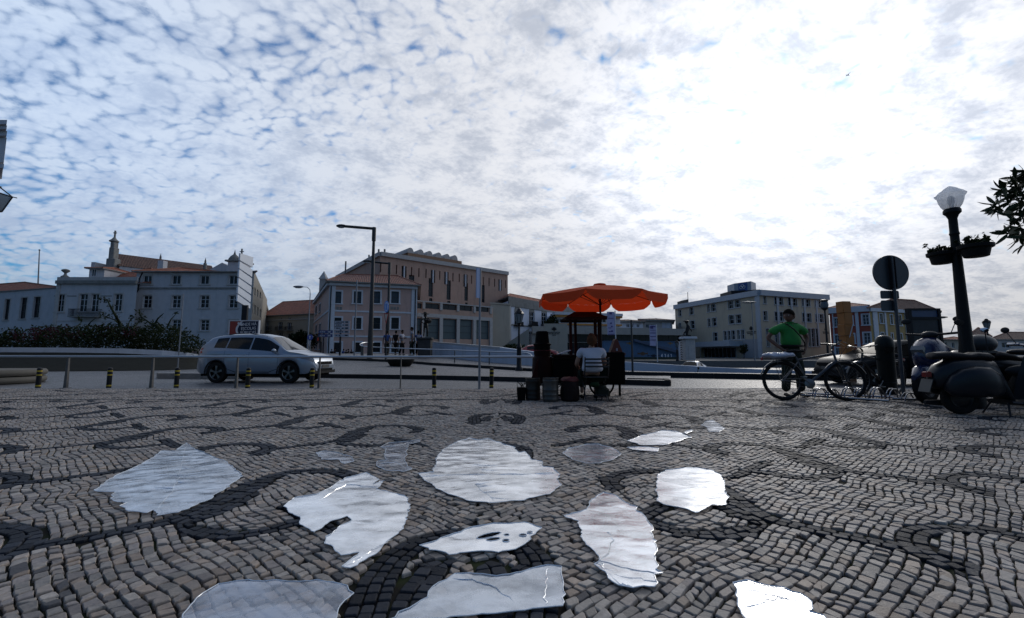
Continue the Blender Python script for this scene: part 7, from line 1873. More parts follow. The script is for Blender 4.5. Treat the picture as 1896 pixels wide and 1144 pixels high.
for k in range(8):
    q = MB(); q.tube([cp(k,.03)-Vector((0,0,.02)), cp(k,.5)-Vector((0,0,.012)), cp(k,1)-Vector((0,0,.01))], .007, 5); q.tube([(Xp,Yc,zA-.42), cp(k,.48)-Vector((0,0,.02))], .006, 5); q.build('rib', mat('rib_dark', (.03,.015,.012), .5), r)
# cart
blackm = mat('cart_black', (.005,.005,.005), .75, var=.3, spec=.05); darkred = mat('cart_red', (.035,.005,.004), .7, var=.3, vscale=6)
def XX(px_, Y): return corner(px_, Y)[0]
Y = 9.0; r = thing('vendor_cart', 'dark wooden chestnut cart with small hipped roof on four posts', 'cart', (XX(1080,Y),Y,0))
q = MB(); q.bbox(XX(1026,8.8),XX(1124,8.8),8.85,9.6,.22,.80,.02); q.bbox(XX(1022,8.8),XX(1128,8.8),8.80,9.65,.803,.84,.01)
for i in range(7): x = XX(1030,8.8)+i*.155; q.box(x,x+.012,8.835,8.849,.26,.78)
q.build('body', mat('cart_wood', (.020,.009,.007), .6, var=.3), r)
for x, y in ((1057,8.95),(1066,9.45),(1103,8.95),(1110,9.45)):
    q = MB(); q.box(XX(x,y)-.028,XX(x,y)+.028,y-.028,y+.028,.84,at(x,589,y).z); q.build('post', darkred, r)
zr_ = at(1080,588,8.9).z; q = MB(); a0, a1 = XX(1046,8.85), XX(1126,8.85)
q.add([(a0,8.75,zr_),(a1,8.75,zr_),(a1,9.7,zr_),(a0,9.7,zr_),(a0+.22,9.0,zr_+.13),(a1-.22,9.0,zr_+.13),(a1-.22,9.45,zr_+.13),(a0+.22,9.45,zr_+.13)], [(0,1,5,4),(1,2,6,5),(2,3,7,6),(3,0,4,7),(4,5,6,7),(3,2,1,0)]); q.box(a0+.02,a1-.02,8.77,8.78,zr_-.05,zr_-.002); q.box(a0+.02,a1-.02,9.67,9.68,zr_-.05,zr_-.002); q.build('roof', mat('cart_roof', (.035,.014,.010), .7, var=.3), r)
for x in (1040,1112):
    q = MB(); q.torus((XX(x,8.82),8.78,.26), .24, .02, 32, 8, 'y'); 
    for k in range(8): w = math.pi*k/4; q.tube([(XX(x,8.82),8.78,.26),(XX(x,8.82)+.24*math.cos(w),8.78,.26+.24*math.sin(w))], .009, 5)
    q.ell((XX(x,8.82),8.78,.26), .04,.04,.04); q.build('wheel', blackm, r)
q = MB(); q.obox((XX(1040,8.9),8.95,.87), Vector((.14,0,.05)), Vector((0,.10,0)), Vector((-.002,0,.006))); q.obox((XX(1046,8.9),8.92,.885), Vector((.10,.02,.04)), Vector((-.02,.09,0)), Vector((-.002,0,.005)))
solo(q, 'newspapers', mat('newsprint', (.45,.47,.5), .8), 'tilted pale newspapers lying on the cart counter', 'newspaper', (XX(1040,8.9),8.95,.85))
r = thing('stall_cabinet', 'black cabinet with small red gabled roof at the right end of the stall', 'cabinet', (XX(1138,8.7),8.7,0)); xa, xb = XX(1121,8.6), XX(1157,8.6)
zc0, zc1 = at(1140,712,8.6).z, at(1140,652,8.6).z
q = MB(); q.bbox(xa,xb,8.6,9.0,zc0,zc1,.012); q.box(xa+.02,xb-.02,8.585,8.6-.001,zc0+.04,zc1-.05); q.build('body', blackm, r)
for x in (xa+.04,xb-.04): 
    q = MB(); q.box(x-.02,x+.02,8.9,8.94,0,zc0); q.build('leg', blackm, r)
q = MB(); cx = XX(1142,8.7); 
q.extr([(-.12,0),(.12,0),(.03,.24),(0,.27),(-.03,.24)], (cx,8.7,zc1), (1,0,0), (0,0,1), (0,1,0), 0, .22); q.build('gabled_roof', mat('gable_red', (.09,.02,.010), .6, var=.3), r)
q = MB(); q.box(cx-.012,cx+.018,8.685,8.699,zc1+.03,zc1+.08); q.build('label_plate', whc, r)
r = thing('chestnut_roaster', 'tall black chestnut roaster with a domed chimney hood and red sides', 'roaster', (XX(1004,8.8),8.9,0)); xr = XX(1004,8.9); yr2 = 8.9
zt_ = at(1004,613,8.9).z; q = MB(); q.lathe([(.19,.22),(.20,.26),(.21,.50),(.20,.76),(.165,.80),(.17,.84),(.175,.92)], (xr,yr2,0), 28); q.build('drum', mat('roaster_red', (.014,.003,.002), .7, var=.4, vscale=6), r)
q = MB(); q.lathe([(.165,.925),(.17,.95),(.165,1.02),(.185,1.03),(.185,1.05),(.15,1.07),(.135,zt_-.12),(.125,zt_-.02),(.10,zt_),(.0,zt_+.005)], (xr,yr2,0), 28); q.build('hood', blackm, r)
for k in range(3): w = 2*math.pi*k/3+.5; q = MB(); q.tube([(xr+.17*math.cos(w),yr2+.17*math.sin(w),.24),(xr+.22*math.cos(w),yr2+.22*math.sin(w),0)], .014, 6); q.build('leg', blackm, r)
q = MB(); q.extr([(-.20,0),(.0,0),(.02,.46),(-.05,.46)], (xr-.06,8.72,.28), (1,0,0), (0,0,1), (0,1,0), 0, .03); q.build('side_flap', darkred, r)
q = MB(); q.bbox(xr+.21,xr+.62,8.75,9.15,.25,.74,.01); q.bbox(xr+.19,xr+.64,8.73,9.17,.743,.765,.005)
for x in (.24,.58):
    for y in (8.80,9.10): q.box(xr+x-.015,xr+x+.015,y-.015,y+.015,0,.25)
solo(q, 'side_table', blackm, 'black box table between the roaster and the cart', 'table', (xr+.4,8.95,0))
steel = mat('drum_steel', (.085,.08,.075), .45, .6, var=.35, vscale=6, bump=.2, bscale=12, stain=(.05,.04,.03)); steel_d = mat('drum_dark', (.028,.025,.022), .5, .5, var=.35, vscale=6, bump=.2, stain=(.02,.018,.015))
def can_(label, px_, Y, rad, h, m, name='metal_drum', cat='drum'):
    X = XX(px_, Y); r = thing(name, label, cat, (X,Y,0)); q = MB(); pr = [(rad*.97,0),(rad,.01)]
    for z in (.12,.30,.5,.88): pr += [(rad,h*z-.008),(rad*1.025,h*z),(rad,h*z+.008)]
    pr += [(rad,h-.01),(rad*1.03,h),(rad*.96,h+.002),(rad*.94,h-.03),(0,h-.03)]; q.lathe(pr, (X,Y,0), 28); q.build('body', m, r)
    for sx in (-1,1):
        q = MB(); q.tube([(X+sx*(rad+.0),Y-.04,h*.75),(X+sx*(rad+.03),Y-.03,h*.72),(X+sx*(rad+.03),Y+.03,h*.72),(X+sx*(rad+.0),Y+.04,h*.75)], .006, 5); q.build('handle', m, r)
    return r
can_('darker ribbed metal drum, second of the row in front of the stall', 986.5, 8.15, .135, .40, steel_d)
can_('brighter ribbed metal drum, third of the row in front of the stall', 1019, 7.9, .14, .42, steel)
X = XX(965,8.15); r = thing('bucket', 'small dark square bucket with twigs, first of the row in front of the stall', 'bucket', (X,8.15,0))
q = MB(); q.add([(X-.07,8.08,0),(X+.07,8.08,0),(X+.07,8.22,0),(X-.07,8.22,0),(X-.085,8.06,.23),(X+.085,8.06,.23),(X+.085,8.24,.23),(X-.085,8.24,.23),(X-.07,8.075,.23),(X+.07,8.075,.23),(X+.07,8.225,.23),(X-.07,8.225,.23),(X-.06,8.09,.15),(X+.06,8.09,.15),(X+.06,8.21,.15),(X-.06,8.21,.15)],
    [(0,1,5,4),(1,2,6,5),(2,3,7,6),(3,0,4,7),(3,2,1,0),(4,5,9,8),(5,6,10,9),(6,7,11,10),(7,4,8,11),(8,9,13,12),(9,10,14,13),(10,11,15,14),(11,8,12,15),(12,13,14,15)]); q.build('body', blackm, r)
q = MB()
for k in range(9): a = Vector((X+rnd.uniform(-.05,.05), 8.15+rnd.uniform(-.05,.05), .15)); q.tube([a, a+Vector((rnd.uniform(-.04,.04),0,.12)), a+Vector((rnd.uniform(-.08,.1),0,rnd.uniform(.15,.24)))], .004, 4)
q.build('twigs', leaf_m, r)
X = XX(1055,7.9); r = thing('sack', 'full dark sack with a red folded top, between the bright drum and the chair', 'sack', (X,7.95,0))
q = MB(); q.lathe([(.13,0),(.165,.03),(.175,.15),(.17,.28),(.15,.36)], (X,7.95,0), 24, sy=.85); q.v = [v+Vector((noise.noise(v*9)*.02, noise.noise(v*9+Vector((3,3,3)))*.02, 0)) for v in q.v]; q.build('bag', mat('sack_dark', (.014,.008,.008), .7, bump=.5), r)
q = MB(); q.lathe([(.155,.355),(.165,.37),(.15,.41),(.11,.435),(.05,.425),(0,.41)], (X,7.95,0), 24, sy=.85); q.v = [v+Vector((noise.noise(v*14)*.025, noise.noise(v*14+Vector((3,3,3)))*.02, noise.noise(v*12)*.02)) for v in q.v]; q.build('folded_top', mat('sack_red', (.08,.006,.005), .7, bump=.5), r)
X = XX(1112,7.95); r = thing('bag', 'dark bulging bag on thin legs under the right side of the chair', 'bag', (X,8.0,0))
q = MB(); q.bbox(X-.09,X+.14,7.9,8.1,.10,.24,.03); q.ell((X+.0,8.0,.24), .11,.09,.06); q.build('bag', mat('bag_dark', (.012,.016,.012), .7, bump=.4), r)
q = MB(); 
for x in (X-.07,X+.12): q.tube([(x,8.0,.12),(x+(.02 if x > X else -.02),7.96,0)], .009, 5)
q.build('legs', blackm, r)
q = MB(); q.M = Matrix.Translation((XX(1097,8.0),7.86,.30)); q.ell((0,0,0), .09,.05,.05)
solo(q, 'cloth_bundle', mat('bundle_green', (.006,.022,.008), .8, bump=.6), 'small green cloth bundle under the folding chair seat', 'bundle', (XX(1097,8.0),7.86,.27))

# ---------------------------------------------------------------- bicycles and rack
tyre_m = mat('tyre_rubber', (.012,.012,.012), .7, bump=.3, bscale=80); alu = mat('aluminium', (.16,.17,.18), .35, .9, var=.15); bframe = mat('bike_frame', (.012,.013,.015), .35, .1, coat=.25); chrome = mat('chrome', (.26,.27,.29), .18, 1.0)
def wheel_b(root, cx, R_=.345, name='wheel'):
    q = MB(); q.torus((cx,0,R_), R_-.026, .028, 44, 8, 'y'); w = q.build(name, tyre_m, root, local=True)
    q = MB(); q.torus((cx,0,R_), R_-.055, .009, 44, 6, 'y'); q.build('rim', bframe, w, local=True)
    q = MB()
    for k in range(28):
        a = 2*math.pi*k/28; b = a+(.35 if k % 2 else -.35); q.tube([(cx+.018*math.cos(b), .03*(1 if k % 4 < 2 else -1), R_+.018*math.sin(b)), (cx+(R_-.05)*math.cos(a), 0, R_+(R_-.05)*math.sin(a))], .0010, 3, caps=False)
    q.build('spokes', alu, w, local=True)
    q = MB(); q.lathe([(.012,-.05),(.02,-.045),(.015,-.02),(.015,.02),(.02,.045),(.012,.05)], (cx,0,R_), 12, axis='y'); q.build('hub', alu, w, local=True)
def bicycle(label, loc, rz, fm, cover=True):
    r = thing('bicycle', label, 'bicycle', loc, rz, 'bicycles parked at the rack'); Rw = .355; wb_ = 1.06
    wheel_b(r, 0, Rw); wheel_b(r, wb_, Rw)
    bb = (.44,0,.30); st = (.30,0,.74); hd = (.93,0,.86); hd2 = (.955,0,.72)
    q = MB(); q.tube([st, hd], .021, 8); q.tube([bb, hd2], .028, 8); q.tube([bb, (.275,0,.80)], .016, 8); q.tube([(.915,0,.92),(.965,0,.68)], .021, 8)
    for y in (-.05,.05): q.tube([(.43,y*.6,.30),(0,y,Rw)], .010, 6); q.tube([(.305,y*.3,.70),(0,y,Rw)], .009, 6)
    q.build('frame', fm, r, local=True)
    q = MB()
    for y in (-.05,.05): q.tube([(.975,y,.66),(1.03,y,.50),(wb_,y,Rw)], [.018,.016,.010], 8)
    q.tube([(.975,-.05,.66),(.975,.05,.66)], .016, 6); q.build('fork', bframe, r, local=True)
    q = MB(); q.tube([(.905,0,.94),(.93,0,1.0)], .018, 8); q.tube([(.93,0,1.0),(1.0,0,1.03)], .016, 8); q.tube([(.92,-.30,1.07),(.96,-.2,1.06),(1.0,0,1.03),(.96,.2,1.06),(.92,.30,1.07)], .012, 8)
    for y in (-.30,.30): q.tube([(.88,y,1.075),(.95,y*.66,1.062)], .018, 8); q.tube([(.98,y*.8,1.05),(1.05,y*.75,1.02)], .007, 5)
    q.tube([(1.0,.08,1.04),(1.10,.05,1.02),(1.06,0,.85),(.99,0,.70)], .004, 5); q.tube([(1.0,-.1,1.04),(1.13,-.06,.98),(1.02,0,.80)], .004, 5); q.build('handlebar', bframe, r, local=True)
    q = MB(); q.ell((.245,0,.90), .13,.075,.035); q.ell((.33,0,.905), .11,.035,.028); q.tube([(.275,0,.78),(.262,0,.88)], .013, 8); q.build('saddle', tyre_m, r, local=True)
    q = MB(); q.lathe([(.0,-.052),(.085,-.052),(.09,-.05),(.085,-.048),(.0,-.048)], bb, 24, False, axis='y')
    for sgn_ in (-1,1): q.tube([(bb[0],sgn_*.055,bb[2]),(bb[0]+.12*sgn_,sgn_*.065,bb[2]-.12*sgn_)], .009, 6); q.bbox(bb[0]+.12*sgn_-.045,bb[0]+.12*sgn_+.045,min(sgn_*.07,sgn_*.15),max(sgn_*.07,sgn_*.15),bb[2]-.12*sgn_-.01,bb[2]-.12*sgn_+.01,.004)
    q.tube([(bb[0],-.045,bb[2]+.085),(0,-.045,Rw+.035)], .004, 4); q.tube([(bb[0],-.045,bb[2]-.085),(0,-.045,Rw-.035)], .004, 4); q.build('crankset', alu, r, local=True)
    q = MB()
    for c_, a0, a1 in ((0, .4, 2.9), (wb_, .35, 2.5)):
        n = 14; vs = []
        for i in range(n+1):
            a = a0+(a1-a0)*i/n
            for y in (-.028,-.02,.02,.028): rr_ = Rw+.03-(.012 if abs(y) > .025 else 0); vs.append((c_+rr_*math.cos(a), y, Rw+rr_*math.sin(a)))
        q.add(vs, [(i*4+j, i*4+j+1, (i+1)*4+j+1, (i+1)*4+j) for i in range(n) for j in range(3)], True)
    q.build('mudguards', bframe, r, local=True)
    q = MB(); q.tube([(-.30,-.06,.755),(.20,-.06,.755),(.20,.06,.755),(-.30,.06,.755)], .007, 5, closed=True); q.tube([(-.1,-.06,.755),(0,-.06,Rw)], .006, 5); q.tube([(-.1,.06,.755),(0,.06,Rw)], .006, 5); q.build('rack', bframe, r, local=True)
    q = MB(); q.bbox(-.335,-.31,-.03,.03,.73,.79,.005); q.build('rear_light', mat('red_reflector', (.25,.012,.012), .25), r, local=True)
    q = MB(); q.tube([(.36,.06,.3),(.28,.16,.0)], .008, 5); q.build('kickstand', alu, r, local=True)
    return r
X0, Y0 = corner(1447.5, 8.15); X1, Y1 = corner(1560, 8.0)
b1 = bicycle('grey bicycle with a plastic covered parcel on its rear rack, before the man in green', (X0,Y0,0), math.atan2(Y1-Y0, X1-X0), mat('silver_frame', (.06,.065,.075), .4, .4))
b1.rotation_euler.x = -.10
q = MB(); p = b1.matrix_world @ Vector((0,0,0)); cs, sn = math.cos(b1.rotation_euler.z), math.sin(b1.rotation_euler.z)
q.M = Matrix.Translation((X0,Y0+.075,0)) @ Matrix.Rotation(b1.rotation_euler.z, 4, 'Z')
q.ell((-.06,0,.815), .25,.12,.06, 24, 12); q.ell((.12,.0,.83), .15,.10,.05, 20, 10); q.v = [v+Vector((0,noise.noise(v*12)*.02,noise.noise(v*14+Vector((2,2,2)))*.03)) for v in q.v]
solo(q, 'wrapped_parcel', mat('wrap_plastic', (.35,.38,.46), .22, var=.25, vscale=9, spec=.8, bump=.8, bscale=14), 'parcel wrapped in crinkled pale plastic strapped on the bicycle rack', 'parcel', (X0,Y0,.76))
X2, Y2 = corner(1652, 9.4)
b2 = bicycle('black bicycle standing further in behind the first one, by the litter bin', (X2,Y2,0), math.pi+.28, bframe); b2.scale = (.95,)*3
r = thing('bicycle_rack', 'low chrome bicycle rack of paired wheel hoops on a ground rail', 'bicycle rack', (6.3,7.9,0)); PA, PB = gp(1484,731,.05), gp(1646,742,.05); PC, PD = gp(1652,738,.05), gp(1712,740.5,.05)
q = MB(); q.tube([PA, PB], .021, 10); q.build('ground_rail', chrome, r); q = MB(); q.tube([PC, PD], .021, 10); q.build('ground_rail', chrome, r)
q = MB(); q.tube([PA+Vector((.1,.45,0)), PD+Vector((-.1,.5,0))], .019, 8); q.build('rear_rail', chrome, r)
dr = (PD-PA).normalized()
for k, x in enumerate((1519,1541,1572,1594,1625,1655,1684)):
    c = Vector((*corner(x, 8.25-.10*k), 0)); w = .19 if k else .2; h = (.17,.16,.20,.19,.21,.2,.14)[k]
    for o_ in (0,.055):
        q = MB(); q.tube([c+dr*(-w*math.cos(a))+Vector((o_*.6, .05+o_*2-.16*math.cos(a), .03+h*math.sin(a))) for a in [math.pi*i/14 for i in range(15)]], .011, 8); q.build('hoop', chrome, r)

# ---------------------------------------------------------------- scooters and motorcycle
def rot_wheel(root, cx, cz, R_, w, name='wheel', fat=True):
    q = MB(); pr = [(R_*.62,-w*.42),(R_*.86,-w*.5),(R_*.97,-w*.34),(R_,0),(R_*.97,w*.34),(R_*.86,w*.5),(R_*.62,w*.42)]; q.lathe(pr+[pr[0]], (cx,0,cz), 36, axis='y', caps=False); o = q.build(name, tyre_m, root, local=True)
    q = MB(); q.lathe([(0,-w*.3),(R_*.25,-w*.34),(R_*.5,-w*.22),(R_*.62,-w*.44),(R_*.64,-w*.40),(R_*.64,w*.40),(R_*.62,w*.44),(R_*.5,w*.22),(R_*.25,w*.34),(0,w*.3)], (cx,0,cz), 24, axis='y'); q.build('rim', mat('dark_rim', (.03,.03,.032), .35, .7), o, local=True)
def vespa(label, loc, rz, m):
    r = thing('scooter', label, 'scooter', loc, rz)
    rot_wheel(r, 0, .235, .235, .10); rot_wheel(r, 1.25, .235, .235, .10)
    def sh(name, st_, m_, n=20, caps=True):                       # loft: stations (x, halfwidth, z0, z1, power)
        q = MB(); vs = []
        for x, hw, z0, z1, *yo in st_:
            yc = yo[0] if yo else 0
            for k in range(n):
                a = 2*math.pi*k/n; c_, s_ = math.cos(a), math.sin(a); e = .72
                vs.append((x, yc+hw*math.copysign(abs(c_)**e, c_), (z0+z1)/2+(z1-z0)/2*math.copysign(abs(s_)**e, s_)))
        ns_ = len(st_); fs = [(i*n+k, i*n+(k+1)%n, (i+1)*n+(k+1)%n, (i+1)*n+k) for i in range(ns_-1) for k in range(n)]+[tuple(range(n-1,-1,-1)), tuple(range((ns_-1)*n, ns_*n))]
        q.add(vs, fs, True); return q.build(name, m_, r, local=True)
    sh('rear_body', [(-.36,.03,.46,.50),(-.34,.09,.36,.60),(-.26,.14,.36,.70),(-.12,.17,.38,.77),(.05,.18,.38,.79),(.25,.17,.33,.79),(.42,.15,.26,.76),(.50,.12,.22,.60),(.56,.16,.17,.26)], m)
    for sd in (-1,1):
        sh('side_cowl', [(-.28,.03,.34,.42,sd*.15),(-.22,.07,.27,.55,sd*.17),(-.10,.10,.25,.64,sd*.19),(.06,.115,.25,.68,sd*.20),(.22,.11,.26,.67,sd*.20),(.36,.08,.28,.58,sd*.18),(.44,.03,.33,.46,sd*.15)], m)
    sh('floorboard', [(.50,.19,.15,.22),(.75,.20,.13,.20),(.98,.19,.14,.22)], m)
    q = MB(); vs = []; n = 12                                        # leg shield
    for i in range(9):
        t = i/8; z = .16+.72*t; x = .98+.16*t; hw = .24*(1-.35*t**2.5)+.0
        for j in range(n+1): u = -1+2*j/n; vs.append((x-.10*u*u-.0, hw*u, z))
    q.add(vs, [(i*(n+1)+j, i*(n+1)+j+1, (i+1)*(n+1)+j+1, (i+1)*(n+1)+j) for i in range(8) for j in range(n)], True); q.add([(v[0]+.012,v[1],v[2]) for v in vs], [((i+1)*(n+1)+j, (i+1)*(n+1)+j+1, i*(n+1)+j+1, i*(n+1)+j) for i in range(8) for j in range(n)], True); q.build('leg_shield', m, r, local=True)
    sh('front_mudguard', [(1.02,.03,.30,.40),(1.08,.075,.30,.47),(1.2,.09,.33,.50),(1.34,.085,.30,.47),(1.44,.06,.24,.38),(1.48,.02,.22,.30)], m)
    q = MB(); q.tube([(1.12,0,.45),(1.10,0,.80),(1.08,0,.92)], .05, 10); q.build('steering_column', m, r, local=True)
    sh('headset', [(.96,.03,.93,.97),(1.0,.07,.90,1.02),(1.08,.10,.89,1.03),(1.16,.075,.91,1.02),(1.19,.06,.93,1.0)], m)
    q = MB(); q.tube([(1.02,-.33,.99),(1.05,-.12,.97),(1.05,.12,.97),(1.02,.33,.99)], .018, 8); q.tube([(1.01,-.36,.99),(1.03,-.22,.985)], .024, 8); q.tube([(1.01,.36,.99),(1.03,.22,.985)], .024, 8); q.tube([(1.06,-.34,.98),(1.09,-.2,.97)], .006, 5); q.build('handlebar', chrome, r, local=True)
    q = MB(); q.lathe([(0,.0),(.07,.0),(.065,.02),(0,.035)], (1.19,0,.965), 18, axis='x'); q.build('headlight', mat('lamp_glass', (.10,.11,.12), .15), r, local=True)
    sm_ = mat('seat_vinyl', (.015,.013,.014), .38, bump=.15, bscale=20)
    sh('seat', [(-.34,.06,.79,.82),(-.30,.11,.77,.87),(-.15,.13,.77,.885),(.02,.13,.77,.87),(.12,.12,.77,.85),(.22,.12,.77,.875),(.38,.10,.76,.865),(.46,.05,.77,.82)], sm_)
    q = MB(); q.bbox(-.43,-.35,-.05,.05,.52,.60,.015); q.build('tail_light', mat('tail_red', (.16,.01,.008), .25), r, local=True)
    q = MB(); q.obox((-.42,0,.40), (.004,0,.0), (0,.10,0), Vector((.03,0,.09))); q.build('number_plate', mat('plate_white', (.06,.062,.058), .5), r, local=True)
    q = MB(); q.tube([(.15,.14,.16),(-.10,.15,.14),(-.34,.15,.15)], [.03,.045,.03], 10); q.build('exhaust', dark_met, r, local=True)
    q = MB(); q.tube([(.50,-.12,.18),(.44,-.20,.0)], .012, 6); q.tube([(.50,.12,.18),(.44,.20,.0)], .012, 6); q.build('stand', dark_met, r, local=True)
    q = MB(); q.tube([(1.02,-.25,1.0),(.98,-.30,1.13),(.97,-.32,1.17)], .006, 5); q.ell((.965,-.33,1.20), .02,.065,.045); q.build('mirror', dark_met, r, local=True)
    q = MB(); q.tube([(1.02,.25,1.0),(.98,.30,1.13),(.97,.32,1.17)], .006, 5); q.ell((.965,.33,1.20), .02,.065,.045); q.build('mirror', dark_met, r, local=True)
    return r
X, Y = corner(1768, 6.25)
v1 = vespa('dark blue-grey classic scooter with bulging side cowls, nearest at the right edge', (X,Y,0), -.12, mat('scooter_bluegrey', (.007,.009,.013), .36, .0, spec=.25, coat=.08))
def modern_scooter(label, loc, rz, m, topbox=True, screen=False):
    r = thing('scooter', label, 'scooter', loc, rz); rot_wheel(r, 0, .28, .28, .12); rot_wheel(r, 1.32, .28, .28, .11)
    def sh(name, st_, m_, n=18):
        q = MB(); vs = []
        for x, hw, z0, z1 in st_:
            for k in range(n): a = 2*math.pi*k/n; c_, s_ = math.cos(a), math.sin(a); vs.append((x, hw*math.copysign(abs(c_)**.75, c_), (z0+z1)/2+(z1-z0)/2*math.copysign(abs(s_)**.75, s_)))
        k_ = len(st_); q.add(vs, [(i*n+k, i*n+(k+1)%n, (i+1)*n+(k+1)%n, (i+1)*n+k) for i in range(k_-1) for k in range(n)]+[tuple(range(n-1,-1,-1)), tuple(range((k_-1)*n,k_*n))], True); return q.build(name, m_, r, local=True)
    sh('rear_body', [(-.42,.03,.62,.70),(-.32,.12,.50,.76),(-.1,.17,.42,.78),(.15,.18,.36,.76),(.40,.17,.30,.72),(.52,.12,.26,.50)], m)
    sh('seat', [(-.40,.08,.77,.83),(-.25,.14,.76,.90),(-.02,.14,.75,.88),(.12,.13,.74,.81),(.35,.12,.73,.82),(.48,.06,.73,.77)], mat('seat_vinyl', (0,0,0)))
    sh('floorboard', [(.45,.18,.20,.30),(.75,.19,.18,.28),(1.0,.17,.2,.34)], m)
    sh('front_fairing', [(.96,.16,.30,.62),(1.02,.21,.32,.95),(1.14,.20,.36,1.02),(1.28,.16,.48,.98),(1.40,.10,.60,.86),(1.46,.03,.68,.76)], m)
    sh('front_mudguard', [(1.08,.03,.42,.50),(1.16,.08,.44,.58),(1.32,.09,.46,.62),(1.48,.08,.40,.56),(1.60,.03,.36,.44)], m)
    q = MB()
    for y in (-.07,.07): q.tube([(1.20,y,.62),(1.32,y,.28)], .022, 8)
    q.build('fork', dark_met, r, local=True)
    q = MB(); q.tube([(1.0,-.36,1.08),(1.08,-.15,1.06),(1.08,.15,1.06),(1.0,.36,1.08)], .018, 8); q.ell((1.10,0,1.05), .08,.11,.06); q.build('handlebar', dark_met, r, local=True)
    for y in (-.3,.3): q = MB(); q.tube([(1.05,y*.8,1.08),(1.04,y,1.24)], .006, 5); q.ell((1.03,y*1.1,1.28), .015,.07,.045); q.build('mirror', dark_met, r, local=True)
    q = MB(); q.obox((1.42,.0,.80), (.02,0,-.03), (0,.08,0), (.03,0,.05)); q.build('headlight', mat('lamp_glass', (.10,.11,.12), .15), r, local=True)
    q = MB(); q.obox((-.43,.0,.68), (.01,0,.0), (0,.09,0), (0,0,.03)); q.build('tail_light', mat('tail_red', (.16,.01,.008), .25), r, local=True)
    q = MB(); q.tube([(.1,-.16,.25),(-.2,-.17,.27),(-.42,-.17,.34)], [.03,.05,.045], 10); q.build('exhaust', dark_met, r, local=True)
    q = MB(); q.tube([(.45,.1,.25),(.38,.22,.0)], .012, 6); q.build('stand', dark_met, r, local=True)
    if topbox: q = MB(); q.ell((-.46,0,1.02), .22,.21,.16, 20, 12); q.bbox(-.62,-.30,-.14,.14,.86,.92,.02); q.build('top_box', mat('topbox_grey', (.03,.033,.036), .4, spec=.3), r, local=True)
    if screen: q = MB(); q.obox((1.27,0,1.18), (.05,0,-.10), (0,.16,0), (.003,0,.002)); q.build('screen', mat('screen', (.12,.14,.16), .1), r, local=True)
    return r
X, Y = corner(1800, 7.6); modern_scooter('dark scooter with a domed grey top box behind the classic one', (X+.45,Y-.1,0), .10, mat('scooter_dark', (.010,.011,.013), .35, coat=.2), True, False)
X, Y = corner(1704, 7.9); s3 = modern_scooter('glossy dark blue scooter with its nose toward the bicycle rack', (X+1.05,Y+.1,0), math.pi+.35, mat('scooter_blue', (.010,.018,.06), .25, coat=.5), False, False); s3.scale = (1.12,)*3
# motorcycle at the edge
r = thing('motorcycle', 'dark motorcycle with a raised chrome handlebar at the right edge', 'motorcycle', (*corner(1905,7.0),0), -.15)
rot_wheel(r, 0, .31, .31, .13); rot_wheel(r, 1.4, .31, .31, .10)
q = MB(); q.tube([(0,0,.31),(.45,0,.34),(.9,0,.32),(1.12,0,.80)], .035, 8); q.tube([(1.12,0,.82),(.6,0,.78),(.1,0,.70)], .03, 8); q.build('frame', dark_met, r, local=True)
q = MB(); q.ell((.85,0,.86), .26,.14,.12); q.build('fuel_tank', mat('scooter_dark', (0,0,0)), r, local=True)
q = MB(); q.ell((.3,0,.82), .32,.13,.06); q.ell((-.1,0,.88), .2,.1,.05); q.build('seat', mat('seat_vinyl', (0,0,0)), r, local=True)
q = MB(); q.bbox(.45,.85,-.13,.13,.30,.62,.03); 
for k in range(6): q.bbox(.50,.80,-.17,.17,.62+.022*k,.628+.022*k,.003)
q.build('engine', alu, r, local=True)
q = MB(); 
for y in (-.08,.08): q.tube([(1.10,y,.90),(1.4,y,.31)], .022, 8)
q.build('fork', chrome, r, local=True)
q = MB(); q.tube([(.78,-.40,1.16),(.90,-.38,1.17),(1.0,-.2,1.06),(1.06,0,1.0),(1.0,.2,1.06),(.90,.38,1.17),(.78,.40,1.16)], .014, 8); q.build('handlebar', chrome, r, local=True)
for y in (-.40,.40): q = MB(); q.tube([(.76,y,1.155),(.90,y*.97,1.17)], .021, 8); q.build('grip', tyre_m, r, local=True)
q = MB(); q.lathe([(.02,-.12),(.09,-.06),(.10,0),(.0,.02)], (1.25,0,.92), 18, axis='x'); q.build('headlight', chrome, r, local=True)
q = MB(); q.tube([(.6,-.16,.30),(.2,-.18,.26),(-.35,-.18,.34)], [.025,.04,.045], 10); q.build('exhaust', chrome, r, local=True)
q = MB(); q.ell((-.02,0,.58), .34,.10,.10); q.build('mudguard', dark_met, r, local=True)
for y in (-.35,.35): q = MB(); q.tube([(.92,y,1.17),(.94,y*1.1,1.30)], .006, 5); q.ell((.94,y*1.2,1.33), .015,.07,.05); q.build('mirror', chrome, r, local=True)
# two scooter mirrors that stand up against the sky, on their stalks
for px_, py_, w, Y, m_, lb in ((1775,597,.16,6.9,mat('mirror_black', (.01,.01,.01), .5),'black oval mirror sticking up left of the lamp post'),(1822,611,.125,6.6,mat('mirror_glass', (.30,.38,.55), .08, 1.0),'oval mirror showing pale blue sky right of the lamp post')):
    c = at(px_, py_, Y); r = thing('rear_mirror', lb, 'mirror', (c.x,Y,c.z-.18)); q = MB(); q.tube([(c.x+.02,Y,c.z-.34),(c.x+.01,Y,c.z)], .007, 5); q.build('stalk', dark_met, r)
    q = MB(); q.lathe([(0,-.02),(w*.45,-.018),(w*.5,0),(w*.35,.02),(0,.025)], (0,0,0), 24, sy=.6, axis='y'); q.v = [Vector((c.x+v.x, Y+v.y, c.z+v.z)) for v in q.v]; q.build('housing', m_, r)

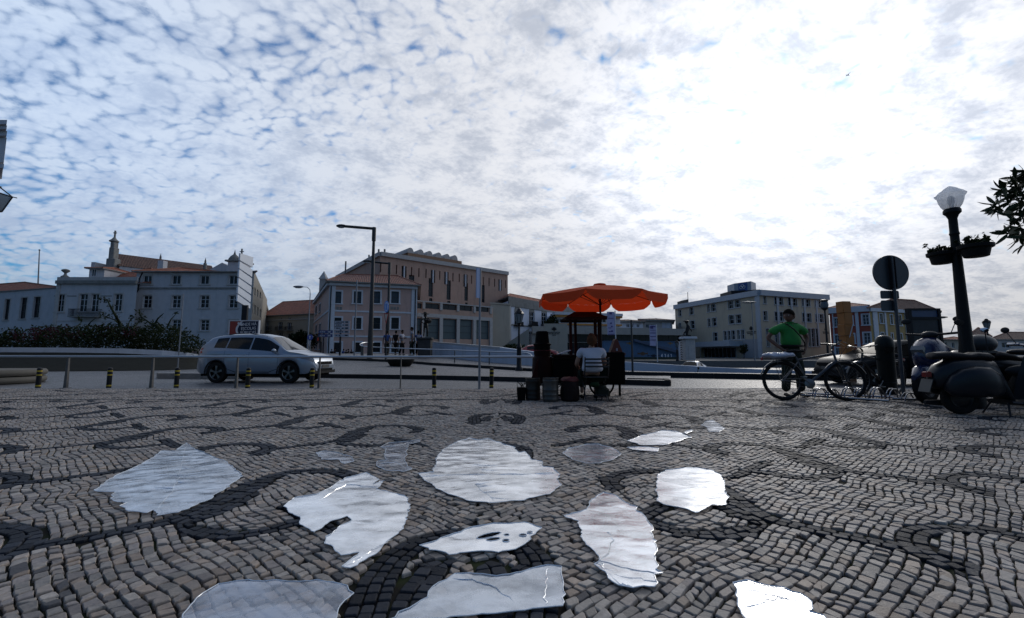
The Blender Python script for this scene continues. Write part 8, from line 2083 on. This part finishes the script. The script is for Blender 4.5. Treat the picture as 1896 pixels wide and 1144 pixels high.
# ---------------------------------------------------------------- cars
glass_c = mat('car_glass', (.005,.006,.007), .08, spec=.3); glass_w = mat('windscreen_glass', (.03,.035,.04), .06, spec=.8); glass_e = mat('dull_car_glass', (.006,.007,.008), .4, spec=.08)
def lerp_t(T, x): return float(np.interp(x, [t[0] for t in T], [t[1] for t in T]))
def car(label, loc, rz, m, scale=1.0, sedan=False, grp=None, name='parked_car', simple=False):
    r = thing(name, label, 'car', loc, rz, grp); Lh = 2.2
    if not sedan:
        TOP = [(-2.20,.62),(-2.19,.80),(-2.14,1.04),(-2.06,1.14),(-1.92,1.32),(-1.74,1.52),(-1.55,1.585),(-1.2,1.62),(-.5,1.64),(.0,1.625),(.32,1.57),(.45,1.53),(.9,1.25),(1.18,1.07),(1.3,1.035),(1.6,1.00),(1.9,.94),(2.08,.87),(2.17,.76),(2.20,.60)]
        BELT = [(-2.2,.60),(-2.15,.98),(-2.0,1.11),(-1.5,1.12),(-1.0,1.10),(0,1.04),(.8,.99),(1.18,.98),(1.6,.93),(1.95,.86),(2.12,.76),(2.2,.56)]
        gx0, gx1 = -1.72, .98; AR = .405
    else:
        TOP = [(-2.20,.60),(-2.16,.85),(-2.0,.98),(-1.5,1.03),(-1.3,1.08),(-.8,1.34),(-.4,1.41),(.1,1.41),(.4,1.36),(1.1,.98),(1.4,.94),(1.9,.84),(2.12,.70),(2.2,.52)]
        BELT = [(-2.2,.55),(-2.1,.80),(-1.8,.90),(0,.90),(1.1,.86),(1.9,.76),(2.2,.48)]
        gx0, gx1 = -1.15, .95; AR = .36
    WX = (-1.33, 1.32); RW = .345 if not sedan else .31
    def hw(x): return .915-.03*(x/2.2)**2-.20*max(0,(abs(x)-1.75)/.45)**2.2
    def zbot(x):
        z = .30+.10*max(0,(abs(x)-1.9)/.3)
        for w in WX:
            d = abs(x-w)
            if d < AR: z = max(z, RW+math.sqrt(AR*AR-d*d)-.005)
        return z
    xs = sorted(set([round(v,3) for v in list(np.linspace(-2.2,2.2,45))]+[round(w+s_*AR*math.cos(a),3) for w in WX for s_ in (-1,1) for a in np.linspace(0,math.pi/2,7)]))
    def ring(x):
        zt = lerp_t(TOP, x); zb = min(lerp_t(BELT, x), zt-.02); z0 = min(zbot(x), zb-.05); w = hw(x); roof = max(0, min(1, (zt-zb-.06)/.40)); wr = w*(1-.30*roof)-.05
        zm = z0+(zb-z0)*.55
        P_ = [(w-.16,z0),(w-.035,z0),(w-.012,z0+.035),(w,zm),(w-.008,z0+(zb-z0)*.8),(w-.035,zb-.035),(w-.06,zb)]
        P_ += [(w-.06+(wr-(w-.06))*.5, zb+(zt-.09*roof-zb)*.52), (wr, zt-.075*roof-.012), (wr-.05, zt-.03*roof-.006), (wr*.6, zt+.002), (0, zt+.012)]
        return P_
    n = len(ring(0)); q = MB(); vs = []; fs = []
    for x in xs:
        R__ = ring(x); vs += [(x, y, z) for y, z in R__]+[(x, -y, z) for y, z in reversed(R__[:-1])]
    N_ = 2*n-1
    for i in range(len(xs)-1):
        for k in range(N_-1): fs.append((i*N_+k, i*N_+k+1, (i+1)*N_+k+1, (i+1)*N_+k))
    fs += [tuple(range(N_)), tuple(range((len(xs)-1)*N_+N_-1, (len(xs)-1)*N_-1, -1))]
    q.add(vs, fs, True); q.build('body', m, r, local=True)
    q = MB(); q.box(-2.0,2.0,-.72,.72,.22,.55); q.build('underbody', mat('underbody', (.006,.006,.006), .9), r, local=True)
    def side_glass(x0, x1, sd, m_, nm):
        q = MB(); vs = []; nx = 8
        for i in range(nx+1):
            x = x0+(x1-x0)*i/nx; P_ = ring(x); a, mid, b = P_[6], P_[7], P_[8]
            for t in (.10,.5,.90):
                y, z = (a[0]+(mid[0]-a[0])*t*2, a[1]+(mid[1]-a[1])*t*2) if t <= .5 else (mid[0]+(b[0]-mid[0])*(t*2-1), mid[1]+(b[1]-mid[1])*(t*2-1))
                vs.append((x, sd*(y+.009), z+.003))
        q.add(vs, [(i*3+j, i*3+j+1, (i+1)*3+j+1, (i+1)*3+j) for i in range(nx) for j in range(2)], True); return q.build(nm, m_, r, local=True)
    for sd in (-1,1):
        side_glass(-.12 if not sedan else -.15, gx1-.12, sd, glass_c, 'side_window'); side_glass(-1.02 if not sedan else gx0+.3, -.18 if not sedan else -.21, sd, glass_c, 'side_window')
        if not sedan: side_glass(-1.50, -1.07, sd, glass_c, 'side_window')
    def top_glass(x0, x1, nm, inset=.06):
        q = MB(); vs = []; nx, ny = 7, 8
        for i in range(nx+1):
            x = x0+(x1-x0)*i/nx; P_ = ring(x); yw = P_[9][0]-inset+.04; 
            for j in range(ny+1):
                u = -1+2*j/ny; y = abs(u)*yw; z = float(np.interp(y, [P_[11][0],P_[10][0],P_[9][0]], [P_[11][1],P_[10][1],P_[9][1]])); vs.append((x, u*yw, z+.008))
        q.add(vs, [(i*(ny+1)+j, i*(ny+1)+j+1, (i+1)*(ny+1)+j+1, (i+1)*(ny+1)+j) for i in range(nx) for j in range(ny)], True); q.build(nm, glass_w if name[0] == 's' else glass_e, r, local=True)
    top_glass(.47 if not sedan else .42, 1.16 if not sedan else 1.08, 'windscreen'); top_glass(-2.03 if not sedan else -1.3, -1.78 if not sedan else -.82, 'rear_window')
    def patch(x0, x1, i0, t0, i1, t1, sd, m_, nm, off=.008):
        q = MB(); vs = []; nx = 6
        for i in range(nx+1):
            x = x0+(x1-x0)*i/nx; P_ = ring(x)
            for k, t in ((i0,t0),(i1,t1)): a, b = P_[k], P_[k+1]; vs.append((x, sd*(a[0]+(b[0]-a[0])*t+off), a[1]+(b[1]-a[1])*t))
        q.add(vs, [(i*2, i*2+1, i*2+3, i*2+2) for i in range(nx)], True); return q.build(nm, m_, r, local=True)
    for sd in (-1,1):
        patch(1.72, 2.13, 4, .3, 5, .9, sd, mat('headlamp', (.10,.11,.13), .12, spec=.6), 'headlight', .010)
        patch(-2.17, -1.90, 4, .2, 6, .5 if not sedan else .2, sd, mat('tail_red2', (.28,.015,.015), .2), 'taillight', .010)
        patch(-.93, .92, 1, .2, 2, .10, sd, mat('sill_black', (.012,.012,.013), .6), 'sill', .006)
        for x in (-.14, .92, -1.04):
            q = MB(); P_ = ring(x); vs = []
            for k in (2,3,4,5): vs += [(x-.004, sd*(P_[k][0]+.003), P_[k][1]), (x+.004, sd*(P_[k][0]+.003), P_[k][1])]
            q.add(vs, [(2*i,2*i+1,2*i+3,2*i+2) for i in range(3)]); q.build('door_gap', mat('gap_black', (.01,.01,.01), .9), r, local=True)
        for x in (-.28, -1.02+.18):
            q = MB(); P_ = ring(x); q.bbox(x-.09, x+.05, min(sd*(P_[4][0]+.0), sd*(P_[4][0]+.035)), max(sd*(P_[4][0]+.0), sd*(P_[4][0]+.035)), P_[4][1]+.0, P_[4][1]+.03, .006); q.build('door_handle', m, r, local=True)
        P_ = ring(.86); q = MB(); q.ell((.80, sd*(P_[6][0]+.10), P_[6][1]+.07), .07,.10,.065); q.tube([(.82,sd*(P_[6][0]-.02),P_[6][1]+.01),(.80,sd*(P_[6][0]+.07),P_[6][1]+.04)], .025, 6); q.build('wing_mirror', m, r, local=True)
        if not sedan: q = MB(); q.tube([(x, sd*(ring(x)[9][0]-.02), ring(x)[9][1]+(.045 if -1.35 < x < .15 else .0)) for x in (-1.5,-1.35,-.9,-.4,.15,.28)], .014, 6); q.build('roof_rail', dark_met, r, local=True)
        # black arch lips
        for w in WX:
            q = MB(); pts = [(w+AR*math.cos(a), sd*(hw(w+AR*math.cos(a))+.002), RW+AR*math.sin(a)) for a in np.linspace(-.12, math.pi+.12, 17)]; q.tube(pts, .018, 6); q.build('arch_trim', mat('sill_black', (0,0,0)), r, local=True)
    # front and rear faces
    q = MB(); q.box(2.17,2.212,-.48,.48,.60,.70); q.box(2.185,2.21,-.55,.55,.40,.47); q.build('grille', mat('gap_black', (0,0,0)), r, local=True)
    q = MB(); q.box(2.0,2.19,-.80,.80,.30,.405); q.build('bumper_lip', mat('sill_black', (0,0,0)), r, local=True)
    for y in (-.62,.62): q = MB(); q.ell((2.13,y,.46), .05,.08,.05); q.build('fog_light', mat('headlamp', (0,0,0)), r, local=True)
    q = MB(); q.box(2.212,2.222,-.26,.26,.49,.585); q.build('number_plate', mat('plate_white', (0,0,0)), r, local=True)
    q = MB(); q.box(-2.215,-2.2,-.26,.26,.66,.76); q.build('number_plate', mat('plate_white', (0,0,0)), r, local=True)
    for w in WX:
        for sd in (-1,1):
            q = MB(); tw_ = .22; pr = [(RW*.66,-tw_*.5),(RW*.93,-tw_*.5),(RW,-tw_*.38),(RW,tw_*.38),(RW*.93,tw_*.5),(RW*.66,tw_*.5)]; yc = sd*(hw(w)-.13); q.lathe(pr+[pr[0]], (w,yc,RW), 36, axis='y', caps=False); o = q.build('wheel', tyre_m, r, local=True)
            q = MB(); q.lathe([(RW*.63,-.09),(RW*.67,-.105),(RW*.67,.105),(RW*.63,.09)], (w,yc,RW), 30, axis='y', caps=False)
            for k in range(5):
                a = 2*math.pi*k/5+.3
                for da in (-.13,.13): q.obox((w+math.cos(a+da*.6)*RW*.36, yc+sd*.085, RW+math.sin(a+da*.6)*RW*.36), Vector((math.cos(a+da),0,math.sin(a+da)))*RW*.29, (0,.012,0), Vector((-math.sin(a),0,math.cos(a)))*.018)
            q.lathe([(0,-.02),(.05,-.02),(.05,.02),(0,.03)], (w,yc+sd*.085,RW), 16, axis='y'); q.build('rim', alu, o, local=True)
            q = MB(); q.lathe([(0,0),(RW*.6,0),(RW*.6,.01),(0,.01)], (w,yc-sd*.02,RW), 20, axis='y'); q.build('brake_disc', mat('brake_dark', (.02,.02,.02), .5, .6), o, local=True)
    r.scale = (scale, scale, scale*(1.07 if name[0] == 's' else 1))
    return r
silver = mat('silver_paint', (.24,.275,.325), .3, .35, coat=.4)
X, Y = corner(497, 14.3)
car('silver sport utility car with dark side windows driving to the right', (X,Y,-.05), -.06, silver, .88, name='sport_utility_car')
X, Y = corner(-98, 17); car('dark blue car of which only the rear corner shows at the left edge', (X,Y,-.05), math.pi-.45, mat('navy_paint', (.012,.025,.06), .4, .1, spec=.3, coat=.15), .88)
X, Y = corner(1660, 12.9); car('dark car with pale windscreen partly hidden behind the litter bin', (X,Y,-.05), math.pi-.05, mat('darkgrey_paint', (.006,.007,.009), .5, .0, spec=.2), .92, True)
X, Y = corner(1740, 27); car('dark red car almost hidden behind the blue scooter', (X,Y,-.1), .2, mat('red_paint', (.16,.015,.01), .3, coat=.6), .92, True)
X, Y = corner(1281, 50); car('small white car on the sunken quay road in front of the hotel', (X,Y,-1.62), math.pi+.9, mat('white_paint', (.55,.60,.66), .3, coat=.6), 1.16, True)
X, Y = corner(350, 36); car('dark red car mostly hidden by the hedge end, left of the silver car', (X,Y,.25), .15, mat('maroon_paint', (.06,.012,.014), .3, coat=.6), .8, True)
X, Y = corner(992, 42); car('bright red car roof glimpsed over the white parapet behind the roaster', (X,Y,.30), .0, mat('bright_red_paint', (.30,.02,.018), .3, coat=.6), 1.0, True)
# seagull
c = at(1570,139,60); r = thing('bird', 'tiny dark bird flying high in the bright sky', 'bird', c)
V = [(0,0,0,.07),(-.2,0,.0,.05),(-.32,0,.03,.04),(.25,0,-.02,.02),(.0,-.15,.10,.03),(.05,-.45,.16,.015),(.0,.15,.10,.03),(.05,.45,.10,.015)]
skin('body', V, [(0,1),(1,2),(0,3),(0,4),(4,5),(0,6),(6,7)], dark_met, r, sub=1)
